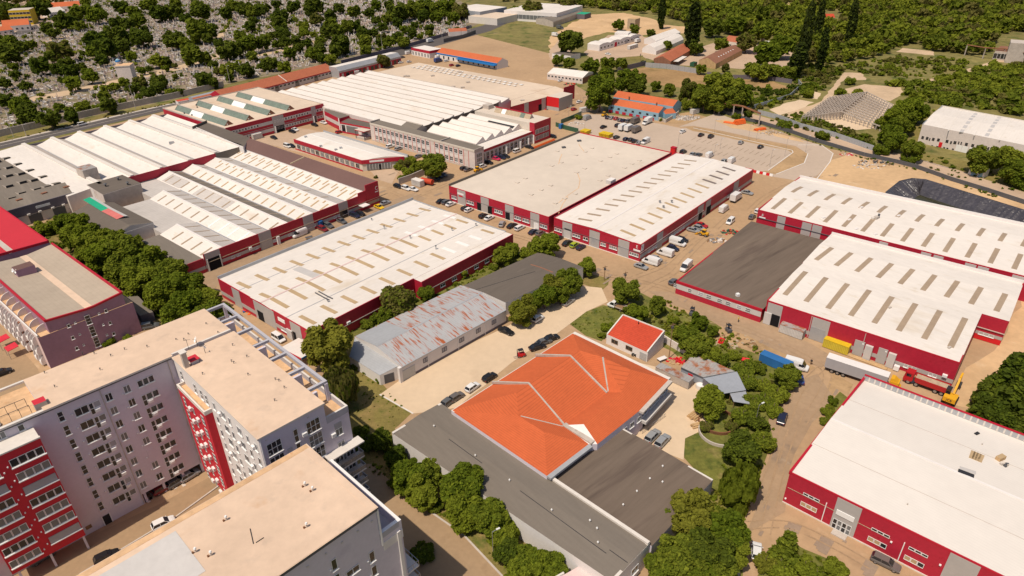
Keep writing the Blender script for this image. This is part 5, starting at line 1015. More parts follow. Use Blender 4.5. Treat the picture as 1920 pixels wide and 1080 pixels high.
L_ = thing("apartment_block", "long lilac apartment block with a red balcony bay on its courtyard side", "apartment block", UV(15, -122.7))
m = MB()
slab_uv(m, -22, 1.6, -128.6, -116.9, 0, ZR-.1, "lilac_render"); slab_uv(m, 1.6, 8.2, -128.6, -116.9, 0, ZR-1.05, "lilac_render"); slab_uv(m, 1.6, 8.2, -117.2, -116.9, ZR-1.05, ZR-.1, "lilac_render"); slab_uv(m, 8.2, 16.8, -128.6, -116.9, 0, ZR-.1, "lilac_render"); slab_uv(m, 16.8, 40.6, -128.6, -116.9, 2.4, ZR-.1, "lilac_render"); slab_uv(m, 16.8, 40.6, -128.6, -122, 0, 2.4, "dark_wall"); m.build("wall", L_)
for u in (17.0, 20.6, 24.4, 28.1): m = MB(); slab_uv(m, u, u+.45, -117.6, -117.0, 0, 2.4, "lilac_render"); m.build("column", L_)
m = MB(); slab_uv(m, -22.1, 1.6, -128.8, -116.6, ZR-.1, ZR+.25, "concrete_light", "roof_screed"); slab_uv(m, 8.2, 40.8, -128.8, -116.6, ZR-.1, ZR+.25, "concrete_light", "roof_screed")
slab_uv(m, 1.6, 8.2, -117.2, -116.6, ZR-.1, ZR+.25, "concrete_light"); slab_uv(m, 1.6, 8.2, -128.8, -128.3, ZR-.1, ZR+.25, "concrete_light"); m.build("roof", L_)
m = MB(); slab_uv(m, 1.6, 8.2, -128.3, -117.2, ZR-1.0, ZR-.85, "stained_screed"); m.build("sunken_terrace", L_)
m = MB(); slab_uv(m, 7.4, 9.2, -119.6, -117.9, ZR-.85, ZR+1.1, "concrete", "fabric_red"); m.build("roof_hatch", L_)
m = MB(); h = ZR+.9
for a, b in (((2.5, -121.5), (6.8, -121.5)), ((2.5, -119), (6.8, -119))):
    m.bar(UV(*a, h), UV(*b, h), .07, "frame_dark")
    for kk in (0, .33, .66, 1): p = UV(*a).lerp(UV(*b), kk); m.cyl((p.x, p.y, ZR-.85), (p.x, p.y, h), .04, .04, 5, "frame_dark")
m.build("drying_rack", L_)
def dish(root, p, r=.55, yaw=.8, h=1.3):
    m = MB(); m.cyl(p, p+Vector((0, 0, h)), .05, .05, 6, "frame_dark"); c = p+Vector((0, 0, h)); d = Vector((math.cos(yaw), math.sin(yaw), .55)).normalized()
    m.cyl(c, c+d*.16, r*.35, r, 12, "sign_white", cap=False); m.cyl(c, c+d*.02, r*.36, r*.36, 10, "sign_white"); m.cyl(c, c+d*.6, .03, .03, 5, "frame_dark"); m.build("satellite_dish", root)
dish(L_, UV(1.0, -119.5, ZR+.2), .6, -2.3); dish(L_, UV(1.9, -118.2, ZR-.85), .6, .2); dish(L_, UV(1.2, -117.9, ZR+.2), .5, 1.2)
pipe_vents(L_, [(345, 638), (276, 651), (188, 694), (103, 726), (155, 664), (177, 664), (234, 656), (208, 668), (84, 700)], ZR+.25)
fl = Fac(UV(0, -116.9), UV(40, -116.9), L_)
fl.part("eaves_gutter", -22, 40, ZR-.35, ZR-.2, "dark_metal", 0, .25)
for k in range(8):
    d = 3.03*k
    fl.win(9.62, 10.5, 24.9-d, 26.9-d, 1, 2, glass="glass", sill=True)
    if k < 8: fl.win(12.0, 14.15, 24.5-d, 26.1-d, 2, 1, sill=True, glass="glass"); fl.win(14.25, 14.95, 23.6-d, 26.0-d, 1, 2, sill=False, glass="glass"); fl.win(15.0, 16.1, 24.7-d, 26.0-d, 1, 1, sill=False, glass="glass_pale" if k % 3 else "shutter")
    if k < 7:
        fl.part("air_conditioner", 14.95, 15.75, 23.95-d, 24.5-d, "frame_white", 0, .38)
    if 26.4-d > 4:
        fl.win(17.0, 18.15, 24.85-d, 26.45-d, 2, 1, glass="glass_pale" if k % 2 else "glass")
        if k not in (5,): fl.win(20.05, 21.2, 24.85-d, 26.45-d, 2, 1, glass="glass" if k % 2 else "glass_pale")
        else: fl.part("shutter", 20.05, 21.2, 24.85-d, 26.45-d, "lilac_render", 0, .06)
        if k == 0: fl.ribbon(22.4, 25.3, 24.9, 26.3, 3, 1)
        else: fl.win(22.3, 23.05, 23.7-d, 26.1-d, 1, 2, sill=False); fl.ribbon(23.1, 25.3, 24.7-d, 26.1-d, 2, 1); fl.part("air_conditioner", 23.15, 23.95, 24.05-d, 24.55-d, "frame_white", 0, .38)
    fl.part("wall_lamp", 11.5, 11.7, 25.3-d, 25.5-d, "frame_white", 0, .2); fl.part("wall_lamp", 19.6, 19.8, 24.9-d, 25.1-d, "frame_white", 0, .2)
for t in (16.55, 28.2): fl.part("downpipe", t, t+.12, .2 if t < 20 else 2.4, ZR-.2, "concrete", .02, .16)
fl.part("entrance_door", 9.55, 10.75, .05, 2.2, "glass", 0, .1); fl.part("door_frame", 9.4, 9.55, .05, 2.35, "frame_white", 0, .14); fl.part("door_frame", 10.75, 10.9, .05, 2.35, "frame_white", 0, .14); fl.part("notice", 6.6, 7.6, 1.2, 2.0, "wood", 0, .06)
m = MB(); slab_uv(m, -5.3, 6.0, -117, -113.2, 3.4, 26.2, "red_render", "concrete_light"); m.build("balcony_bay", L_)
for u in (-4.6, .2, 5.4): m = MB(); slab_uv(m, u, u+.35, -113.8, -113.4, 0, 3.4, "lilac_render"); m.build("column", L_)
fr = Fac(UV(-5.3, -113.2), UV(6.0, -113.2), L_); fr.part("coping", -.1, 11.4, 26.1, 26.35, "concrete_light", -.3, .12)
for k in range(7):
    h0 = 23.05-2.95*k
    for t0, t1, dz, pat in ((6.4, 11.15, 0, k in (2, 6)), (.3, 4.8, -.75, k in (1,))):
        if pat: fr.part("shutter", t0, t1, h0+dz, h0+dz+1.5, "shutter", 0, .1)
        else: fr.ribbon(t0, t1, h0+dz, h0+dz+1.55, 4, 1, glass=("glass", "glass_pale")[(k+(t0 < 1)) % 3 > 0], sill=False)
        fr.part("balcony_sill", t0-.1, t1+.15, h0+dz-.18, h0+dz-.02, "sign_white", 0, .3)
    for t in (5.15, 5.85): fr.part("wall_lamp", t, t+.2, h0+.4-(.75 if t < 5.5 else 0), h0+.62-(.75 if t < 5.5 else 0), "sign_white", 0, .22)
fs = Fac(UV(6.0, -113.2), UV(6.0, -117), L_)
ft = Fac(UV(-22, -116.9), UV(-5.3, -116.9), L_)
for k in range(8): ft.win(12.5, 15, 24-3.03*k, 25.6-3.03*k, 3, 1, glass="glass_pale")
fl.win(1.0, 2.4, 26.45, 27.75, 2, 1, glass="glass_pale"); fl.win(4.1, 5.0, 26.4, 27.6, 1, 1, glass="glass")
M_ = thing("apartment_block", "middle apartment block with white sunny side, red projecting bay and roof pergola", "apartment block", UV(36, -100))
m = MB(); slab_uv(m, 29.3, 40.9, -116.6, -84.6, 0, ZR-.15, "lilac_render"); slab_uv(m, 40.9, 45.2, -128.6, -84.6, 0, 23.9, "lilac_render"); m.build("wall", M_)
m = MB(); slab_uv(m, 29.0, 41.1, -116.5, -84.4, ZR-.15, ZR+.1, "concrete_light", "roof_screed"); m.build("roof", M_)
m = MB(); slab_uv(m, 29.3, 40.6, -117.0, -116.55, ZR, ZR+.62, "beam_grey", "concrete_light"); m.build("parapet", M_)
m = MB(); slab_uv(m, 40.95, 45.1, -128.4, -84.9, 23.9, 24.0, "stained_screed"); m.build("terrace_floor", M_)
m = MB(); slab_uv(m, 44.9, 45.25, -128.6, -84.6, 23.8, 25.15, "beam_grey", "concrete_light"); slab_uv(m, 40.9, 44.9, -84.95, -84.58, 23.8, 25.15, "beam_grey", "concrete_light"); slab_uv(m, 40.9, 44.9, -128.65, -128.3, 23.8, 25.15, "beam_grey"); m.build("terrace_parapet", M_)
m = MB(); vs = (-128.2, -121.8, -115.4, -109, -102.6, -96.2, -89.8)
for v in vs: slab_uv(m, 40.9, 44.3, v-.28, v+.28, ZR-.55, ZR, "beam_grey")
slab_uv(m, 44.25, 44.8, vs[0]-.3, vs[-1]+.3, ZR-.54, ZR+.01, "beam_grey"); m.build("pergola", M_)
for j, v in enumerate(vs[1:]):
    if j % 2 == 0 or j == 5: m = MB(); slab_uv(m, 41, 43.2 if j < 5 else 42.4, v+.3, v+.8, 23.9, 27.4, "lilac_render"); slab_uv(m, 41, 41.6, v-2.6, v-2.0, 23.9, 27.4, "beam_grey"); m.build("terrace_wall", M_)
for v in (-89.9, -128.3): m = MB(); slab_uv(m, 44.2, 44.8, v, v+.5, 24, ZR-.5, "lilac_render"); m.build("pergola_post", M_)
fw = Fac(UV(29.3, -116.9), UV(29.3, -84.6), M_); fw.part("white_wall", 13.9, fw.L-.02, 0, ZR-.3, "white_render", 0, .06); fw.part("white_wall", .3, 13.9, 23.6, ZR-.3, "white_render", 0, .06); fw.part("grey_wall", 0, 2.2, 0, 23.6, "lilac_render", 0, .05)
for k in range(9):
    d = 3.03*k
    for t, w_ in ((15.6, .8), (18.6, 1.5), (21.3, .8), (24.4, 1.5), (27.6, .8), (30.3, .9)):
        fw.win(t, t+w_, 24.7-d, 26.3-d, 2 if w_ > 1 else 1, 1, glass="glass" if (k+int(t)) % 3 else "glass_pale", off=.06)
    for t in ((17.3, 29.2), (23.2,), (26.4,))[k % 3]: fw.part("air_conditioner", t, t+.8, 24.6-d, 25.15-d, "frame_white", .06, .42)
for t in (2.2, 7.9, 10.5, 12.5): fw.win(t, t+.9, 24.2, 26.3, 1, 2, off=.06)
for k in range(8): fw.win(.7, 1.8, 21.2-3.03*k, 23-3.03*k, 1, 1, glass="glass", sill=False, off=.06)
m = MB(); slab_uv(m, 27.9, 29.35, -114.3, -102.9, 2.6, 23.2, "red_render"); m.build("red_bay", M_); m = MB(); slab_uv(m, 27.9, 29.35, -114.0, -103.2, 23.2, 23.3, "stained_screed")
slab_uv(m, 27.85, 28.15, -114.35, -102.85, 23.1, 23.9, "concrete_light"); slab_uv(m, 28.15, 29.3, -103.2, -102.85, 23.1, 23.9, "concrete_light"); slab_uv(m, 28.15, 29.3, -114.35, -114.0, 23.1, 23.9, "concrete_light"); m.build("bay_terrace", M_)
fb = Fac(UV(27.9, -114.3), UV(27.9, -102.9), M_)
for k in range(7):
    d = 3.0*k; fb.win(1.6, 2.5, 19.9-d, 22-d, 1, 2, glass="glass", sill=False); fb.win(9.0, 10.2, 19.9-d, 22-d, 2, 2, glass="glass", sill=False)
    for t in (3.9, 6.8): fb.part("air_conditioner", t, t+.95, 20.4-d-(.9 if t > 5 else 0), 21.1-d-(.9 if t > 5 else 0), "frame_white", 0, .4)
    fb.win(5.3, 6.0, 20-d, 21.6-d, 1, 1, glass="glass", sill=False)
ff = Fac(UV(29.3, -84.6), UV(45.2, -84.6), M_); ff.part("eaves_gutter", -.1, 11.7, ZR-.35, ZR-.2, "concrete_light", 0, .12); ff.part("downpipe", .05, .2, 0, ZR-.4, "sign_white", 0, .15)
for k in range(6):
    d = 2.96*k
    ff.win(.86, 3.36, 23.75-d, 26.25-d, 3, 2); ff.win(5.55, 6.35, 23.6-d, 26.3-d, 1, 2); ff.win(7.9, 10.4, 23.75-d, 26.25-d, 3, 2, glass="glass_pale" if k == 1 else "glass")
    if k > 0: ff.win(12.8, 14.2, 23.1-d, 24.6-d, 2, 1, glass="glass_pale")
    ff.part("vent_cap", 1.0, 1.25, 27.1-d, 27.35-d, "pale_clad", 0, .12); ff.part("vent_cap", 8.4, 8.65, 27.1-d, 27.35-d, "pale_clad", 0, .12)
ff.part("shutter", 12.8, 14.2, 21.7, 22.9, "shutter", 0, .08)
ff.part("air_conditioner", 6.9, 7.75, 24.1, 24.75, "frame_white", 0, .45); ff.part("air_conditioner", 11.9, 12.7, 20.6, 21.3, "frame_white", 0, .45); ff.part("grey_wall_plate", 4.0, 4.9, 22.6, 23.3, "beam_grey", 0, .08)  # last part: plain grey plate standing off the wall
ff.part("balcony_roof", 9.9, 16.9, 17.5, 17.75, "concrete_light", 0, 2.0)
for z in (14.4, 11.4, 8.4, 5.4):
    ff.part("balcony_slab", 10.0, 16.6, z-.2, z, "concrete_light", 0, 1.8)
    m = MB()
    for a, b in (((10.0, 1.75), (16.55, 1.75)), ((16.55, 1.75), (16.55, .05))):
        p, q = ff.at(a[0], z+1.0, a[1]), ff.at(b[0], z+1.0, b[1]); m.bar(p, q, .07, "steel"); n = 5 if a[0] == 10 else 1
        for i in range(n+1): c = p.lerp(q, i/n); m.bar(c-Vector((0, 0, 1.0)), c, .06, "steel")
        m.obox(p-Vector((0, 0, .9)), q-p, ff.n*.02 if n > 1 else ff.d*.02, Vector((0, 0, .8)), "glass_pale")
    m.build("balcony_rail", M_); ff.win(11, 13.4, z+.1, z+2.2, 3, 1, sill=False); ff.win(14, 15.6, z+.1, z+2.2, 2, 1, sill=False)
k = K(300, 560, 6.75); p = G(*k(340, 862), ZR+.1); m = MB(); m.box(p, .85, .85, 3.1, TH, "concrete"); m.box(p+Vector((0, 0, 3.1)), 1.15, 1.15, .16, TH, "concrete_light"); m.build("chimney", M_)
p = G(*k(430, 800), ZR+.1); m = MB(); m.box(p, 1.3, 1.5, .75, TH, "beam_grey"); m.box(p+Vector((0, 0, .75)), 1.7, 1.9, .12, TH, "fabric_red"); m.build("roof_hatch", M_)
p = G(*k(480, 610), ZR+.1); dish(M_, p, .6, -2.6, 1.6); p = G(*k(575, 690), ZR+.1); dish(M_, p, .45, .6, 1.3)
p = G(*k(360, 620), ZR+.7); m = MB(); m.cyl(p-Vector((0, 0, .5)), p+Vector((0, 0, 1.8)), .04, .04, 5, "frame_dark"); m.bar(p+Vector((-.6, 0, 1.6)), p+Vector((.6, .3, 1.6)), .04, "frame_dark"); m.build("antenna", M_)
pipe_vents(M_, [k(585, 330), k(360, 460), k(205, 530), k(735, 440), k(920, 595), k(1100, 740), k(905, 800), k(935, 820), k(540, 960), k(1115, 970), k(1460, 1030), (523, 715), (533, 728), (515, 752)], ZR+.1)
B1 = thing("apartment_block", "nearest apartment block with a cream flat roof and grey lilac end wall", "apartment block", UV(20, -68))
m = MB(); slab_uv(m, -25, 33.5, -77.7, -59.9, 0, ZR-.1, "lilac_render"); slab_uv(m, 33.5, 37.2, -77.7, -59.9, 0, 20.9, "lilac_render"); m.build("wall", B1)
m = MB(); slab_uv(m, -25, 33.8, -78, -59.6, ZR-.1, ZR+.15, "dark_metal", "roof_screed"); m.build("roof", B1)
m = MB(); slab_uv(m, -25, 33.6, -77.9, -76.9, ZR+.15, ZR+.19, "stained_screed"); slab_uv(m, 32.7, 33.6, -76.9, -60.9, ZR+.15, ZR+.185, "roof_screed"); slab_uv(m, -25, 33.6, -60.9, -59.7, ZR+.15, ZR+.19, "stained_screed" if False else "roof_screed"); m.build("roof_edge_flashing", B1)
m = MB(); slab_uv(m, -25, 12.9, -75.9, -66.9, ZR+.15, ZR+.2, "pale_clad"); m.build("grey_roof_membrane", B1)
m = MB(); slab_uv(m, 36.8, 37.25, -77.75, -59.85, 20.5, 22.9, "lilac_render", "sign_white"); slab_uv(m, 33.5, 36.8, -60.25, -59.85, 20.5, 22.9, "lilac_render", "sign_white"); slab_uv(m, 33.5, 36.8, -60.4, -59.82, 21.9, 22.95, "beam_grey", "sign_white"); m.build("terrace_parapet", B1)
m = MB(); slab_uv(m, 33.5, 36.8, -77.7, -60.3, 20.9, 21.0, "beam_grey"); m.build("terrace_floor", B1)
fa = Fac(UV(10, -59.9), UV(37.2, -59.9), B1); fa.part("eaves_gutter", -30, 23.6, ZR-.35, ZR-.15, "dark_metal", 0, .3); fa.part("corner_strip", 23.55, 23.8, 20.6, ZR-.3, "frame_white", 0, .2); fa.part("corner_strip", 26.2, 26.75, 0, 21.2, "white_render", 0, .3)
fa.part("fascia", 23.8, 27.25, 19.4, 21.0, "white_render", 0, .12)
for k in range(6):
    d = 2.98*k
    fa.win(21.3, 22.2, 18.9-d, 20.95-d, 1, 1); fa.win(15.7, 16.55, 22.4-d, 24.5-d, 1, 1); fa.win(17.5, 19.6, 19.3-d, 20.5-d, 2, 1); fa.win(9.8, 10.7, 22.4-d, 24.5-d, 1, 1); fa.win(3, 5, 22.4-d, 24-d, 2, 1)
    for t, z in ((20.9, 19.5), (15.35, 22.9)): fa.part("wall_lamp", t, t+.18, z-d, z+.2-d, "frame_white", 0, .2)
for t in (22.5, 20.2, 17.7, 15.2, 12.5, 9.8): fa.part("vent_cap", t, t+.25, 26.2, 26.45, "pale_clad", 0, .12)
fg = Fac(UV(37.2, -59.9), UV(37.2, -77.7), B1)
for z in (11.0, 8.0, 5.0, 14.0):
    if z == 14.0: continue
    fg.part("balcony_slab", 0, 6.5, z-.2, z, "concrete_light", 0, 2.2); m = MB()
    for a, b in (((0, 2.15), (6.5, 2.15)), ((.02, .05), (.02, 2.15))):
        p, q = fg.at(a[0], z+1.1, a[1]), fg.at(b[0], z+1.1, b[1]); m.bar(p, q, .08, "steel"); n = 4 if b[0] > 1 else 2
        for i in range(n+1): c = p.lerp(q, i/n); m.bar(c-Vector((0, 0, 1.1)), c, .07, "steel")
    m.build("balcony_rail", B1)
k = K(480, 810, 4); kq = K(0, 810, 4)
for q in (k(370, 405), k(428, 440), k(382, 712), kq(1700, 660), kq(1470, 900), kq(1585, 925)):
    p = G(*q, ZR+.15); m = MB(); m.cyl(p-Vector((0, 0, .02)), p+Vector((0, 0, .6)), .12, .12, 8, "concrete"); m.cyl(p+Vector((0, 0, .6)), p+Vector((0, 0, .8)), .2, .14, 8, "sign_white"); m.box(p+Vector((-.3, -.2, -.02)), .22, .22, .28, TH, "rusty"); m.build("roof_vent", B1)
for a, b in ((kq(1875, 725), kq(1900, 838)), (k(0, 830), k(58, 792))): m = MB(); m.bar(G(*a, ZR+.2), G(*b, ZR+.2), .09, "ink", .09); m.build("roof_cable", B1)
edge_strip("courtyard_kerb", [(150, 1078), (260, 1012), (330, 970), (420, 905)], .3, "concrete", 6, .25)
PB = thing("apartment_block", "purple apartment block with grey butterfly roof and rows of white arched balconies", "apartment block", AB(41, -200))
W = MB(); W.prism([AB(30.3, -226), AB(30.3, -178.4), AB(52.8, -177.6), AB(52.8, -226)], 0, 9.2, "purple_render", "stained_screed")
W.prism([AB(33.1, -225.5), AB(33.1, -178.75), AB(51.0, -178.2), AB(51.0, -225.5)], 9.0, 11.4, "purple_render"); W.build("wall", PB)
pr_ = Hall("", "", [AB(33.0, -225.5), AB(33.0, -178.5), AB(51.2, -178.0), AB(51.2, -225.5)], 12.1, [(0, .5), (.5, -.35), (.6, -.35), (1, .5)], 't', wall="purple_render", roof="grey_sheet_roof", root=PB, wallname="attic_wall", roofname="roof")
pr_.strip(pr_.P(0, .55), pr_.P(1, .55), 1.7, "roof_screed", "roof_gutter", .06)
for i in (0, 1, 2):
    f = pr_.fac(i)
    if i == 1:
        m = MB()
        for (a, d), (b, e) in zip(pr_.prof, pr_.prof[1:]): p, q = pr_.P(1, a, d), pr_.P(1, b, e); m.obox(p+f.n*.15-Vector((0, 0, .2)), q-p, -f.n*.5, Vector((0, 0, .5)), "red_trim")
        m.build("roof_trim", PB)
    else: f.part("roof_trim", 0, f.L, 12.4, 13.0, "red_trim", -.35, .15)
p = G(57, 522, 12); m = MB(); c = pr_.P(.28, .36, .1); m = MB(); m.box((c.x, c.y, 11.6), 4.6, 3.6, 2.6, math.pi/2-PSI, "purple_render", "brown_roof"); m.build("roof_hut", PB); dish(PB, c-AX*2.2+BX*1.2+Vector((0, 0, -.2)), .6, -2.2, 1.8); dish(PB, c-AX*2.4+BX*-.6+Vector((0, 0, -.2)), .55, -2.0, 1.6)
f = Fac(AB(30.3, -178.4), AB(52.8, -177.6), PB); k = K(0, 560, 8.71)
for (x0, y0), (x1, y1), r in (((1370, 290), (1490, 410), 3), ((1440, 470), (1560, 600), 3), ((1510, 650), (1625, 775), 3)):
    a, b = f.hit(*k(x0, y0)), f.hit(*k(x1, y1)); f.win(a[0], a[0]+1.25, b[1], a[1], 1, r)
for (x, y), w_ in (((1085, 425), .7), ((1155, 620), .7), ((1220, 795), .7), ((1205, 385), .42), ((1280, 570), .42), ((1345, 745), .42), ((1595, 235), .42), ((1665, 415), .42), ((1725, 580), .42), ((1765, 380), .7), ((1825, 555), .7), ((1695, 180), .7)):
    a = f.hit(*k(x, y)); f.win(a[0], a[0]+w_, a[1]-(.95 if w_ > .5 else .5), a[1], 1, 1)
fw = Fac(AB(30.3, -226), AB(30.3, -178.4), PB); fw.part("pink_wall", 0, fw.L-.02, 0, 9.25, "pink_render", 0, .05); fw.part("red_pilaster", 34.5, 35.3, .1, 8.9, "brown_tile", .05, .5)
fu = Fac(AB(33.1, -225.5), AB(33.1, -178.75), PB); fu.part("pink_wall", 0, fu.L-.02, 9.2, 12.0, "pink_render", 0, .05)
for j in range(12): fu.part("terrace_door", 2+j*3.8, 3.4+j*3.8, 9.3, 11.2, "glass", 0, .09)
fw.part("terrace_parapet", 0, fw.L, 9.2, 9.9, "white_render", -.2, .1)
def arch(fc, t, z, w_=1.9, o=1.0, name="arched_balcony"):
    m = MB(); n = 6
    fc.slab(m, t, t+w_, z, z+.9, "white_render", .05, o)
    for s_ in (t, t+w_-.14):
        A = [fc.at(s_, z+.9, .05)]+[fc.at(s_, z+.9+1.5*math.sin(i/n*math.pi/2), .05+(o-.05)*math.cos(i/n*math.pi/2)) for i in range(n+1)]
        B = [p+fc.d*.14 for p in A]; m.face(A, "white_render"); m.face(B[::-1], "white_render")
        for i in range(len(A)): j = (i+1) % len(A); m.face([A[i], A[j], B[j], B[i]], "white_render")
    fc.slab(m, t+.5, t+1.2, z+.95, z+2.1, "ink", .0, .08); m.build(name, PB)
for fl_ in range(3):
    for j in range(14): 
        if j != 11: arch(fw, 1.2+j*3.25, .5+fl_*2.95)
for j in range(9):
    c = fu.at(fu.L-2.2-j*4.2, 9.25, 0); m = MB(); A = [c+fu.n*(.1+2.3*math.cos(i/8*math.pi/2))+Vector((0, 0, 1.9*math.sin(i/8*math.pi/2))) for i in range(9)]; A = [c+fu.n*.05]+A; B = [p+fu.d*.2 for p in A]
    m.face(A, "white_render"); m.face(B[::-1], "white_render")
    for i in range(len(A)): j2 = (i+1) % len(A); m.face([A[i], A[j2], B[j2], B[i]], "white_render")
    m.build("terrace_divider", PB)
f = Fac(AB(52.8, -177.6), AB(52.8, -226), PB)
RB = Hall("apartment_block", "block at the left edge with a flat bright red metal roof", [AB(33.5, -300), AB(33.5, -231.5), AB(51.5, -229.5), AB(51.5, -300)], 12.0, [(0, .3), (.42, -.3), (.5, -.3), (1, .4)], 't', wall="purple_render", roof="red_sheet", cat="apartment block")
for i in (1, 2): RB.parapet(i, .45, .35, "red_trim", lo=-.3, name="roof_trim")
RB.strip(RB.P(.3, .46), RB.P(1, .46), 1.6, "concrete", "roof_gutter", .05)
q = quad(2.8, (226, 549), (262, 592), (287, 585), (250, 545)); ga = poly_box("garage_building", "low grey flat roofed garage beside the purple block", "garage", [q[0], q[1], q[2], q[3]], 0, 2.8, "dark_wall", "bitumen_light")
for j, q in enumerate(((6, 636), (22, 652))):
    p = G(*q, 2.4); a = thing("awning", ("bright red awning over a shop at the left edge, farther one", "bright red awning over a shop at the left edge, nearer one")[j], "awning", (p.x, p.y, 0)); m = MB(); o = p-AX*1.3-BX*1.6
    m.obox(o, AX*2.6+Vector((0, 0, .35)), BX*3.0, Vector((0, 0, .12)), "fabric_red"); m.build("canopy", a); m = MB()
    for dv in (.1, 2.9): c = o+BX*dv; m.cyl((c.x, c.y, 0), c, .06, .06, 6, "steel")
    m.build("post", a)
def gable(name, label, cat, p0, p1, depth, z, rise, wall, roof, prof=None, over=.4, group=None):
    a, b = G(*p0, z), G(*p1, z); d = Vector((b.x-a.x, b.y-a.y, 0)).normalized(); n = Vector((-d.y, d.x, 0))
    a, b = Vector((a.x, a.y, 0)), Vector((b.x, b.y, 0))
    return Hall(name, label, [a, b, b+n*depth, a+n*depth], z, prof or [(0, 0), (.5, rise), (1, 0)], 't', wall=wall, roof=roof, cat=cat, group=group)
def boxb(name, label, cat, p0, p1, depth, z, wall, roof, group=None): return gable(name, label, cat, p0, p1, depth, z, 0, wall, roof, [(0, 0), (1, .05)], group=group)
def wins(h, i, n, z0, z1, w_=1.0, glass="glass", **k):
    f = h.fac(i)
    for j in range(n): t = (j+.5)*f.L/n-w_/2; f.win(t, t+w_, z0, z1, 1, 1, glass=glass, sill=False, **k)
    return f
k = K(1020, 90, 6.857)
h = gable("blue_house", "pale blue long house with bright orange tiled roof facing the parking lot", "house", k(830, 722), k(1475, 838), 9.5, 4.0, 2.3, "blue_wall", "orange_tile_far")
f = wins(h, 0, 7, 1.9, 2.9, 1.4, frame="frame_dark")
for j in range(7): t = 1.2+j*f.L/7.2; f.part("red_panel", t, t+2.2, .15, 1.6, "red_clad", 1.4, 1.5)
h.fac(1).part("door", 7, 8.4, .1, 2.3, "dark_metal", 0, .06); p = h.P(.3, .62, 2.4); m = MB(); m.box(p, .7, .7, 1.8, 0, "rusty"); m.build("chimney", h.root); p = h.P(.83, .72, 1.6); m = MB(); m.box(p, .6, .6, 1.6, 0, "rusty"); m.build("chimney", h.root)
h2 = gable("blue_house", "second blue house with orange tiles, set behind the front one", "house", k(890, 628), k(1660, 753), 10, 4.8, 2.4, "blue_wall", "orange_tile_far"); wins(h2, 1, 2, 1.2, 2.4, 1.2)
h3 = gable("blue_annex", "small blue annex with tiled roof at the corner of the blue houses", "annex", k(1560, 850), k(1700, 835), 8, 3.0, 1.5, "blue_wall", "orange_tile_far")
k9 = K(340, 80, 6); kA = K(600, 60, 6.4)
h = gable("shop_row", "long shop row with brick red roof and pale shopfronts along the cemetery wall", "shop row", (421, 184), k9(1722, 305), 15, 4.2, 3.4, "red_clad", "brick_tile")
f = h.fac(0)
for j in range(26): t = 4+j*f.L/27; f.part("shopfront", t, t+3.4, .3, 3.5, "pale_clad" if j % 5 else "glass_pale", 0, .08); f.part("shop_window", t+.6, t+2.4, 2.3, 3.2, "glass", .08, .12)
h.strip(h.P(.535, .02), h.P(.535, .5), .5, "concrete_light", "roof_verge", .2); h.parapet(1, .9, .4, "concrete_light", name="verge", lo=-.2, out=.1)
h = gable("shop_row", "long grey fronted shop row with white roof edge and red brick base", "shop row", kA(222, 440), kA(965, 262), 9.5, 6.4, 0, "metal_grey", "white_roof", [(0, -1.8), (.28, .6), (1, .3)])
f = h.fac(0); f.part("red_base", 0, f.L, .1, 3.4, "red_clad", 0, .1)
for j in range(15): t = 2+j*f.L/15.5; f.part("door" if j % 3 == 0 else "shop_window", t, t+(1.6 if j % 3 == 0 else 2.6), .3, 2.8, "pale_clad" if j % 3 == 0 else "glass", .1, .16)
m = MB(); a, b = h.P(0, 0, -1.78), h.P(1, 0, -1.78); c, d = h.P(1, .28, .62), h.P(0, .28, .62); m.face([p+Vector((0, 0, .06)) for p in (a, b, c, d)], "metal_grey"); m.build("grey_fascia", h.root)
h = boxb("shop_building", "white shop with red fascia and flat roof near the junction", "shop", kA(1095, 190), kA(1312, 232), 13, 5.2, "white_render", "white_roof"); f = h.fac(0); f.part("fascia", 0, f.L, 3.6, 5.5, "red_clad", 0, .12); wins(h, 0, 6, .5, 3, 1.6, "glass_pale"); f = h.fac(1); f.part("fascia", 0, f.L, 3.6, 5.5, "red_clad", 0, .12)
h = gable("shop_building", "blue fronted shop with orange tiled roof and a long blue awning", "shop", kA(1398, 245), (932, 118.5), 11, 4.2, 2.6, "white_render", "orange_tile_far"); f = h.fac(0); f.part("blue_fascia", 0, f.L, 3.2, 4.1, "blue_sign", 0, .15); f.part("awning", f.L*.38, f.L, 2.7, 3.1, "blue_sign", .1, 3.2); wins(h, 0, 12, .4, 2.7, 1.7)
h = gable("street_kiosk", "blue grey kiosk with a red stripe on its roof beside the cemetery wall", "kiosk", (364, 187), (421, 173.5), 5.5, 4.2, 1.2, "slate_sheet", "slate_sheet", [(0, 0), (.6, 1.2), (1, .8)]); f = h.fac(0); h.strip(h.P(0, .22), h.P(1, .22), 1.6, "brick_tile", "roof_stripe", .05)
h2 = boxb("street_kiosk", "little white kiosk with red roof and a patterned side", "kiosk", (334, 191), (357, 187), 5, 3.0, "white_render", "red_tile"); h2.parapet(0, .1, .3, "white_render", name="roof_edge", lo=-.3); wins(h2, 0, 3, 1.2, 2.2, .9)
h = gable("workshop_building", "long low workshop with white roof by the tall poplars of the yard", "workshop", (1026, 137.5), (1092.5, 146), 14, 3.8, 2.4, "pale_stucco", "white_roof", [(0, 0), (.55, 2.2), (1, .9)]); f = wins(h, 0, 10, 1.8, 2.9, 1.5); h.fac(1).part("brick_wall", 0, h.fac(1).L, .1, 3.6, "brown_tile", 0, .06)
k = K(960, 0, 4)
fp = [G(*k(*q)) for q in ((565, 372), (655, 385), (955, 300))]; pr = []
for j in range(4): pr += [(j/4+.001, 0), (j/4+.07, .8), (j/4+.18, .8), ((j+1)/4, 0)]
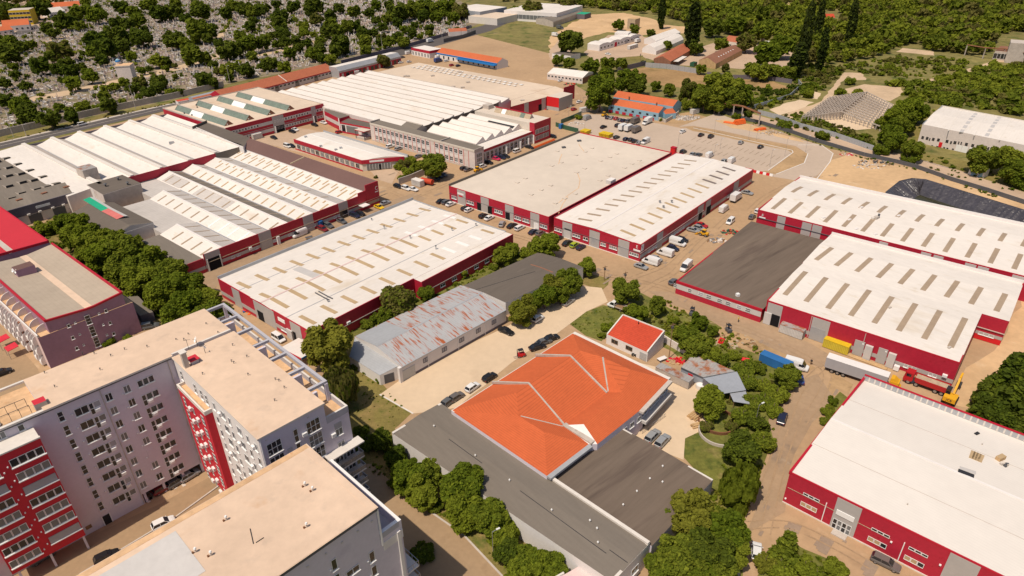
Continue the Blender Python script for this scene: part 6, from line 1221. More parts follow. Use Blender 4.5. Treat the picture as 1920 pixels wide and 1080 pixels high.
h = Hall("workshop_building", "white workshop of four arched bays beside the workshop yard", [fp[0], fp[1], fp[2], fp[0]+fp[2]-fp[1]], 4.4, [(0, 0)]+pr, 't', wall="white_render", roof="white_roof", cat="workshop")
f = wins(h, 1, 12, 1.4, 2.9, 2.2)
for t, m in ((.36, "fabric_red"), (.63, "shutter"), (.9, "shutter")): f.part("gate", f.L*t, f.L*t+3.4, .1, 3.4, m, 0, .12)
h = boxb("flat_roofed_block", "white rectangular block rising behind the workshop bays", "building", k(770, 245), k(872, 250), 10, 6.5, "white_render", "white_roof")
h = Hall("storage_hangar", "white rounded fabric hangar nearest the brown sheds", [Vector((*G(*k(975, 392), 0).xy, 0)), Vector((*G(*k(1080, 412), 0).xy, 0)), Vector((*G(*k(1285, 320), 0).xy, 0)), Vector((*G(*k(1200, 300), 0).xy, 0))], 2.6, [(0, 0), (.18, 2.2), (.5, 3.4), (.82, 2.2), (1, 0)], 's', wall="white_render", roof="white_roof", cat="hangar")
def long_shed(label, fl_, fr, bl, z, rise, wall, roof, name="brown_roof_shed"):
    q = [Vector((*G(*p, z).xy, 0)) for p in (fl_, fr)]; e = Vector((*G(*bl, z).xy, 0))-q[0]
    return Hall(name, label, [q[0], q[1], q[1]+e, q[0]+e], z, [(0, 0), (.5, rise), (1, 0)], 's', wall=wall, roof=roof, cat="shed")
long_shed("white hangar farther back with an open dark bay", k(992, 290), k(1080, 308), k(1178, 226), 3.8, 2.2, "white_render", "white_roof", "storage_hangar").fac(1).part("open_bay", 10, 30, .2, 3.2, "dark_wall", 0, .06)
h = long_shed("shed with rusty brown tiled roof and a pale side canopy", k(1063, 440), k(1190, 462), k(1265, 332), 3.6, 2.6, "brown_tile", "brick_tile"); h.fac(1).part("canopy", 6, 26, 2.6, 2.8, "concrete_light", 0, 3.5)
h = long_shed("shed with dark brown roof and rows of small skylights, timber end", k(1402, 450), k(1530, 478), k(1605, 352), 3.6, 2.6, "new_wood", "brown_tile")
for j in range(7): a = h.P(.72, .25+j*.09, 0); a.z = h.zr(a); h.strip(a, a+(h.foot[3]-h.foot[0]).normalized()*1.2, .8, "skylight_white", "skylight", .08)
h = gable("farm_house", "small house with red pyramid roof among the trees", "house", k(1588, 305), k(1700, 322), 12, 5.2, 3.2, "cream_wall", "brick_tile"); wins(h, 0, 3, 2, 3.5, 1.2)
h = boxb("white_shed", "low white canopy shed at the edge of the sandy yard", "shed", k(1815, 352), k(1905, 362), 12, 3.2, "white_render", "white_roof")
h = boxb("concrete_tower_house", "boxy tan concrete switch house alone on the sand lot", "building", k(868, 140), k(925, 145), 9, 8.5, "sandy_load", "new_wood"); f = h.fac(0); f.part("opening", 3, 7, .2, 5, "opening", 0, .06)
h = boxb("flat_roofed_hut", "low white walled hut with dark roof behind the logo end", "hut", k(300, 400), k(440, 420), 12, 3.4, "white_render", "bitumen")
h = long_shed("long grey shed at the top with a green end canopy", k(180, 140), k(310, 165), k(400, 70), 4.5, 1.6, "dirty_concrete", "bitumen_light")
h = boxb("green_canopy", "green metal canopy at the end of the long grey shed", "canopy", k(430, 100), k(545, 108), 14, 4.6, "dark_wall", "green_sheet")
h = boxb("factory_building", "white factory with glazed corner at the top edge", "factory", k(-60, 76), k(335, 100), 60, 9, "white_render", "white_roof"); wins(h, 0, 14, 2, 6, 4, "glass_pale")
h = boxb("factory_building", "smaller grey and white factory hall on the top edge left of the white one", "factory", (842, 16), (900, 22), 40, 9, "slate_sheet", "white_roof"); wins(h, 0, 8, 1, 5, 4)
h = boxb("factory_building", "beige flat roofed hall near the top edge road", "factory", (878, 30), (932, 35), 34, 6, "concrete_light", "beige_roof_far")
h = gable("roadside_house", "small orange roofed house beside the street bend", "house", (842, 60), (876, 58), 10, 3.6, 2, "pale_stucco", "brick_tile")
h = gable("red_cabin", "tiny cabin with a dark red roof alone in the woods", "cabin", (1544, 33), (1566, 33), 12, 6, 2.4, "white_render", "red_tile"); wins(h, 0, 2, 1, 4, 5)
h = boxb("stone_building", "old grey stone building with flat terrace at the right edge", "building", (1866, 95), (1960, 104), 22, 6, "dirty_concrete", "brown_tile"); wins(h, 0, 14, 1, 4.5, 2.4)
h2 = boxb("stone_building", "upper grey tier of the old stone building at the right edge", "building", (1895, 80), (1980, 86), 14, 13, "dirty_concrete", "concrete"); 
h = gable("woodland_hut", "lonely brown roofed hut in the thick of the right woodland", "hut", (1768, 75), (1786, 76), 8, 3.5, 1.6, "dirty_concrete", "brown_tile")
h = boxb("silo_building", "pink and white silo building at the edge of the sandy works yard", "building", (1432, 80), (1448, 81), 8, 9, "salmon_sheet", "white_render")
p = G(1430, 80); s_ = thing("silo", "slim white cement silo on the works yard", "silo", (p.x, p.y, 0)); m = MB(); m.cyl((p.x, p.y, 3), (p.x, p.y, 13), 2.2, 2.2, 14, "white_render"); m.cyl((p.x, p.y, 1), (p.x, p.y, 3), .5, 2.2, 14, "white_render"); m.build("tank", s_)
for lab, p0, p1, dp, z, rs, wl, rf in (("yellow apartment block at the top left corner", (14, 20), (54, 18), 18, 14, 0, "yellow", "concrete"), ("house with long orange roof at the top left", (92, 14), (150, 10), 16, 6, 4, "pale_stucco", "orange_tile_far"), ("white gabled house beside the orange roofed one", (93, 24), (122, 20), 14, 5, 4, "white_render", "concrete_light"), ("octagonal style house with orange roof by the village street", (4, 50), (55, 46), 18, 5, 4.5, "pale_stucco", "orange_tile_far"), ("long white canopy building in the village", (26, 34), (74, 28), 10, 4, 0, "white_render", "white_roof"), ("orange roofed house on the left edge of the village", (-30, 62), (25, 55), 14, 4, 3, "pale_stucco", "orange_tile_far"), ("salmon house at the village edge", (-20, 12), (10, 10), 14, 8, 0, "pink_render", "concrete")):
    h = gable("village_house", lab, "house", p0, p1, dp, z, rs, wl, rf, None if rs else [(0, 0), (1, .05)])
    if z > 8:
        for r_ in range(3): wins(h, 0, 6, 2+r_*4, 4+r_*4, 3)
    else: wins(h, 0, 5, 1.4, 3, 1.8)
p = G(241, 151); c = thing("chapel_tower", "square stone chapel tower with blue dome rising from the graves", "chapel", (p.x, p.y, 0)); m = MB(); m.box(p, 9, 9, 10, .2, "pale_stucco", "stained_screed"); m.box(p+Vector((0, 0, 10)), 9.6, 9.6, .5, .2, "concrete_light", "stained_screed"); m.build("tower", c); m = MB(); q = p+Vector((-4.5, 2, 10)); m.cyl(q, q+Vector((0, 0, 2)), 1.6, 1.6, 10, "pale_stucco"); m.cyl(q+Vector((0, 0, 2)), q+Vector((0, 0, 3)), 1.8, 1.4, 10, "blue_sign"); m.cyl(q+Vector((0, 0, 3)), q+Vector((0, 0, 3.8)), 1.4, .3, 10, "blue_wall"); m.build("dome", c)
k = K(1640, 180, 6.75)
a = G(*k(540, 588)); b = G(*k(1860, 882)); zz = 8.6
d = (b-a).normalized(); n = Vector((-d.y, d.x, 0)); far = G(1765.9, 199.5, zz)-a; far.z = 0
e = far
WW = Hall("warehouse_hall", "white roofed concrete warehouse standing alone beside the woodland", [a, a+d*75, a+d*75+e, a+e], zz, [(0, 0), (.5, .9), (1, 0)], 't', wall="pale_stucco", roof="white_roof")
f = WW.fac(0)
for x, y, w_ in ((598, 505, 30), (655, 515, 30), (695, 530, 14), (733, 527, 30), (797, 535, 32), (905, 552, 34), (962, 570, 20), (1005, 568, 34), (1062, 575, 14), (1095, 580, 14), (1150, 590, 34), (1230, 605, 34), (1302, 617, 14), (1338, 620, 14), (1380, 628, 34), (1435, 645, 20), (1480, 645, 36), (1600, 660, 34), (1760, 690, 34), (1820, 700, 34)):
    q = f.hit(*k(x, y)); r = f.hit(*k(x+w_, y+w_*.25)); f.win(q[0], r[0], q[1]-1.3, q[1], 2, 2, glass="glass", frame="frame_dark", sill=False)
for x, y in ((590, 598), (625, 603), (718, 620), (782, 630), (872, 645), (912, 652), (982, 662)): q = f.hit(*k(x, y)); f.win(q[0], q[0]+.8, q[1]-.6, q[1], 1, 1, frame="frame_dark", sill=False)
q = f.hit(*k(800, 650)); f.part("door", q[0], q[0]+1.4, .1, 2.4, "bright_red", 0, .08)
for x in (1015, 1095, 1190, 1250): q = f.hit(*k(x, 690)); f.part("gate", q[0], q[0]+2.3, .1, 2.9, "frame_white", 0, .08)
for u, v in (((1090, 465), (1290, 210)), ((1410, 515), (1590, 255))): 
    P_, Q_ = WW.pt(k(*u)), WW.pt(k(*v))
    for j in range(6): WW.strip(P_.lerp(Q_, j/6+.02), P_.lerp(Q_, j/6+.125), 1.5, "skylight_pale", "skylight", .08)
for u, v in (((930, 440), (1110, 180)), ((1260, 500), (1420, 240)), ((1580, 560), (1740, 290))): WW.strip(WW.pt(k(*u)), WW.pt(k(*v)), .35, "concrete_light", "roof_seam", .05)
WW.parapet(3, .35, .4, "metal_grey", name="roof_edge", lo=-.2); WW.parapet(2, .5, .4, "concrete_light", name="roof_edge", lo=-.2)
q = [G(*k(1178, 992)), G(*k(1372, 1042))]; d2 = (q[1]-q[0]).normalized(); n2 = Vector((-d2.y, d2.x, 0)); hb = Hall("guard_cabin", "small white cabin with two pale blue doors by the service road", [q[0], q[1], q[1]+n2*4, q[0]+n2*4], 3.0, [(0, 0), (1, .3)], 't', wall="white_render", roof="white_roof", cat="cabin")
f = hb.fac(0); f.part("door", f.L*.2, f.L*.48, .1, 2.4, "blue_wall", 0, .08); f.part("door", f.L*.66, f.L*.9, .1, 2.4, "blue_wall", 0, .08)
def fence(name, label, cat, px, h, m, th=.25, post=None, every=3.0):
    P = [G(*p) for p in px]; r = thing(name, label, cat, (P[0].x, P[0].y, 0)); mb = MB()
    for a, b in zip(P, P[1:]):
        d = (b-a); n = Vector((-d.y, d.x, 0)).normalized()*th
        mb.obox(a-n/2, d, n, Vector((0, 0, h)), m)
    mb.build("panel", r)
    if post:
        cnt = 0
        for a, b in zip(P, P[1:]):
            n = max(1, int((b-a).length/every))
            for i in range(n):
                if cnt >= 90: break
                c = a.lerp(b, i/n); pm = MB(); pm.box(c, .22, .22, h+.25, 0, post); pm.build("post", r); cnt += 1
    return r
fence("cemetery_wall", "long dark stone wall between the cemetery and the street", "wall", [(-180, 302), (0, 256), (180, 215), (328, 184.5), (420, 162)], 3.4, "dirty_concrete", .5)
fence("cemetery_wall", "far dark wall along the street beyond the shops", "wall", [(640, 120), (752, 92), (860, 60), (884, 52)], 2.6, "dark_wall", .5)
fence("metal_fence", "dark metal fence along the parking of the red warehouse", "fence", [(832, 80), (848, 76), (868, 72), (892, 63)], 3, "dark_metal", .3)
fence("plank_fence", "grey plank fence around the brown meadow, left stretch", "fence", [(1158, 136), (1180, 130), (1210, 123)], 3.2, "dark_wall", .3)
fence("plank_fence", "pale sheet metal fence along the far edge of the brown meadow", "fence", [(1210, 126), (1250, 129), (1306, 138)], 3.2, "metal_grey", .25, "dark_metal", 4)
fence("plank_fence", "dark low fence below the trees of the works yard", "fence", [(1325, 142), (1372, 148), (1430, 149), (1484, 157)], 2.6, "dark_wall", .3)
fence("plank_fence", "curving grey fence running down through the scrub to the gantry", "fence", [(1496, 156), (1502, 164), (1480, 184), (1440, 197), (1400, 208)], 2.4, "slate_sheet", .25)
fence("plank_fence", "corrugated grey fence below the concrete frame ruin", "fence", [(1420, 214), (1460, 224), (1500, 240), (1560, 256), (1640, 284)], 2.4, "zinc_sheet", .25)
fence("site_fence", "long dark netted fence between the sand field and the lane", "fence", [(1300, 194), (1345, 209), (1398, 226), (1428, 233), (1487, 251), (1532, 267), (1560, 275), (1620, 293), (1680, 306), (1715, 315), (1785, 340), (1850, 360), (1920, 383), (2000, 410)], 1.7, "dark_metal", .3, "concrete", 9)
fence("wire_fence", "see-through wire fence in front of the white warehouse", "fence", [(1716, 297), (1760, 311), (1790, 318)], .25, "steel", .1, "concrete_light", 5)
fence("retaining_wall", "low grey concrete wall beside the blue house", "wall", [(1234, 226), (1248, 230), (1262, 222), (1272, 214)], 1.8, "concrete", .4)
fence("hedge_fence", "green mesh fence at the parking lot corner", "fence", [(1052, 232), (1070, 225), (1090, 216)], 2.2, "paint_green", .3)
fence("hedge_fence", "olive mesh fence behind the flat roofed hall", "fence", [(1042, 237), (1060, 243), (1084, 249)], 2.2, "paint_green", .3)
fence("yard_wall", "low cream wall behind the small red roofed house", "wall", [(1243, 640), (1262, 652), (1290, 668)], 2.0, "pale_stucco", .3)
fence("yard_wall", "grey walled enclosure beside the tree and white container", "wall", [(748, 346), (772, 338), (806, 323)], 2.6, "dirty_concrete", .4)
k = K(1400, 60, 6.75); c = [G(*k(700, 1060)), G(*k(1190, 1040)), G(*k(1510, 790)), G(*k(1075, 800))]
ruin = thing("concrete_frame_ruin", "roofless concrete frame of a demolished greenhouse with rows of beams", "ruin", tuple(c[0].xy)+(0,))
A0, A1, A2, A3 = [G(*k(*q), 3.0) for q in ((705, 1058), (1195, 1035), (1515, 788), (1055, 812))]
m = MB(); m2 = MB()
for i in range(12):
    t = i/11; p, q = A0.lerp(A3, t), A1.lerp(A2, t); p.z = 2.4; q.z = 4.2
    mb = MB(); mb.bar(p, q, .32, "dirty_concrete", .5); mb.build("beam", ruin)
    for s_ in [j/12 for j in range(13)]: cc = p.lerp(q, s_); mb2 = m2; mb2.box((cc.x, cc.y, 0), .35, .35, cc.z-.3, .4, "dirty_concrete")
B2, B3 = G(*k(1700, 1180), 3.0), G(*k(1850, 905), 3.0)
for i in range(12):
    t = i/11; p, q = A1.lerp(A2, t), B2.lerp(B3, t); p.z = 4.2; q.z = 2.4
    mb = MB(); mb.bar(p, q, .32, "dirty_concrete", .5); mb.build("beam", ruin)
    for s_ in [j/10 for j in range(11)]: cc = p.lerp(q, s_); m2.box((cc.x, cc.y, 0), .35, .35, cc.z-.3, .4, "dirty_concrete")
for s_ in [j/12 for j in range(13)]: p, q = A0.lerp(A1, s_), A3.lerp(A2, s_); p.z = q.z = 2.4+1.8*s_+.4; mb = MB(); mb.bar(p, q, .2, "dirty_concrete", .2); mb.build("purlin", ruin)
o = m2.build("support_stub", ruin); o["kind"] = "stuff"
def gantry(label, px, z=6.0):
    P = [G(*q) for q in px]; r = thing("pipe_gantry", label, "gantry", (P[0].x, P[0].y, 0))
    for p in P:
        mb = MB()
        for dx in (-.9, .9): mb.bar((p.x+dx*.5, p.y+dx, 0), (p.x+dx*.5, p.y+dx, z), .35, "dirty_concrete")
        mb.bar((p.x-.5, p.y-1, z-.3), (p.x+.5, p.y+1, z-.3), .3, "rusty"); mb.build("support", r)
    for o_ in (-.7, 0, .7):
        mb = MB()
        for a, b in zip(P, P[1:]): mb.cyl((a.x+o_*.5, a.y+o_, z+.25), (b.x+o_*.5, b.y+o_, z+.25), .3, .3, 8, "rusty")
        mb.build("pipe", r)
gantry("rusty overhead pipe gantry crossing the lane beside the parking lot", [(1348, 214), (1374, 219), (1390, 222), (1422, 236)])
gantry("far rusty pipe gantry near the stone building", [(1808, 104), (1842, 110), (1878, 112), (1918, 121)], 7)
PROTO = {}
def wheel_mesh(r, wd):
    m = MB(); m.cyl((0, -wd/2, 0), (0, wd/2, 0), r, r, 14, "rubber"); m.cyl((0, -wd/2-.01, 0), (0, wd/2+.01, 0), r*.62, r*.62, 10, "rim"); return m.mesh("wheel")
def put(root, name, mb, bev=0):
    o = mb.build(name, root, local=True)
    if bev: b = o.modifiers.new("bevel", 'BEVEL'); b.width = bev; b.segments = 2; b.limit_method = 'ANGLE'; b.angle_limit = .5
    return o
def add_wheels(root, xs, W, r, wd=.24, dual=False):
    me = wheel_mesh(r, wd)
    for x in xs:
        for s in (-1, 1):
            o = link(bpy.data.objects.new("wheel", me)); o.parent = root; o.location = (x, s*(W/2-wd/2-.02), r)
def lower(st, W, pm):
    secs = []
    for x, zl, zh, wf in st:
        w_ = W/2*wf; zm = zl+(zh-zl)*.62
        secs.append([Vector(p) for p in ((x, -w_*.94, zl), (x, -w_, zl+(zh-zl)*.25), (x, -w_, zm), (x, -w_*.88, zh), (x, w_*.88, zh), (x, w_, zm), (x, w_, zl+(zh-zl)*.25), (x, w_*.94, zl))])
    return MB().loft(secs, pm)
def car_proto(kind):
    r = thing({"hatch": "hatchback_car", "sedan": "sedan_car", "wagon": "estate_car", "suv": "suv_car", "van": "panel_van", "minivan": "minivan"}[kind], "", "", (0, 0, 0))
    L, W, H, belt, g = {"hatch": (4.1, 1.76, 1.5, .93, (-1.95, -1.55, .25, 1.05)), "sedan": (4.65, 1.8, 1.45, .92, (-1.75, -1.05, .25, 1.05)), "wagon": (4.75, 1.82, 1.5, .94, (-2.3, -1.9, .35, 1.15)), "suv": (4.6, 1.86, 1.7, 1.02, (-2.2, -1.85, .3, 1.05)), "van": (5.6, 2.0, 2.45, 1.25, (-2.78, -2.7, 1.25, 2.05)), "minivan": (4.5, 1.84, 1.86, 1.02, (-2.2, -2.05, .75, 1.55))}[kind]
    h = L/2; nose = .72 if kind != "van" else 1.0
    st = [(-h, .45, belt*.9, .88), (-h+.12, .3, belt, .97), (-h*.55, .24, belt+.01, 1), (0, .22, belt, 1), (g[3]-.1, .24, belt, 1), (h*.72, .26, belt-.06, .98), (h-.14, .3, nose+.02, .93), (h, .42, nose-.1, .80)]
    put(r, "body", lower(st, W, "paint_white"), .05)
    if kind == "van":
        m = MB(); a = [(-2.78, -.97, 1.2), (1.35, -.97, 1.2), (1.15, -.86, 2.42), (-2.74, -.86, 2.45)]
        secs = [[Vector((x, -.97, 1.2)), Vector((x, -.98, 1.9)), Vector((x, -.84, z)), Vector((x, .84, z)), Vector((x, .98, 1.9)), Vector((x, .97, 1.2))] for x, z in ((-2.78, 2.4), (-2.6, 2.47), (0, 2.47), (1.0, 2.42), (1.25, 2.3))]
        put(r, "cargo_body", m.loft(secs, "paint_white"), .05)
        m = MB(); put(r, "windscreen", m.face([(2.05, -.84, 1.24), (2.05, .84, 1.24), (1.27, .76, 2.26), (1.27, -.76, 2.26)], "car_glass"))
        for s in (-1, 1): m = MB(); m.face([(2.0, s*.93, 1.22), (1.28, s*.98, 1.22), (1.28, s*.9, 2.2)][::s], "car_glass"); m.obox((.55, s*.985-.01, 1.3), (.75, 0, 0), (0, .02, 0), (0, 0, .62), "car_glass"); put(r, "side_window", m)
    else:
        xr0, xr1, xf1, xf0 = g; wb, wr = W/2*.9, W/2*.76; zb, zr = belt-.03, H
        B = [(xr0, -wb, zb), (xf0, -wb, zb), (xf0, wb, zb), (xr0, wb, zb)]; T = [(xr1, -wr, zr-.05), (xf1, -wr, zr-.05), (xf1, wr, zr-.05), (xr1, wr, zr-.05)]
        m = MB()
        for i in range(4): j = (i+1) % 4; m.face([B[i], B[j], T[j], T[i]], "car_glass")
        put(r, "windows", m)
        m = MB(); m.obox((xr1-.05, -wr-.01, zr-.06), (xf1-xr1+.08, 0, 0), (0, 2*wr+.02, 0), (0, 0, .06), "paint_white")
        for i in range(4): m.bar(B[i], T[i], .07, "paint_white")
        xm = (xr0+xf0)/2-.1
        for s in (-1, 1): m.bar((xm, s*wb, zb), (xm, s*wr, zr-.05), .07, "paint_white")
        put(r, "roof", m, .02)
    add_wheels(r, (-h*.6, h*.62), W, .33 if kind != "van" else .36)
    for s in (-1, 1):
        m = MB(); m.obox((h-.22, s*W*.33-.14, nose-.22), (.2, 0, 0), (0, .28, 0), (0, 0, .15), "lamp_clear"); put(r, "headlight", m)
        m = MB(); m.obox((-h-.01, s*W*.38-.11, belt-.35), (.1, 0, 0), (0, .22, 0), (0, 0, .24), "lamp_red"); put(r, "tail_light", m)
        m = MB(); m.obox((g[3]-.35, s*(W/2+.06)-.09, belt), (.12, 0, 0), (0, .18, 0), (0, 0, .14), "paint_white"); put(r, "mirror", m)
    return r
def box_truck_proto(L=7.2, bl=4.7, bh=2.3):
    r = thing("box_truck", "", "", (0, 0, 0)); h = L/2
    m = MB(); m.obox((-h, -1.0, .55), (L-.4, 0, 0), (0, 2.0, 0), (0, 0, .25), "plastic"); put(r, "chassis", m)
    m = MB(); m.obox((-h, -1.15, .85), (bl, 0, 0), (0, 2.3, 0), (0, 0, bh), "paint_white"); put(r, "cargo_box", m, .03)
    put(r, "cab", lower([(h-2.2, .5, 1.55, 1), (h-1.2, .45, 1.55, 1), (h-.4, .45, 1.25, .98), (h, .55, 1.0, .9)], 2.05, "paint_white"), .05)
    m = MB(); m.obox((h-2.15, -.92, 1.5), (1.05, 0, 0), (0, 1.84, 0), (0, 0, .85), "paint_white"); put(r, "cab_roof", m, .08)
    m = MB(); m.face([(h-.7, -.85, 1.5), (h-.7, .85, 1.5), (h-1.08, .8, 2.2), (h-1.08, -.8, 2.2)], "car_glass"); put(r, "windscreen", m)
    for s in (-1, 1): m = MB(); m.obox((h-2.0, s*.93-.01, 1.55), (.85, 0, 0), (0, .02, 0), (0, 0, .55), "car_glass"); put(r, "side_window", m); m = MB(); m.obox((h-.1, s*.75-.15, .75), (.1, 0, 0), (0, .3, 0), (0, 0, .18), "lamp_clear"); put(r, "headlight", m)
    add_wheels(r, (-h*.55, h*.66), 2.05, .4); return r
def flatbed_proto():
    r = thing("flatbed_pickup", "", "", (0, 0, 0))
    put(r, "body", lower([(.3, .45, 1.15, 1), (1.5, .4, 1.15, 1), (2.3, .4, 1.0, .97), (2.75, .5, .85, .85)], 1.9, "paint_white"), .05)
    m = MB(); B = [(.35, -.86, 1.12), (1.95, -.86, 1.12), (1.95, .86, 1.12), (.35, .86, 1.12)]; T = [(.4, -.74, 1.95), (1.45, -.74, 1.95), (1.45, .74, 1.95), (.4, .74, 1.95)]
    for i in range(4): j = (i+1) % 4; m.face([B[i], B[j], T[j], T[i]], "car_glass")
    put(r, "windows", m); m = MB(); m.obox((.35, -.76, 1.93), (1.15, 0, 0), (0, 1.52, 0), (0, 0, .08), "paint_white")
    for i in range(4): m.bar(B[i], T[i], .12, "paint_white")
    put(r, "roof", m, .03)
    m = MB(); m.obox((-2.9, -1.0, .8), (3.1, 0, 0), (0, 2.0, 0), (0, 0, .12), "wood")
    for y in (-1.0, .95): m.obox((-2.9, y, .92), (3.1, 0, 0), (0, .05, 0), (0, 0, .22), "dirty_concrete")
    put(r, "flatbed", m); m = MB(); m.obox((-2.7, -.4, .5), (4, 0, 0), (0, .8, 0), (0, 0, .25), "plastic"); put(r, "chassis", m); add_wheels(r, (-1.7, 1.75), 1.9, .36)
    for s in (-1, 1): m = MB(); m.obox((2.6, s*.6-.15, .72), (.14, 0, 0), (0, .3, 0), (0, 0, .16), "lamp_clear"); put(r, "headlight", m)
    return r
def vehicle(kind, color, u, v, ang, label, group=None, flip=False):
    first = kind not in PROTO
    if first: PROTO[kind] = {"box": box_truck_proto, "flat": flatbed_proto}.get(kind, lambda: car_proto(kind))()
    o = PROTO[kind] if first else copy_tree(PROTO[kind])
    p = G(u, v, .3); o.location = (p.x, p.y, .06); o.rotation_euler = (0, 0, math.radians(ang)); ORG[o.name] = Vector()
    o["label"] = label; o["category"] = {"van": "van", "box": "truck", "flat": "pickup"}.get(kind, "car")
    for k in ("group",):
        if k in o.keys(): del o[k]
    if group: o["group"] = group
    for ch in o.children:
        for sl_ in ch.material_slots:
            if sl_.material and sl_.material.name.startswith("paint_"): sl_.link = 'OBJECT'; sl_.material = MATS["paint_"+color]
    return o
DA, DB = 49.5, -40.5
ORD = ("first", "second", "third", "fourth", "fifth", "sixth", "seventh", "eighth", "ninth", "tenth", "eleventh", "twelfth", "thirteenth", "fourteenth")
NM = {"hatch": "hatchback", "sedan": "sedan", "wagon": "estate car", "suv": "SUV", "van": "panel van", "minivan": "minivan", "box": "box truck"}
def rowcars(where, group, items):
    for i, (kind, col, u, v, a) in enumerate(items): vehicle(kind, col, u, v, a+rnd.uniform(-3, 3), "%s %s %s, %s from the left" % (col, NM[kind], where, ORD[i]), group)
rowcars("parked before the flat beige roofed hall", "cars before the beige roofed hall", [("sedan", "black", 827.5, 378.5, DA), ("wagon", "grey", 837.5, 380, DA), ("sedan", "white", 845.5, 384, DA), ("hatch", "black", 873, 392, DA), ("hatch", "white", 879.5, 395, DA), ("hatch", "black", 906, 406, DA), ("sedan", "white", 917.5, 410, DA), ("wagon", "silver", 941.5, 421, DA+25), ("sedan", "black", 960, 424.5, DA), ("wagon", "white", 974.5, 428.5, DA), ("sedan", "navy", 1000.5, 436, DA), ("hatch", "taupe", 1013, 438.5, DA)])
rowcars("in front of the E hall's low corner", "cars before the E hall front", [("hatch", "black", 1047, 448, DA), ("sedan", "black", 1063.5, 457, DA), ("hatch", "lime", 1077, 461, DA), ("hatch", "navy", 1089, 465, DA)])
rowcars("along the lane beside the C hall", "cars beside the C hall", [("wagon", "darkred", 605.5, 430.5, DB), ("wagon", "grey", 616, 424, DB), ("sedan", "grey", 641, 416, DB), ("suv", "navy", 665.5, 405.5, DB), ("hatch", "black", 676, 402, DB), ("sedan", "yellow", 711, 389.5, DB), ("sedan", "silver", 722.5, 382, DA)])
rowcars("near the white container by the walled enclosure", "cars by the white container", [("hatch", "black", 746, 350.5, DB), ("suv", "white", 762, 354.5, DB), ("sedan", "white", 775, 356, DB)])
rowcars("in the shade of the tree by the walled enclosure", "cars below the enclosure tree", [("sedan", "black", 816.5, 336.5, DB), ("hatch", "black", 824, 332, DB), ("hatch", "grey", 831, 329, DB)])
rowcars("beside the shop wing and its red fascia", "cars beside the shop wing", [("hatch", "black", 870, 316.5, DA), ("sedan", "taupe", 878, 319, DA), ("suv", "white", 904, 313, DA), ("sedan", "black", 916, 305.5, DB), ("sedan", "pink", 930, 298.5, DB), ("hatch", "navy", 941, 296.5, DB), ("sedan", "black", 947.5, 294, DB), ("minivan", "white", 969.5, 284.5, DA), ("sedan", "black", 992.5, 277, DB), ("hatch", "black", 1036.5, 257, DB)])
rowcars("in the lane below the long office block", "cars below the office block", [("suv", "white", 732, 275.5, DA), ("wagon", "silver", 748.5, 279.5, DA), ("sedan", "grey", 785.5, 294, DA)])
rowcars("in the courtyard of the lantern roofed hall", "cars before the lantern roofed hall", [("sedan", "black", 513.5, 259, DB), ("minivan", "white", 539, 275, DB), ("hatch", "black", 547.5, 275, DB), ("sedan", "black", 548, 247.5, DB), ("sedan", "white", 553.5, 244, DB), ("sedan", "black", 590, 235, DB), ("sedan", "white", 607, 231, DB), ("hatch", "red", 636, 248.5, DA)])
rowcars("beside the E hall shaded wall", "vehicles beside the E hall", [("sedan", "silver", 1202, 501, DB), ("van", "white", 1220, 493, DB+180), ("hatch", "silver", 1230, 487, DB), ("van", "white", 1247, 477, DB+180), ("hatch", "navy", 1261.5, 467, DB), ("van", "white", 1270.5, 457.5, DB), ("hatch", "black", 1279, 451, DB), ("sedan", "silver", 1300, 433, DB), ("hatch", "silver", 1311, 429, DB), ("sedan", "red", 1315, 423.5, DB), ("sedan", "silver", 1401, 362.5, DB)])
rowcars("in the lane by the dark annex", "vehicles in the lane by the annex", [("hatch", "grey", 1263, 530, DA), ("van", "white", 1286, 503, DA+180), ("van", "white", 1357, 394.5, DA), ("minivan", "white", 1369, 417, DA+180), ("hatch", "grey", 1410, 408, DA), ("hatch", "white", 1421, 397, DA)])
rowcars("in the row below the blue house", "cars below the blue house", [("hatch", "navy", 1140, 221.5, DA), ("hatch", "silver", 1147, 222, DA), ("hatch", "red", 1155.5, 223.5, DA), ("hatch", "grey", 1163, 226, DA), ("sedan", "navy", 1169.6, 227, DA), ("suv", "grey", 1178.5, 228, DA)])
rowcars("in the middle of the near parking lot", "cars in the near parking lot", [("van", "silver", 1101.5, 223, DA), ("sedan", "black", 1131.5, 239, DA), ("suv", "black", 1158.5, 236.5, DA), ("sedan", "white", 1280, 247.5, DA), ("sedan", "black", 1314.5, 254, DA), ("suv", "black", 1333, 257, DA), ("hatch", "silver", 1389, 268.5, DA), ("hatch", "black", 1426, 276.5, DA)])
rowcars("behind the beige roof's far edge", "cars behind the beige roofed hall", [("hatch", "black", 1156, 258.5, DA), ("hatch", "navy", 1174, 262, DA), ("hatch", "black", 1183, 263, DA), ("sedan", "black", 1190, 265.5, DA), ("hatch", "silver", 1199, 268.5, DA), ("van", "white", 1210, 267.5, DA+180), ("suv", "black", 1281, 286, DA), ("sedan", "silver", 1299, 290, DA), ("sedan", "grey", 1310, 291.5, DA), ("van", "white", 1330, 293.5, DA), ("hatch", "silver", 1358, 303, DA), ("van", "white", 1371.5, 303.5, DA)])
rowcars("on the pale concrete yard by the rusty shed", "cars on the pale concrete yard", [("hatch", "grey", 841, 755, DA), ("hatch", "taupe", 856, 746, DA), ("hatch", "white", 886, 728, DA), ("hatch", "black", 918, 709, DA), ("sedan", "black", 949, 622.5, DB), ("sedan", "black", 1007.5, 652, DA-20), ("hatch", "white", 1008.5, 599, DA), ("sedan", "grey", 1019, 643, DA-20), ("sedan", "black", 1033.5, 635.5, DA-20), ("wagon", "silver", 1065.5, 567.5, DA)])
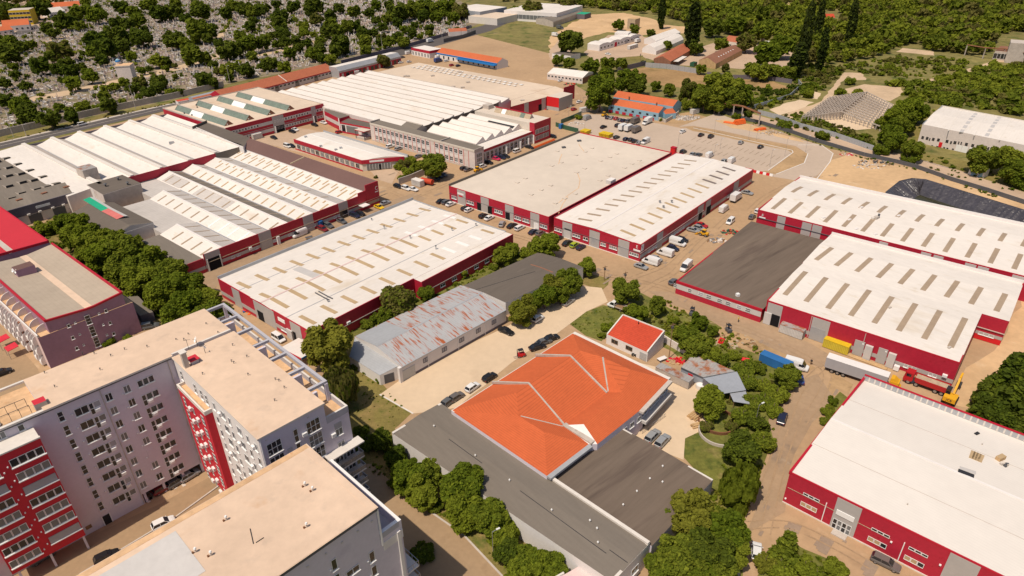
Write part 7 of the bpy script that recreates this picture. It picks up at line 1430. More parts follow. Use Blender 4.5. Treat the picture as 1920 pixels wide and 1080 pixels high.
rowcars("by the orange roofed block's shaded wall", "cars beside the orange roofed block", [("wagon", "silver", 1223.5, 819, DA), ("wagon", "silver", 1242, 828.5, DA)])
rowcars("on the road past the weeds", "", [("suv", "navy", 1466, 786, 62)])
for a in ((("wagon", "taupe", 1660, 1057, DB+1), "grey estate car parked against the big red hall at the bottom right"), (("hatch", "white", 1418, 1036, 70), "white hatchback half hidden beside the bushes at the bottom right"), (("hatch", "grey", 1384, 1050, 70), "dark hatchback under the trees left of the white hatchback"), (("sedan", "black", 1378, 1068, 70), "black sedan deepest under the trees at the bottom edge"), (("sedan", "blue", 1498, 711, 80), "dark blue car behind the bush by the white van"), (("van", "white", 1493, 688, DB+8), "white van beside the blue container near the weeds"), (("suv", "grey", 282, 613, 20), "dark grey car by the purple block's garage"), (("hatch", "white", 307, 983, 38), "white car parked along the courtyard kerb"), (("hatch", "black", 201, 1046, 38), "black car at the roof edge in the courtyard"), (("hatch", "darkred", 306, 917, 50), "dark red car under the block beside the columns"), (("hatch", "grey", 332, 905, 50), "grey car under the apartment block among the columns"), (("hatch", "silver", 356, 893, 50), "silver car deepest under the apartment block"), (("hatch", "grey", 80, 1046, 50), "grey car in the shade below the red balconies"), (("hatch", "black", 6, 700, 45), "black car in the court of the purple block"), (("minivan", "white", 523, 636, DB), "white minivan outside the gate below the pergola"), (("van", "white", 562, 441, DA+180), "large white van with dark lettering beside the C hall"), (("minivan", "white", 155, 234, 52), "white van driving alone on the cemetery street"), (("sedan", "white", 1086, 192, 50), "white car beside the beige corner building"), (("hatch", "red", 1076, 206, DA), "red car by the olive bush near the beige corner"), (("sedan", "white", 1140, 102, DB), "white car alone in the workshop yard"), (("sedan", "white", 1051, 152, DA), "white car by the long low workshop"), (("van", "white", 953, 206, DB), "white van behind the red tower block")): vehicle(*a[0], a[1])
rowcars("near the grey shop row's end", "cars near the grey shop row", [("van", "white", 635, 138.5, DA), ("van", "grey", 655, 141, DA), ("hatch", "darkred", 662, 142, DA), ("van", "white", 670, 138, DA), ("hatch", "white", 687, 133.5, DA), ("suv", "black", 695, 129, DA), ("sedan", "white", 751, 118, DA), ("hatch", "grey", 755, 108, DA), ("van", "white", 766, 101, DA), ("hatch", "white", 767, 116.5, DA)])
rowcars("before the orange roofed shop", "cars before the orange roofed shop", [("sedan", "white", 811, 105, DA), ("van", "white", 822, 109, DA), ("hatch", "white", 837, 115, DA), ("hatch", "red", 847, 123, DA), ("hatch", "navy", 859, 124, DA)])
vehicle("box", "blue", 822, 116, DA, "blue box truck before the orange roofed shop"); vehicle("box", "white", 807, 79, DA, "white truck on the street behind the shops")
for u, v, c, d_, l in ((1192, 230, "taupe", DA, "grey box truck standing behind the white box trucks"), (1213, 231.5, "white", DA+180, "white lorry nearest the blue house's gable"), (1169, 242.5, "white", DA, "left one of two white box trucks in the parking lot"), (1180, 244, "white", DA, "right one of two white box trucks in the parking lot"), (1194, 246.5, "taupe", DA, "grey box truck in front of the white lorry")): vehicle("box", c, u, v, d_, l, "box trucks in the parking lot")
vehicle("box", "white", 1380, 374, DA, "white truck with a flat bed beside the E hall's end"); vehicle("box", "grey", 1050, 54, DB, "grey box trailer truck on the far sand lot"); vehicle("box", "white", 1042, 68, DB, "white truck beside the grey one on the sand lot"); vehicle("box", "white", 1196, 79, DA, "white truck parked by the last workshop bay")
vehicle("flat", "white", 1156, 577, DB+180, "white flatbed pickup nearest the green lawn"); vehicle("flat", "white", 1167, 570.5, DB+176, "white flatbed pickup behind the other one by the bush")
vt = bpy.data.objects["panel_van"]
def place(r, u, v, ang): p = G(u, v); r.location = (p.x, p.y, .06); r.rotation_euler = (0, 0, math.radians(ang))
t = thing("articulated_lorry", "yellow cab lorry with a long grey curtain trailer before the red hall", "lorry", (0, 0, 0))
m = MB(); m.obox((-9.2, -1.25, 1.15), (13.6, 0, 0), (0, 2.5, 0), (0, 0, 2.75), "shutter"); put(t, "trailer_body", m, .03); m = MB(); m.obox((-9.2, -1.26, 3.88), (13.6, 0, 0), (0, 2.52, 0), (0, 0, .05), "white_render"); put(t, "trailer_roof", m); m = MB(); m.obox((-9, -1.0, .75), (13, 0, 0), (0, 2, 0), (0, 0, .35), "plastic"); put(t, "chassis", m)
put(t, "cab", lower([(4.8, .6, 2.0, 1), (6.0, .5, 2.0, 1), (6.9, .5, 1.85, .98), (7.2, .6, 1.7, .92)], 2.4, "machine_yellow"), .06); m = MB(); m.obox((4.85, -1.1, 1.95), (1.9, 0, 0), (0, 2.2, 0), (0, 0, 1.1), "machine_yellow"); m.face([(4.9, -1.0, 3.05), (6.5, -1.0, 3.05), (5.6, -.9, 3.75), (4.9, -.9, 3.75)], "machine_yellow"); m.face([(6.5, 1.0, 3.05), (4.9, 1.0, 3.05), (4.9, .9, 3.75), (5.6, .9, 3.75)], "machine_yellow"); m.face([(6.5, -1, 3.05), (6.5, 1, 3.05), (5.6, .9, 3.75), (5.6, -.9, 3.75)], "machine_yellow"); m.face([(5.6, -.9, 3.75), (5.6, .9, 3.75), (4.9, .9, 3.75), (4.9, -.9, 3.75)], "machine_yellow"); put(t, "cab_roof", m, .05); m = MB(); m.obox((6.76, -1.0, 2.05), (.03, 0, 0), (0, 2.0, 0), (0, 0, .9), "car_glass"); put(t, "windscreen", m)
add_wheels(t, (-7.4, -6.1, -4.8, 3.6, 5.9), 2.4, .5, .32); place(t, 1622, 716, DB+3)
t = thing("tipper_lorry", "red four axle tipper lorry loaded with sand", "lorry", (0, 0, 0))
put(t, "cab", lower([(2.6, .6, 1.9, 1), (3.6, .5, 1.9, 1), (4.4, .5, 1.8, .97), (4.6, .6, 1.5, .92)], 2.4, "paint_red"), .06); m = MB(); m.obox((2.6, -1.1, 1.85), (1.75, 0, 0), (0, 2.2, 0), (0, 0, 1.15), "paint_red"); put(t, "cab_roof", m, .12); m = MB(); m.obox((4.36, -1.0, 2.0), (.03, 0, 0), (0, 2.0, 0), (0, 0, .8), "car_glass"); put(t, "windscreen", m)
for s in (-1, 1): m = MB(); m.obox((3.1, s*1.11-.01, 2.0), (1.0, 0, 0), (0, .02, 0), (0, 0, .7), "car_glass"); put(t, "side_window", m)
m = MB()
for o, e, f_ in (((-4.6, -1.25, 1.2), (6.9, 0, 0), (0, .1, 0)), ((-4.6, 1.15, 1.2), (6.9, 0, 0), (0, .1, 0)), ((-4.6, -1.25, 1.2), (.1, 0, 0), (0, 2.5, 0)), ((2.2, -1.25, 1.2), (.1, 0, 0), (0, 2.5, 0))): m.obox(o, e, f_, (0, 0, 1.2), "paint_red")
m.obox((-4.6, -1.25, 1.1), (6.9, 0, 0), (0, 2.5, 0), (0, 0, .1), "paint_red"); put(t, "tipper_body", m); m = MB(); m.obox((-4.5, -1.14, 2.0), (6.7, 0, 0), (0, 2.28, 0), (0, 0, .15), "sandy_load"); put(t, "sand_load", m); m = MB(); m.obox((-4.4, -.8, .7), (8, 0, 0), (0, 1.6, 0), (0, 0, .4), "plastic"); m.obox((.6, -1.2, .6), (1, 0, 0), (0, .4, 0), (0, 0, .5), "steel"); put(t, "chassis", m)
add_wheels(t, (-3.6, -2.3, 1.7, 3.4), 2.4, .55, .34); place(t, 1733, 726, DB+180-1)
t = thing("excavator", "yellow tracked excavator with bent boom beside the hall corner", "excavator", (0, 0, 0))
for s in (-1, 1): m = MB(); m.loft([[Vector((x, s*1.15+dy, z)) for x, z in ((-1.9, .45), (-1.6, .05), (1.6, .05), (1.9, .45), (1.6, .85), (-1.6, .85))] for dy in (-.28, .28)], "rubber"); put(t, "track", m)
m = MB(); m.obox((-2.2, -1.25, .95), (3.6, 0, 0), (0, 2.5, 0), (0, 0, .5), "machine_yellow"); m.obox((-2.3, -1.25, 1.0), (1.5, 0, 0), (0, 2.5, 0), (0, 0, 1.1), "machine_yellow"); put(t, "house", m, .08)
m = MB(); m.obox((-.2, .35, 1.45), (1.5, 0, 0), (0, .95, 0), (0, 0, 1.5), "car_glass"); m.obox((-.25, .32, 2.9), (1.6, 0, 0), (0, 1.0, 0), (0, 0, .1), "ink"); put(t, "cab", m, .04)
m = MB(); m.bar((1.0, -.2, 1.5), (3.4, -.2, 4.6), .45, "machine_yellow", .6); m.bar((3.3, -.2, 4.6), (5.0, -.2, 4.9), .42, "machine_yellow", .5); put(t, "boom", m); m = MB(); m.bar((4.9, -.2, 5.1), (6.0, -.2, 2.2), .32, "machine_yellow", .4); put(t, "stick", m)
m = MB(); m.loft([[Vector((x, y, z)) for x, z in ((5.7, 2.2), (6.4, 2.0), (6.3, 1.2), (5.6, .9), (5.3, 1.3))] for y in (-.75, .35)], "plastic"); put(t, "bucket", m); m = MB(); m.cyl((1.6, -.2, 1.2), (3.0, -.2, 3.6), .1, .1, 8, "steel"); put(t, "ram", m)
fe = Fac((-2.32, 1.25), (-2.32, -1.25), t); ORG[t.name] = Vector(); text(t, "JCB", fe, 1.25, 1.3, .75, "ink", .02); place(t, 1780, 752, 47)
def loader(label, u, v, ang, col):
    t = thing("wheel_loader", label, "loader", (0, 0, 0)); m = MB(); m.obox((-1.6, -.7, .6), (2.6, 0, 0), (0, 1.4, 0), (0, 0, .7), col); put(t, "body", m, .06); m = MB(); m.obox((-.6, -.6, 1.3), (1.1, 0, 0), (0, 1.2, 0), (0, 0, .9), "car_glass"); m.obox((-.65, -.65, 2.2), (1.2, 0, 0), (0, 1.3, 0), (0, 0, .08), col); put(t, "cab", m); m = MB()
    for s in (-1, 1): m.bar((.8, s*.5, 1.1), (2.2, s*.5, .5), .16, col)
    m.loft([[Vector((x, y, z)) for x, z in ((2.0, .15), (2.9, .1), (2.2, .9))] for y in (-.95, .95)], col); put(t, "bucket", m); add_wheels(t, (-1.0, .9), 1.7, .5, .35); place(t, u, v, ang); return t
loader("small orange yellow loader beside the red car at the E hall", 1319, 442, DB+180, "machine_yellow"); loader("yellow machine with a bucket at the corner of the parking lot", 1132.5, 218, DA, "machine_yellow"); loader("orange loader parked at the shop wing's roof edge", 895, 322, DA, "machine_yellow")
def forklift(label, u, v, ang, col):
    t = thing("forklift", label, "forklift", (0, 0, 0)); m = MB(); m.obox((-1.1, -.55, .3), (1.8, 0, 0), (0, 1.1, 0), (0, 0, .75), col); put(t, "body", m, .06); m = MB()
    for x in (-.6, .5):
        for y in (-.48, .48): m.bar((x, y, 1.0), (x, y, 2.1), .07, "ink")
    m.obox((-.7, -.55, 2.1), (1.3, 0, 0), (0, 1.1, 0), (0, 0, .06), "ink"); put(t, "roll_cage", m); m = MB()
    for y in (-.3, .3): m.bar((.8, y, .1), (.8, y, 2.3), .1, "ink"); m.bar((.8, y, .15), (1.8, y, .15), .1, "steel", .06)
    put(t, "mast", m); add_wheels(t, (-.7, .45), 1.15, .28, .2); place(t, u, v, ang); return t
forklift("red forklift alone on the pale concrete yard", 976, 669, 200, "bright_red"); forklift("grey forklift like machine in the weeds by the annex road", 1365, 622, 100, "dark_metal"); forklift("dark small machine beside the weeds and the dug soil", 1297, 590, 60, "dark_metal")
def leaf_cloud(seed, n, size, blobs, flat=.35, hang=0.0):
    "n leaf quads spread over the shells of overlapping blobs; returns verts (n*4,3)"
    r = np.random.default_rng(seed); C = np.array([b[:3] for b in blobs]); R = np.array([b[3] for b in blobs]); out = []
    wts = R**2/np.sum(R**2); tot = 0
    while tot < n:
        k = n*2; i = r.choice(len(R), k, p=wts); d = r.normal(size=(k, 3)); d[:, 2] += .25; d /= np.linalg.norm(d, axis=1)[:, None]
        p = C[i]+d*(R[i]*(.46+.74*r.random(k)**.75))[:, None]*np.array([1, 1, .9])
        ins = np.zeros(k, bool)
        for j in range(len(R)): q = np.linalg.norm((p-C[j])/np.array([1, 1, .9]), axis=1); ins |= (q < R[j]*.42) & (i != j)
        ok = ~ins & (p[:, 2] > .02); p = p[ok]; d = d[ok]; out.append(np.hstack([p, d])); tot += len(p)
    pd = np.vstack(out)[:n]; p, d = pd[:, :3], pd[:, 3:]
    nn = d*.45+r.normal(size=(n, 3))*.5+np.array([0, 0, flat+.3]); nn /= np.linalg.norm(nn, axis=1)[:, None]
    t = np.cross(nn, r.normal(size=(n, 3))); t /= np.linalg.norm(t, axis=1)[:, None]; b = np.cross(nn, t)
    s = size*(.55+.9*r.random(n))[:, None]; a = .6+.5*r.random(n)[:, None]
    if hang: b = np.tile(np.array([0, 0, 1.0]), (n, 1))+r.normal(size=(n, 3))*.12; t = np.cross(b, d+1e-3); t /= np.linalg.norm(t, axis=1)[:, None]; a = a*.35; s = s*hang
    v = np.stack([p-t*s*a-b*s, p+t*s*a-b*s*.8, p+t*s*a*.8+b*s, p-t*s*a+b*s*.9], 1)
    return v.reshape(-1, 3)
def quads_mesh(name, V, mats, mi=None):
    n = len(V)//4; me = bpy.data.meshes.new(name); me.vertices.add(n*4); me.loops.add(n*4); me.polygons.add(n)
    me.vertices.foreach_set("co", V.astype(np.float32).ravel()); me.loops.foreach_set("vertex_index", np.arange(n*4, dtype=np.int32)); me.polygons.foreach_set("loop_start", np.arange(0, n*4, 4, dtype=np.int32)); me.polygons.foreach_set("loop_total", np.full(n, 4, dtype=np.int32))
    for m in mats: me.materials.append(MATS[m])
    if mi is not None: me.polygons.foreach_set("material_index", mi.astype(np.int32))
    me.update(); me.validate(); return me
def blobset(seed, n, kind):
    r = np.random.default_rng(seed); B = []
    if kind == "round":
        B.append((0, 0, 1.05, .5)); ex, ey = .85+.3*r.random(), .85+.3*r.random()
        for i in range(8): a = r.random()*6.28; z = .55+1.2*r.random(); q = math.sqrt(max(.05, 1-((z-1.05)/.95)**2))*(.72+.28*r.random()); B.append((math.cos(a)*q*ex, math.sin(a)*q*ey, z, .12+.12*r.random()))
        for i in range(n): a = i*2.4+r.random(); z = .65+.95*((i+.5)/n)+r.normal()*.06; q = math.sqrt(max(.05, 1-((z-1.05)/.85)**2)); B.append((math.cos(a)*.6*q*ex, math.sin(a)*.6*q*ey, z+.12*r.normal(), .2+.24*r.random()))
    elif kind == "bush":
        B.append((0, 0, .5, .5))
        for i in range(n): a = i*2.4+r.random(); z = .3+.6*r.random(); B.append((math.cos(a)*(.4+.4*r.random()), math.sin(a)*(.4+.4*r.random()), z, .18+.24*r.random()))
    elif kind == "poplar":
        for i in range(n): z = .4+4.6*i/n; q = .62*math.sin(math.pi*(.12+.80*i/n)); B.append((r.normal()*.12, r.normal()*.12, z, .25+.6*q))
    elif kind == "conifer":
        for i in range(n): z = .3+2.6*i/n; q = 1-i/n*.9; a = i*2.4; B.append((math.cos(a)*.42*q, math.sin(a)*.42*q, z, .18+.36*q))
    return B
CR_M = {}
def crown_meshes(key, var, n, size, kind, nb, **k):
    CR_M[key] = [quads_mesh("crown", leaf_cloud(100*len(CR_M)+s_, n, size, blobset(37*s_+len(CR_M), nb, kind), **k), ["leaf_mid", "leaf_bright"], (np.random.default_rng(s_).random(n) < .28)) for s_ in range(var)]
crown_meshes("tree", 6, 9000, .062, "round", 13); crown_meshes("bush", 5, 4600, .072, "bush", 10); crown_meshes("far", 6, 1300, .14, "round", 11); crown_meshes("farbush", 4, 700, .14, "bush", 8); crown_meshes("poplar", 2, 2600, .13, "poplar", 14, flat=.1); crown_meshes("conifer", 2, 3600, .10, "conifer", 16); crown_meshes("willow", 2, 4200, .085, "round", 14, hang=2.2)
TR = {}
def trunk_mesh(key):
    if key in TR: return TR[key]
    m = MB(); r = random.Random(5)
    top = {"poplar": 4.2, "conifer": 2.6}.get(key, 1.25)
    pts = [Vector((0, 0, -.05)), Vector((.02, .03, top*.45)), Vector((.0, -.02, top))]
    m.cyl(pts[0], pts[1], .075, .055, 8, "bark"); m.cyl(pts[1], pts[2], .055, .02, 7, "bark")
    if key not in ("poplar", "conifer"):
        for i in range(5): a = i*1.3; b = Vector((math.cos(a)*.5, math.sin(a)*.5, .95+.15*r.random())); m.cyl(pts[1].lerp(pts[0], .3*r.random()), b, .035, .012, 5, "bark")
    TR[key] = m.mesh("trunk"); return TR[key]
CZ = {"tree": 1.1, "far": 1.1, "bush": .55, "farbush": .55, "willow": 1.05, "poplar": 2.6, "conifer": 1.4}
LEAF = dict(m="leaf_mid", d="leaf_dark", b="leaf_bright", o="leaf_olive", y="leaf_yellow", p="leaf_poplar")
def tree(u, v, R, shape, tone, name, label, cat="tree", group=None, hs=1.0):
    p = G(u, v); 
    for _ in range(3): d = (p-CAMP).length; r = R*d/FPX; p = G(u, v, CZ[shape]*r*hs)
    t = thing(name, label, cat, (p.x, p.y, 0), group); t.rotation_euler = (0, 0, rnd.uniform(0, 6.28)); t.scale = (r, r, r*hs)
    o = link(bpy.data.objects.new("crown", rnd.choice(CR_M[shape]))); o.parent = t
    for i_, tn in enumerate((tone, {'d': 'm', 'm': 'b', 'p': 'd', 'o': 'm'}.get(tone, tone))): o.material_slots[i_].link = 'OBJECT'; o.material_slots[i_].material = MATS[LEAF[tn]]
    k = link(bpy.data.objects.new("trunk", trunk_mesh(shape if shape in ("poplar", "conifer") else "tree"))); k.parent = t
    return t
TN = dict(m="mid green", d="dark green", b="bright green", o="olive green", y="yellow green flowering", p="blackish green")
def grove(where, group, items, shape="tree", name="broadleaf_tree", word="tree"):
    cnt = {}
    its = sorted(items)
    for it in its:
        u, v, R, tone = it[:4]; sh = it[4] if len(it) > 4 else shape; c = cnt.get((tone, sh), 0); cnt[(tone, sh)] = c+1
        wd = {"bush": "bush", "farbush": "bush", "willow": "willow", "conifer": "conifer", "poplar": "poplar"}.get(sh, word); nm = {"bush": "leafy_bush", "farbush": "leafy_bush", "willow": "willow_tree", "conifer": "conifer_tree", "poplar": "poplar_tree"}.get(sh, name)
        o = ORD[c] if c < len(ORD) else "number %d" % (c+1)
        tree(u, v, R, sh, tone, nm, "%s %s %s, %s from left" % (TN[tone], wd, where, o), wd, group, it[5] if len(it) > 5 else 1.0)
grove("in the long row beside the purple block", "trees in the row by the purple block", [(128, 418, 20, 'm'), (152, 436, 26, 'b'), (184, 444, 22, 'm'), (178, 462, 26, 'b'), (212, 456, 22, 'm'), (225, 470, 28, 'm'), (195, 480, 26, 'b'), (245, 462, 22, 'm'), (255, 495, 28, 'm'), (228, 505, 26, 'm'), (285, 485, 26, 'b'), (290, 515, 28, 'm'), (262, 530, 26, 'b'), (320, 508, 26, 'm'), (325, 540, 28, 'm'), (300, 555, 26, 'b'), (355, 537, 26, 'm'), (350, 570, 28, 'm'), (385, 562, 24, 'b'), (390, 590, 24, 'm'), (412, 585, 20, 'm'), (330, 590, 24, 'm'), (370, 605, 22, 'b'), (420, 612, 16, 'm'), (140, 445, 20, 'm'), (165, 478, 18, 'm'), (70, 432, 15, 'b', 'bush'), (98, 428, 15, 'b', 'bush'), (106, 462, 8, 'm', 'bush'), (205, 640, 10, 'b', 'bush'), (238, 634, 9, 'b', 'bush')])
grove("around the rusty shed", "trees around the rusty shed", [(617, 650, 44, 'y', 'tree', 1.05), (640, 728, 36, 'o', 'willow', 1.05), (748, 566, 32, 'o'), (726, 590, 18, 'm'), (798, 550, 16, 'm'), (664, 604, 12, 'm', 'bush'), (688, 606, 14, 'm', 'bush'), (705, 596, 14, 'm', 'bush'), (868, 513, 9, 'b'), (944, 480, 19, 'b'), (960, 468, 14, 'b'), (925, 500, 10, 'm', 'bush'), (1024, 460, 27, 'b'), (992, 474, 18, 'b', 'bush'), (1000, 462, 14, 'm'), (1100, 502, 17, 'b'), (1066, 528, 26, 'm'), (1040, 538, 22, 'y'), (1022, 556, 24, 'm'), (1000, 566, 18, 'm'), (980, 582, 28, 'y'), (1052, 550, 18, 'm'), (706, 692, 8, 'm', 'bush'), (712, 712, 9, 'b', 'bush'), (686, 698, 7, 'm', 'bush'), (668, 688, 9, 'm', 'bush'), (640, 700, 14, 'm', 'bush'), (1064, 500, 10, 'm', 'bush')])
grove("in the hedge below the dark flat wing", "trees along the flat wing", [(690, 832, 20, 'd', 'bush'), (718, 826, 20, 'd'), (676, 808, 14, 'd', 'bush'), (742, 862, 22, 'd'), (768, 893, 34, 'm'), (806, 886, 28, 'm'), (790, 924, 30, 'b'), (818, 948, 15, 'm', 'bush'), (870, 912, 42, 'm'), (874, 955, 34, 'b'), (918, 972, 34, 'm'), (944, 996, 28, 'b'), (952, 1036, 26, 'd'), (985, 1050, 26, 'm'), (1006, 1060, 26, 'b'), (1034, 1058, 22, 'm'), (975, 1076, 26, 'b'), (1046, 1078, 20, 'm'), (860, 985, 12, 'b', 'bush'), (790, 1038, 22, 'd', 'bush'), (742, 908, 16, 'd', 'bush')])
grove("in the weeds right of the red roofed house", "trees in the weeds by the annex road", [(1174, 543, 26, 'm'), (1233, 572, 16, 'm', 'tree', 1.3), (1195, 588, 20, 'b'), (1180, 582, 14, 'm', 'bush'), (1140, 613, 12, 'b', 'bush'), (1128, 628, 9, 'm', 'bush'), (1310, 602, 16, 'm'), (1336, 620, 11, 'm'), (1288, 628, 20, 'm'), (1297, 642, 24, 'm'), (1312, 654, 26, 'm'), (1330, 666, 22, 'b'), (1274, 624, 16, 'b', 'bush'), (1262, 600, 12, 'b', 'bush'), (1350, 672, 17, 'm'), (1377, 668, 12, 'b', 'bush'), (1396, 692, 20, 'm', 'bush'), (1424, 690, 13, 'm', 'bush'), (1402, 716, 20, 'm', 'bush'), (1428, 722, 18, 'b', 'bush'), (1332, 754, 28, 'b'), (1392, 782, 22, 'm', 'bush'), (1416, 792, 22, 'd', 'bush'), (1432, 752, 20, 'm', 'bush'), (1476, 704, 22, 'm'), (1456, 742, 22, 'b', 'bush'), (1450, 768, 18, 'b', 'bush'), (1410, 756, 18, 'm', 'bush'), (1370, 800, 12, 'o', 'bush'), (1322, 800, 12, 'o', 'bush'), (1390, 848, 31, 'd'), (1430, 830, 22, 'm', 'bush'), (1388, 915, 38, 'b', 'willow'), (1300, 968, 42, 'y', 'tree', 1.1), (1256, 968, 22, 'm'), (1362, 1000, 38, 'm'), (1330, 1035, 40, 'd'), (1274, 1045, 38, 'm'), (1240, 1064, 28, 'm'), (1374, 1034, 28, 'b'), (1312, 1072, 30, 'm'), (1358, 1075, 26, 'm'), (1338, 980, 26, 'm', 'bush'), (1280, 1080, 26, 'b')])
grove("at the bottom right corner", "trees at the bottom right corner", [(1475, 1030, 26, 'm', 'conifer'), (1462, 1060, 24, 'b', 'bush'), (1508, 1064, 22, 'b', 'bush'), (1566, 1070, 20, 'b'), (1434, 1056, 20, 'y', 'bush'), (1530, 1080, 20, 'm', 'bush'), (1553, 770, 12, 'b', 'bush'), (1562, 752, 9, 'm', 'bush'), (1550, 790, 10, 'm', 'bush')])
grove("at the right edge by the sandy track", "trees at the right edge", [(1890, 718, 34, 'd', 'conifer'), (1866, 748, 30, 'd'), (1903, 756, 36, 'd', 'conifer'), (1850, 772, 26, 'd'), (1886, 784, 28, 'd'), (1918, 706, 26, 'm'), (1925, 790, 30, 'd')])
grove("in front of the low red showroom", "trees before the showroom", [(812, 311, 24, 'm'), (768, 301, 11, 'b'), (782, 310, 13, 'b'), (765, 322, 13, 'b', 'bush'), (751, 332, 7, 'b', 'bush'), (746, 313, 9, 'b', 'bush'), (705, 332, 4, 'o', 'bush'), (758, 306, 10, 'o')])
grove("near the blue house and the meadow", "trees by the blue house", [(1126, 176, 24, 'm', 'tree', 1.25), (1134, 152, 20, 'b'), (1180, 152, 23, 'm'), (1196, 162, 18, 'd'), (1230, 161, 9, 'm'), (1256, 168, 11, 'm'), (1290, 172, 14, 'o', 'tree', 1.5), (1287, 194, 10, 'b'), (1350, 168, 32, 'b'), (1368, 180, 26, 'm'), (1322, 182, 24, 'm'), (1386, 176, 24, 'm'), (1342, 192, 18, 'b'), (1068, 118, 11, 'm', 'far'), (1108, 122, 15, 'm', 'far'), (1140, 119, 13, 'm', 'far'), (1165, 119, 11, 'm', 'far'), (1141, 138, 11, 'd', 'far'), (1071, 78, 22, 'd', 'far'), (1046, 112, 10, 'm', 'far'), (1315, 129, 9, 'm', 'far'), (1252, 84, 8, 'm', 'far'), (1352, 83, 13, 'm', 'far'), (1400, 79, 16, 'o', 'far'), (1306, 89, 12, 'd', 'far'), (1410, 130, 13, 'b', 'far'), (1424, 134, 15, 'b', 'far'), (1438, 132, 14, 'm', 'far'), (1460, 133, 13, 'b', 'far'), (1480, 136, 12, 'm', 'far'), (1361, 127, 7, 'o', 'far'), (1206, 117, 6, 'd', 'farbush'), (1222, 120, 5, 'd', 'farbush'), (1160, 45, 10, 'm', 'far'), (1190, 56, 9, 'm', 'far'), (1220, 62, 8, 'd', 'far'), (1000, 16, 16, 'o', 'far'), (1066, 10, 13, 'o', 'far'), (965, 20, 9, 'b', 'far'), (1085, 220, 7, 'b', 'farbush'), (1242, 224, 6, 'b', 'farbush'), (718, 113, 13, 'o', 'tree', .9), (1440, 100, 22, 'm', 'far'), (1465, 85, 20, 'm', 'far'), (1430, 60, 18, 'm', 'far'), (1380, 45, 16, 'm', 'far'), (1338, 50, 16, 'd', 'far')])
for u, v, R, hs, l in ((1241, 22, 8, 1.35, "lone dark poplar behind the sand lot"), (1300, 52, 16, 1.0, "broad dark poplar beside the white hangars"), (1512, 68, 11, 1.9, "tallest dark poplar left of the red cabin"), (1537, 40, 8, 1.6, "slim dark poplar behind the tallest one"), (1543, 92, 9, 1.5, "short dark poplar right of the tallest one"), (1598, 42, 9, 1.5, "lone dark poplar right of the red cabin"), (1496, 112, 14, .8, "stout dark poplar at the scrub's corner")): tree(u, v, R, "poplar", "p", "poplar_tree", l, "tree", "poplars at the woodland edge", hs)
grove("beside the white concrete warehouse", "trees by the white concrete warehouse", [(1708, 203, 22, 'b'), (1686, 218, 22, 'b'), (1697, 231, 18, 'm'), (1671, 248, 20, 'm'), (1678, 264, 18, 'm'), (1711, 282, 17, 'm'), (1705, 301, 11, 'm', 'bush'), (1650, 281, 13, 'm', 'bush'), (1723, 211, 15, 'm'), (1655, 232, 14, 'm', 'bush'), (1844, 299, 22, 'm'), (1889, 297, 22, 'b'), (1907, 322, 20, 'm'), (1914, 340, 18, 'm', 'bush'), (1774, 303, 5, 'b', 'bush'), (1471, 234, 14, 'm', 'bush'), (1541, 255, 12, 'm', 'bush'), (1381, 218, 7, 'm', 'bush'), (1402, 215, 8, 'd', 'bush'), (1515, 178, 9, 'b', 'bush'), (1594, 152, 10, 'm', 'farbush'), (1576, 172, 9, 'b', 'farbush'), (1608, 173, 9, 'b', 'farbush')])
C1 = "60,90,70d 270,60,80d 350,50,45d 590,90,70m 720,100,80m 480,150,80d 350,210,50d 400,245,45d 600,190,45m 910,55,60d 1000,80,55m 1120,40,70m 1190,100,70d 1290,80,75d 1320,30,50m 870,165,55d 960,180,60d 1040,150,60m 1390,135,50d 1510,90,80d 1480,50,60m 1690,90,60d 1750,40,60m 1840,60,70d 1900,80,60m 730,310,95d 860,260,90d 790,360,90d 700,380,60m 1060,270,90d 980,280,60d 920,350,60d 1310,290,85d 1390,330,60m 1480,230,100m 1570,230,70d 1560,290,50d 1640,320,45d 1800,280,60m 1860,330,80m 1760,360,80d 1680,390,70d 1440,410,90m 1530,430,60m 1180,450,65b 1240,460,50d 760,450,50d 980,415,50b 450,380,90o 390,420,60d 300,490,75d 500,480,60d 430,520,55d 520,530,60d 230,330,40m 60,400,90d 50,320,80m 150,350,50d 100,500,35m 620,400,25d 680,570,60m 660,540,45b 550,620,65b 610,500,40d 480,600,40d 930,620,45b 1050,620,60o 1000,660,55d 1110,690,60d 1190,610,70d 1190,660,50d 1060,530,35m 1120,515,30d 1240,510,30b 1310,490,25o 1310,570,25b 780,720,50m 810,790,70d 790,670,40b 860,650,40b 600,800,45b 640,800,40b 720,810,35b 920,760,35b 440,800,40m 520,830,40m 540,880,55d 370,890,80d 160,780,85m 200,850,80d 240,880,60d 40,750,60d 30,620,50d 110,560,40d 190,640,45d 1530,590,80d 1600,620,50d 1300,690,35m 1350,690,35d 1700,520,60b 1760,500,50m 1840,520,70d 1720,580,40d 1890,420,50m 1600,480,40d 1640,530,40o 1880,200,50d 1900,150,40d 640,20,40b 850,30,25d 330,20,50m"
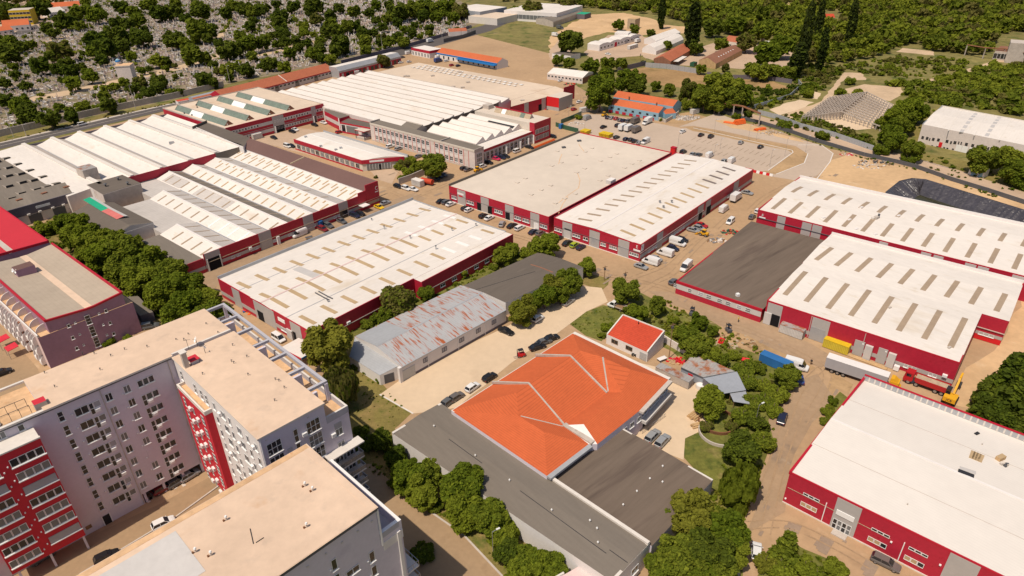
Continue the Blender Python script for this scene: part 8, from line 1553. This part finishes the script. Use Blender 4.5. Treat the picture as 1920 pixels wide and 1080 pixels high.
C2 = "30,80,60d 60,60,50d 150,30,40d 180,110,70d 170,170,70d 280,50,60d 430,40,80d 400,80,50d 450,140,60o 360,190,50b 360,240,50b 430,260,35b 200,240,70d 220,310,60d 130,260,40d 150,330,40m 40,320,70d 70,290,50m 320,360,50d 250,400,60m 110,470,70d 60,490,50d 210,500,60b 430,400,70m 480,370,60d 500,430,50d 560,440,50b 640,330,90d 600,380,60d 620,60,50d 560,170,60m 540,230,70d 600,220,60m 680,200,60m 740,190,60d 560,110,60d 730,80,60m 850,90,50d 900,150,45d 800,240,60d 880,240,50d 820,310,70m 820,370,60m 930,320,40d 940,280,50o 1000,310,60m 1060,280,60d 1110,310,60m 1050,90,90d 1120,80,80m 1200,60,90m 1280,60,80d 1360,70,80m 1440,60,90m 1530,80,80o 1250,120,60d 1350,120,60m 1480,130,60m 1170,250,50d 1110,220,40m 1300,210,45d 1300,250,35m 1230,270,30b 1000,30,50d 900,40,50m 1060,170,50d 980,140,50m 1190,190,40d 950,200,50d 480,300,50m 300,300,50d 380,320,50d"
def region(u, v):
    if v > 180: return "beside the dark street wall"
    if 200 < u < 300 and 100 < v < 175: return "around the stone chapel tower"
    if u < 130 and v < 60: return "by the village houses"
    if u > 640: return "above the grey shop row"
    if u > 470: return "above the brick roofed shop row"
    if v < 40: return "at the top edge of the cemetery"
    return "among the middle graves" if v < 100 else "along the tan cemetery path"
CT = []
for ox, S in ((0, C1), (480, C2)):
    for it in S.split():
        x, y, r = it[:-1].split(","); CT.append((ox+int(x)/4, int(y)/4, int(r)/4*.74, it[-1]))
CT.sort(); cc = {}
for u, v, R, tone in CT:
    size = "large" if R > 18 else ("small" if R < 11 else "medium"); rg_ = region(u, v); kk = (size, tone, rg_); cc[kk] = cc.get(kk, 0)+1
    tree(u, v, R, "far", tone, "broadleaf_tree", "%s %s tree %s, %s from left" % (size, TN[tone], rg_, (ORD[cc[kk]-1] if cc[kk] < 15 else "number %d" % cc[kk])), "tree", "trees of the cemetery")
def scatter(px, spacing, rmin, rmax, seed, protos, tones, name, flat_=1.0, keep=1.0, holes=()):
    P = [G(u, v) for u, v in px]; H_ = [[G(u, v) for u, v in h] for h in holes]; r = np.random.default_rng(seed); x0, x1 = min(p.x for p in P), max(p.x for p in P); y0, y1 = min(p.y for p in P), max(p.y for p in P); V = []; M_I = []
    N = int((x1-x0)*(y1-y0)/spacing**2*1.05); XY = np.stack([x0+(x1-x0)*r.random(N), y0+(y1-y0)*r.random(N)], 1)
    for x, y in XY:
            dn = math.sin(x*.031+seed)*math.sin(y*.023-seed)+.6*math.sin(x*.083+y*.061)
            if r.random() > keep*(1 if keep > .95 else .85+.3*dn) or not inpoly(x, y, P) or any(inpoly(x, y, h) for h in H_): continue
            k = protos[r.integers(len(protos))]; s = rmin+(rmax-rmin)*r.random()**1.6*(1+.25*dn); a = r.random()*6.28; c, q = math.cos(a)*s, math.sin(a)*s
            W_ = np.empty_like(k); W_[:, 0] = k[:, 0]*c-k[:, 1]*q+x; W_[:, 1] = k[:, 0]*q+k[:, 1]*c+y; W_[:, 2] = k[:, 2]*s*flat_*(.8+.5*r.random()); V.append(W_); M_I.append(np.full(len(k)//4, int((dn+1.6)/3.2*.75*len(tones)+r.random()*.4*len(tones)) % len(tones)))
    me = quads_mesh(name, np.vstack(V), [LEAF[t] for t in tones], np.concatenate(M_I)); o = link(bpy.data.objects.new(name, me)); o["kind"] = "stuff"; return o
WP = [leaf_cloud(900+i, 130, .24, blobset(500+i, 7, "round")) for i in range(6)]; SP = [leaf_cloud(950+i, 60, .30, blobset(600+i, 6, "bush")) for i in range(5)]; UP = [leaf_cloud(980+i, 34, .34, blobset(700+i, 5, "bush")) for i in range(5)]
scatter([(1088, 16), (1240, 28), (1292, 48), (1345, 62), (1440, 72), (1490, 92), (1510, 118), (1560, 122), (1650, 106), (1690, 92), (1760, 97), (1812, 106), (1866, 100), (1930, 104), (1960, 60), (1960, -34), (1090, -34)], 6.6, 1.8, 5.4, 1, WP, "mbobmbom", "woodland", holes=[[(1440, 18), (1452, 5), (1500, 7), (1526, 15), (1480, 18)], [(1862, 102), (1866, 66), (1930, 60), (1930, 108)], [(1535, 45), (1540, 22), (1572, 22), (1575, 45)]])
scatter([(1478, 122), (1560, 125), (1690, 108), (1790, 110), (1830, 121), (1790, 134), (1700, 148), (1625, 140), (1588, 131), (1550, 165), (1500, 184), (1440, 204), (1400, 214), (1400, 200), (1470, 180), (1492, 160)], 2.9, .6, 2.2, 2, SP, "bbom", "scrub_bushes", keep=.8)
scatter([(1640, 158), (1725, 152), (1850, 126), (1935, 120), (1935, 222), (1860, 208), (1770, 197), (1725, 190), (1690, 182), (1690, 165)], 3.6, 1.0, 3.3, 3, SP, "mbbmo", "thicket")
scatter([(1505, 212), (1600, 248), (1655, 262), (1645, 284), (1560, 257), (1470, 234), (1430, 222)], 2.6, .6, 1.5, 4, SP, "bmo", "scrub_bushes")
scatter([(1300, 162), (1380, 160), (1470, 172), (1492, 166), (1470, 190), (1400, 206), (1330, 198), (1290, 188)], 3.6, 1.0, 2.6, 5, SP, "mbdo", "scrub_bushes")
scatter([(890, -6), (1000, -34), (1090, -34), (1100, 20), (1050, 18), (1030, 2), (960, 6)], 9, 2.5, 5, 6, WP, "mod", "woodland", keep=.6)
scatter([(-700, 90), (-60, 70), (160, -2), (500, -30), (880, -2), (900, -34), (300, -60), (-500, -40)], 13, 2, 5, 7, WP, "mdo", "woodland", keep=.35)
scatter([(1240, 560), (1330, 604), (1420, 655), (1470, 695), (1480, 720), (1445, 850), (1420, 900), (1395, 960), (1390, 1100), (1225, 1100), (1240, 985), (1300, 960), (1345, 910), (1370, 830), (1345, 760), (1330, 690), (1260, 650), (1180, 600)], 1.35, .22, .75, 8, UP, "bmobym", "weeds", keep=.75)
scatter([(640, 850), (700, 822), (742, 802), (760, 862), (870, 942), (990, 1012), (1080, 1082), (1080, 1150), (985, 1150), (945, 1080), (868, 998), (800, 952), (750, 918), (660, 868)], 1.2, .2, .6, 9, UP, "bmom", "weeds", keep=.7)
scatter([(60, 430), (120, 398), (260, 470), (360, 560), (430, 596), (400, 636), (330, 616), (200, 538), (90, 478)], 1.6, .25, .8, 10, UP, "bom", "weeds", keep=.6)
scatter([(592, 770), (640, 690), (700, 698), (735, 742), (768, 776), (745, 798), (700, 826), (600, 845)], 1.1, .14, .34, 11, UP, "oobm", "weeds", keep=.35)
scatter([(1072, 608), (1100, 586), (1130, 574), (1168, 582), (1158, 600), (1138, 628), (1100, 628)], .9, .14, .3, 12, UP, "bmb", "weeds", keep=.6)
scatter([(640, 612), (760, 548), (880, 512), (960, 472), (998, 474), (985, 498), (760, 616), (692, 656)], 1.2, .25, .8, 13, UP, "mbd", "weeds", keep=.7)
scatter([(1440, 1085), (1425, 1060), (1470, 1012), (1510, 1034), (1560, 1054), (1585, 1090)], 1.1, .25, .7, 14, UP, "bmy", "weeds", keep=.7)
scatter([(1695, 288), (1705, 262), (1748, 206), (1762, 203), (1722, 264), (1722, 284), (1800, 302), (1930, 332), (1930, 370), (1840, 348), (1760, 324)], 2.4, .25, .9, 15, UP, "omb", "weeds", keep=.5)
scatter([(1300, 195), (1345, 210), (1428, 234), (1532, 268), (1620, 294), (1715, 316), (1785, 341), (1920, 384), (1920, 388), (1785, 345), (1715, 320), (1620, 298), (1532, 272), (1428, 238), (1345, 214)], 1.5, .3, .8, 16, UP, "dmb", "weeds", keep=.7)
scatter([(0, 262), (180, 222), (326, 191), (328, 193), (200, 222), (60, 254), (0, 267)], 2.0, .25, .6, 17, UP, "bo", "weeds", keep=.5)
scatter([(-60, 262), (0, 250), (325, 181), (412, 157), (630, 113), (755, 84), (872, 56), (880, 30), (840, -4), (500, -30), (120, -28), (92, 32), (62, 62), (-60, 76)], 8, .6, 2.2, 18, SP, "mbdbm", "cemetery_shrubs", keep=.8)
CP = [G(u, v) for u, v in ((-60, 262), (0, 250), (325, 181), (412, 157), (630, 113), (755, 84), (872, 56), (880, 30), (840, -4), (500, -30), (120, -28), (92, 32), (62, 62), (-60, 76))]
PATHS = [[G(u, v) for u, v in P] for P in ([(40, 192), (62, 180), (135, 167), (228, 146), (330, 122), (420, 97), (424, 103), (345, 130), (240, 154), (140, 177), (66, 190)], [(398, 78), (412, 62), (432, 36), (439, 34), (420, 68), (404, 82)], [(480, 103), (560, 82), (620, 70), (622, 74), (524, 98), (484, 107)])]
gm = []
for i, (a, b, hh) in enumerate((("stone_light", "stone_light", 1.1), ("stone_light", "stone_grey", 1.3), ("stone_pink", "stone_light", .9), ("stone_grey", "stone_light", 1.5), ("stone_pink", "stone_pink", 1.6))):
    m = MB(); m.box((0, 0, 0), 2.0, .95, .32, 0, a); m.box((-.9, 0, .3), .2, .85, hh-.3, 0, b)
    if i in (3, 4): m.box((-.9, 0, hh), .14, .14, .6, 0, b); m.box((-.9, 0, hh+.25), .14, .5, .14, 0, b)
    gm.append(m)
gmesh = [m.mesh("grave") for m in gm]; spots = []; r = random.Random(77)
x0, x1 = min(p.x for p in CP), max(p.x for p in CP); y0, y1 = min(p.y for p in CP), max(p.y for p in CP)
ca, sa = math.cos(.62), math.sin(.62); yy = -1400
while yy < 1400:
    xx = -1200
    while xx < 1200:
        X, Y = xx*ca-yy*sa, xx*sa+yy*ca
        if x0 < X < x1 and y0 < Y < y1 and r.random() < .62 and inpoly(X, Y, CP) and not any(inpoly(X, Y, q) for q in PATHS): spots.append((X*X+Y*Y, X+r.uniform(-.5, .5), Y+r.uniform(-.5, .5)))
        xx += 2.6+(r.random() < .08)*3
    yy += 4.2
spots.sort(); S = MB()
for i, (d2, X, Y) in enumerate(spots[:12000]):
    k = r.randrange(5); ang = .62+r.choice((0, 0, math.pi/2))+r.uniform(-.08, .08); s_ = r.uniform(.95, 1.6)
    if i < 290:
        o = link(bpy.data.objects.new("grave", gmesh[k])); o.location = (X, Y, .03); o.rotation_euler = (0, 0, ang); o.scale = (s_,)*3
        tag(o, ("pale grave slab with low headstone near the street wall", "pale grave slab with dark headstone near the street wall", "pinkish grave slab with white headstone near the street wall", "dark grave slab with pale cross near the street wall", "pinkish grave slab with tall cross near the street wall")[k], "grave", "graves nearest the street wall")
    else:
        c, s = math.cos(ang)*s_, math.sin(ang)*s_; src = gm[k]; base = len(S.v); S.v += [(x*c-y*s+X, x*s+y*c+Y, z*s_+.03) for x, y, z in src.v]
        S.f += [tuple(q+base for q in f) for f in src.f]; S.m += [S.mi(src.ms[q]) for q in src.m]
o = S.build("graves"); o["kind"] = "stuff"
def pole(label, u, v, vt, name="utility_pole", m="wood", r=.13, arm=True, group=None):
    b = G(u, v); lo, hi = 2.0, 25.0
    for _ in range(30):
        z = (lo+hi)/2
        if proj((b.x, b.y, z))[1] > vt: lo = z
        else: hi = z
    t = thing(name, label, "pole" if name == "utility_pole" else "lamp post", (b.x, b.y, 0), group); mb = MB(); mb.cyl((b.x, b.y, 0), (b.x, b.y, lo), r, r*.7, 8, m); mb.build("shaft", t)
    mb = MB()
    if name == "utility_pole" and arm: mb.bar((b.x-.7, b.y-.3, lo-.5), (b.x+.7, b.y+.3, lo-.5), .14, m); mb.box((b.x, b.y, lo-1.5), .5, .5, .7, .4, "dark_metal"); mb.build("crossarm", t)
    elif name == "street_lamp": mb.bar((b.x, b.y, lo), (b.x+.8, b.y+.5, lo+.15), .1, m); mb.box((b.x+1.0, b.y+.6, lo+.08), .7, .3, .14, .5, "lamp_clear"); mb.build("lamp_head", t)
for u, v, vt, l in ((1133, 526, 498, "wooden pole on the grass island before the E hall"), (1171, 537, 509, "wooden pole rising behind the bush by the lane"), (1086, 516, 500, "short pale pole at the dark shed's corner"), (1254, 672, 606, "tall wooden pole beside the small red roofed house"), (1187, 593, 574, "short pole behind the small red roofed house"), (1200, 118, 100, "pole by the brown sheds canopy"), (865, 68, 47, "pole at the street bend near the shops")): pole(l, u, v, vt)
for i, (u, v, vt) in enumerate(((26, 258, 222), (50, 256, 234), (255, 206, 160), (432, 158, 124), (717, 93, 64), (829, 72, 45), (882, 62, 48))): pole("concrete lamp post along the cemetery street, %s from left" % ORD[i], u, v, vt, "street_lamp", "concrete", .14, group="lamp posts of the cemetery street")
for i, (u, v, vt) in enumerate(((1096, 249, 228), (1066, 225, 200), (1270, 284, 252), (1350, 279, 261), (1339, 250, 225), (1403, 263, 237), (1418, 262, 246), (1443, 313, 282), (1471, 293, 260), (1510, 285, 256), (1339, 292, 272))): pole("thin grey parking lot lamp post, %s from left" % ORD[i], u, v, vt, "street_lamp", "steel", .06, group="lamp posts of the parking lot")
for u, v, vt, l in ((925, 1047, 998, "grey lamp post in the hedge below the flat wing"), (1415, 800, 760, "grey lamp post in the weeds beside the slate shelter"), (690, 122, 110, "x")): 
    if l != "x": pole(l, u, v, vt, "street_lamp", "steel", .08)
def container(label, u, v, ang, L, Wd, Hh, m, top=None, name="shipping_container"):
    p = G(u, v); t = thing(name, label, "container", (p.x, p.y, .05)); t.rotation_euler = (0, 0, math.radians(ang)); mb = MB()
    n = int(L/.35)
    for s_ in (-1, 1):
        for i in range(n): x = -L/2+L*i/n; mb.obox((x, s_*Wd/2-(.06 if s_ > 0 else 0), .15), (L/n*.55, 0, 0), (0, .06, 0), (0, 0, Hh-.3), m)
    mb.obox((-L/2, -Wd/2+.05, .12), (L, 0, 0), (0, Wd-.1, 0), (0, 0, Hh-.2), m); put(t, "side_panel", mb); mb = MB(); mb.obox((-L/2-.03, -Wd/2-.02, Hh-.1), (L+.06, 0, 0), (0, Wd+.04, 0), (0, 0, .1), top or m); put(t, "top", mb)
    mb = MB()
    for y in (-Wd/2+.08, .02): mb.obox((L/2, y, .2), (.06, 0, 0), (0, Wd/2-.1, 0), (0, 0, Hh-.4), top or m); mb.cyl((L/2+.1, y+Wd/4, .2), (L/2+.1, y+Wd/4, Hh-.3), .03, .03, 6, "steel")
    put(t, "door", mb); return t
container("white ribbed container before the red warehouse gate", 1484, 627, DB-2, 6.1, 2.4, 2.5, "container_white", "rusty_patch"); container("yellow container before the red warehouse front", 1567, 655, DB-2, 6.1, 2.4, 2.5, "container_yellow", "yellow"); container("white container cabin beside the walled enclosure", 784, 348, DB, 5, 2.6, 2.6, "container_white", "white_roof"); container("white box container in the lantern hall courtyard corner", 482, 260, DA, 5, 2.5, 2.6, "container_white")
container("blue covered container beside the white van and weeds", 1453, 686, DB-4, 7.5, 2.4, 2.4, "blue_tarp", "blue_tarp"); container("white site cabin under the tall tree near the blue house", 1096, 210, DA-20, 6, 2.4, 2.5, "container_white"); container("white site cabin among the rubble bags near the gantry", 1302, 213, DA-15, 5, 2.4, 2.5, "container_white"); container("long white container in the workshop yard", 1186, 91, DA, 12, 2.5, 2.8, "container_white", "white_roof"); container("green hut container by the timber ended shed", 1300, 124, DA, 5, 3, 2.6, "paint_green", "paint_green"); container("blue portable cabin at the red tower block", 1052, 241, DA, 2.2, 1.6, 2.3, "blue_tarp")
p = G(803, 346); t = thing("red_tank", "red tank lying behind the white container cabin", "tank", (p.x, p.y, 0)); m = MB(); m.cyl(p+Vector((-2.6, 1.2, 1.6)), p+Vector((2.0, -1.6, 1.6)), 1.1, 1.1, 14, "red_tile"); m.build("barrel", t); m = MB(); m.box(p-Vector((0, 0, 0)), 3, .8, .7, -.5, "dark_metal"); m.build("cradle", t)
for i, (u, v, L) in enumerate(((1136, 256, 3), (1101, 251, 2))):
    for j in range(L):
        p = G(u, v)+BX*(j*2.0-2)+AX*.0; t = thing("waste_skip", "yellow waste skip behind the flat hall, %s from left" % ORD[(0 if i else 2)+j], "skip", (p.x, p.y, 0), "yellow waste skips"); t.rotation_euler = (0, 0, math.radians(DB)); m = MB(); m.loft([[Vector((x*k, y*k2, z)) for x, y in ((-1, -2.2), (1, -2.2), (1, 2.2), (-1, 2.2))] for k, k2, z in ((.85, .75, .1), (.95, 1, 1.7))], "yellow"); put(t, "hopper", m); m = MB(); m.obox((-.95, -2.1, 1.7), (1.9, 0, 0), (0, 4.2, 0), (0, 0, .1), "yellow"); put(t, "lid", m)
def pipes(label, u, v, ang, n, rows, L, r, m="pipe_orange", name="pipe_stack"):
    p = G(u, v); t = thing(name, label, "pipe stack", (p.x, p.y, .05)); t.rotation_euler = (0, 0, math.radians(ang))
    for j in range(rows):
        for i in range(n-j): y = (i-(n-1-j)/2)*2.05*r; z = r+j*1.75*r; m_ = MB(); o = rnd.uniform(-.25, .25); m_.cyl((-L/2+o, y, z), (L/2+o, y, z), r, r, 10, m); put(t, "pipe", m_)
pipes("big stack of orange pipes by the netted fence", 1386, 232, DB+65, 6, 4, 6, .3); pipes("loose orange pipes left of the big pipe stack", 1368, 231, DB+6, 4, 1, 6, .28); pipes("short orange pipe pile on the sand right of the big stack", 1425, 244, DA-25, 4, 2, 6, .28); pipes("orange pipes lying along the red tower wall", 1020, 271, DA, 2, 2, 16, .25); pipes("red pipe bundle in the weeds near the annex road", 1352, 641, 60, 3, 1, 2.5, .22, "bright_red"); pipes("second red pipe bundle farther down in the weeds", 1393, 675, -20, 3, 1, 3, .22, "bright_red"); pipes("blue bars lying on the ground behind the bottom right hall", 1706, 745, DB-3, 3, 1, 9, .12, "blue_tarp"); pipes("timber planks on the ground behind the long trailer", 1622, 678, DB-3, 4, 1, 10, .14, "new_wood"); pipes("pile of sawn logs on the concrete yard", 1302, 782, 40, 5, 2, 2.6, .24, "new_wood", "log_pile"); pipes("second log heap nearer the weeds", 1304, 800, 20, 3, 2, 2, .22, "new_wood", "log_pile")
def heap(label, u, v, n, sp, ms, hmax=.6, name="rubble_heap"):
    p = G(u, v); m = MB()
    for i in range(n):
        a, d = rnd.uniform(0, 6.28), sp*math.sqrt(rnd.random()); s = rnd.uniform(.25, .8)
        m.box((p.x+d*math.cos(a), p.y+d*math.sin(a)*.6, 0), s*1.4, s, rnd.uniform(.15, hmax)*(1.3-d/sp), rnd.uniform(0, 3), rnd.choice(ms))
    o = m.build(name, loc=(p.x, p.y, 0)); tag(o, label, "heap")
heap("heap of pale stone bags beside the gantry foot", 1296, 221, 60, 6, ["concrete_light", "concrete", "dirty_concrete"], 1.4); heap("second bag heap nearer the blue house", 1284, 224, 50, 5, ["concrete", "concrete_light"], 1.2); heap("rubble pile on the sand beside the orange pipes", 1446, 250, 50, 6, ["concrete", "sandy_load"], .9); heap("white and red sacks near the sand field corner", 1588, 290, 18, 3, ["concrete_light", "fabric_red"], .9); heap("dark scrap timber heap on the sand field", 1640, 306, 60, 8, ["wood", "dark_metal", "concrete"], .8); heap("white rubble strewn below the scrap heap", 1630, 312, 40, 7, ["concrete_light", "concrete"], .5)
heap("red and tan clutter behind the grey scrap container", 1268, 677, 30, 2.6, ["fabric_red", "new_wood", "bright_red"], .8); heap("coloured clutter beside the gate under the pergola", 472, 584, 26, 2.6, ["blue_tarp", "fabric_red", "pipe_orange", "concrete_light"], .9); heap("scrap and bins beside the beige corner building", 1040, 203, 50, 7, ["dark_metal", "concrete", "paint_green", "fabric_red"], 1.6); heap("crates and pallets along the annex side", 1346, 452, 40, 3.5, ["concrete_light", "wood", "steel"], 1.0); heap("plant pots and red crates at the annex edge", 1368, 436, 40, 3, ["bright_red", "paint_green", "wood"], 1.1); heap("stone pieces before the parking fence", 1080, 232, 26, 4, ["concrete", "concrete_light"], .9); heap("timber scraps by the long office wall", 706, 260, 30, 3, ["new_wood", "wood"], .8); heap("rocks along the bag heap near the blue annex", 1270, 219, 40, 4, ["concrete", "dirty_concrete"], .9); heap("dug soil clods beside the annex road", 1376, 640, 50, 6, ["sandy_load", "wood"], .4); heap("broken crates by the far white workshop", 1072, 158, 30, 6, ["fabric_red", "pipe_orange", "paint_green"], 1.0)
k = K(1100, 560, 4.5)
t = container("long grey scrap container behind the orange roofed block", 1263, 712, DB-3, 9, 2.4, 2.2, "dirty_concrete", "rusty_patch", "scrap_container")
p = G(1241, 676); t = thing("hand_cart", "small white flatbed cart by the wooden pole", "cart", (p.x, p.y, .05)); t.rotation_euler = (0, 0, .5); m = MB(); m.obox((-1.2, -.6, .6), (2.4, 0, 0), (0, 1.2, 0), (0, 0, .12), "white_render"); put(t, "deck", m); add_wheels(t, (-.8, .8), 1.2, .28, .16)
for i, (u, v, r_, l) in enumerate(((1345, 792, 4.2, "rusty ringed round basin in the weeds"), (1312, 727, 1.0, "white round table like drum on the concrete yard"), (1350, 812, 4.6, "curved low concrete basin wall in the weeds"))):
    p = G(u, v); t = thing("round_basin", l, "basin", (p.x, p.y, .03)); n = 28; m = MB(); mm = "rusty" if i == 0 else ("concrete_light" if i == 1 else "concrete"); hh = .7 if i != 1 else .9
    for j in range(n if i != 2 else 16): a0, a1 = 2.6+6.283*j/n, 2.6+6.283*(j+1)/n; q = [Vector((math.cos(a)*rr, math.sin(a)*rr, 0)) for rr, a in ((r_, a0), (r_, a1), (r_-.25, a1), (r_-.25, a0))]; m.prism(q, 0, hh, mm)
    put(t, "rim", m); 
    if i == 1: m = MB(); m.cyl((0, 0, .1), (0, 0, .85), r_-.2, r_-.2, 20, "sign_white"); put(t, "top", m)
q = [G(*c, 2.6) for c in ((527, 652), (565, 672), (600, 652), (560, 634))]; c = sum(q, Vector())/4; t = thing("market_canopy", "white canopy stall with red and blue edge stripes below the pergola", "canopy", (c.x, c.y, 0)); m = MB(); m.prism(q, 2.5, 2.7, "white_render", "white_roof", True); m.build("roof", t)
for a, b, mm in ((q[0], q[1], "fabric_red"), (q[1], q[2], "blue_sign")): m = MB(); d = b-a; n = Vector((d.y, -d.x, 0)).normalized()*.08; m.obox(a+n-Vector((0, 0, .35)), d, n, Vector((0, 0, .5)), mm); m.build("edge_stripe", t)
for a in q: m = MB(); m.cyl((a.x, a.y, 0), (a.x, a.y, 2.5), .06, .06, 6, "steel"); m.build("post", t)
def rail(label, px, h=1.0):
    P = [G(*c) for c in px]; t = thing("handrail", label, "railing", (P[0].x, P[0].y, 0))
    m = MB()
    for a, b in zip(P, P[1:]):
        for z in (h, h*.5): m.bar(a+Vector((0, 0, z)), b+Vector((0, 0, z)), .06, "steel")
        for i in range(int((b-a).length/1.6)+1): c = a.lerp(b, min(1, i*1.6/(b-a).length)); m.bar(c, c+Vector((0, 0, h)), .06, "steel")
    m.build("rail", t)
rail("steel handrail along the ramp of the orange roofed block", [(1204, 814), (1247, 782)])
for i in range(6):
    a, b = G(1412, 323), G(1449, 331); p = a.lerp(b, i/6); t = thing("plastic_barrier", "red road barrier" if i % 2 == 0 else "white road barrier", "barrier", (p.x, p.y, .05), "red and white barriers beyond the E hall"); t["label"] = ("red" if i % 2 == 0 else "white")+" barrier in the row beyond the E hall, "+ORD[i]+" from left"; d = (b-a)/6; t.rotation_euler = (0, 0, math.atan2(d.y, d.x)); L = d.length*.94; m = MB(); m.loft([[Vector((x, y*.28, z)) for y, z in ((-1, 0), (1, 0), (.4, 1.0), (-.4, 1.0))] for x in (0, L)], "bright_red" if i % 2 == 0 else "sign_white"); put(t, "shell", m)
p = G(1262, 291); t = thing("red_kiosk_box", "red box unit at the gap between the two big halls", "box", (p.x, p.y, 0)); m = MB(); m.box(p, 2.2, 1.8, 3.6, DA, "bright_red"); m.build("body", t); m = MB(); m.box(p+Vector((0, 0, 3.6)), 2.4, 2.0, .2, DA, "red_trim"); m.build("lid", t)
p = G(600, 425); t = thing("blue_bin_tank", "bright blue tank beside the dark red car", "tank", (p.x, p.y, 0)); m = MB(); m.cyl(p, p+Vector((0, 0, 2.4)), 1.2, 1.3, 14, "blue_tarp"); m.build("barrel", t); m = MB(); m.cyl(p+Vector((0, 0, 2.4)), p+Vector((0, 0, 2.7)), 1.3, .5, 14, "blue_tarp"); m.build("lid", t)
p = G(580, 449); t = thing("work_bench", "dark work bench outside behind the white van", "bench", (p.x, p.y, 0)); m = MB(); m.box(p+Vector((0, 0, .9)), 2.4, 1.2, .12, .5, "dark_metal"); m.build("top", t)
for dx, dy in ((-.9, -.5), (.9, .5), (-.9, .5), (.9, -.5)): m = MB(); m.bar(p+Vector((dx, dy, 0)), p+Vector((dx, dy, .9)), .1, "wood"); m.build("leg", t)
p = G(1187, 668); t = thing("tyre_pair", "pair of dark tyres leaning at the small white house", "tyres", (p.x, p.y, 0)); 
for dx in (0, .75): m = MB(); m.cyl(p+Vector((dx, -.1-dx*.4, .45)), p+Vector((dx, .15-dx*.4, .45)), .45, .45, 14, "rubber"); m.cyl(p+Vector((dx, -.12-dx*.4, .45)), p+Vector((dx, .17-dx*.4, .45)), .2, .2, 10, "rim"); m.build("tyre", t)
def person(u, v, yaw, shirt, legs, label):
    p = G(u, v); t = thing("person", label, "person", (p.x, p.y, .05)); t.rotation_euler = (0, 0, yaw)
    V = [(0, 0, .95), (0, 0, 1.2), (0, 0, 1.42), (0, .01, 1.52), (0, .02, 1.66), (.19, 0, 1.40), (.25, .03, 1.14), (.23, .15, .92), (.24, .18, .84), (-.19, 0, 1.40), (-.26, 0, 1.13), (-.25, .06, .88), (-.25, .08, .80), (.10, 0, .90), (.11, .10, .50), (.11, .05, .08), (.11, .20, .04), (-.10, 0, .90), (-.11, -.06, .50), (-.11, -.20, .09), (-.11, -.06, .04)]
    E_l = [(0, 1), (1, 2), (2, 3), (3, 4), (2, 5), (5, 6), (6, 7), (7, 8), (2, 9), (9, 10), (10, 11), (11, 12), (0, 13), (13, 14), (14, 15), (15, 16), (0, 17), (17, 18), (18, 19), (19, 20)]
    RD = [.16, .15, .17, .06, .11, .07, .05, .04, .045, .07, .05, .04, .045, .10, .07, .05, .045, .10, .07, .05, .045]
    me = bpy.data.meshes.new("body"); me.from_pydata(V, E_l, []); sv = me.skin_vertices or (me.attributes.new and None)
    o = link(bpy.data.objects.new("body", me)); o.parent = t; sk = o.modifiers.new("skin", 'SKIN'); sb = o.modifiers.new("sub", 'SUBSURF'); sb.levels = sb.render_levels = 1
    if not me.skin_vertices:
        bm = bmesh.new(); bm.from_mesh(me); bm.verts.layers.skin.verify(); bm.to_mesh(me); bm.free()
    for i, d in enumerate(me.skin_vertices[0].data): d.radius = (RD[i], RD[i]); d.use_root = i == 0
    dg = bpy.context.evaluated_depsgraph_get(); me2 = bpy.data.meshes.new_from_object(o.evaluated_get(dg)); o.modifiers.clear(); o.data = me2
    me2.materials.clear(); [me2.materials.append(MATS[x]) for x in ("skin", shirt, legs)]
    for f in me2.polygons: z = f.center.z; f.material_index = 0 if z > 1.5 or (z < 1.0 and abs(f.center.x) > .2) else (1 if z > .95 else 2); f.use_smooth = True
    m = MB(); m.cyl((0, .02, 1.68), (0, .01, 1.78), .11, .05, 10, "wood"); put(t, "hair", m)
person(1384, 604, 1.0, "yellow", "ink", "person in a yellow work vest walking on the annex road"); person(1520, 684, 2.2, "ink", "wood", "person in dark clothes standing right of the white van")
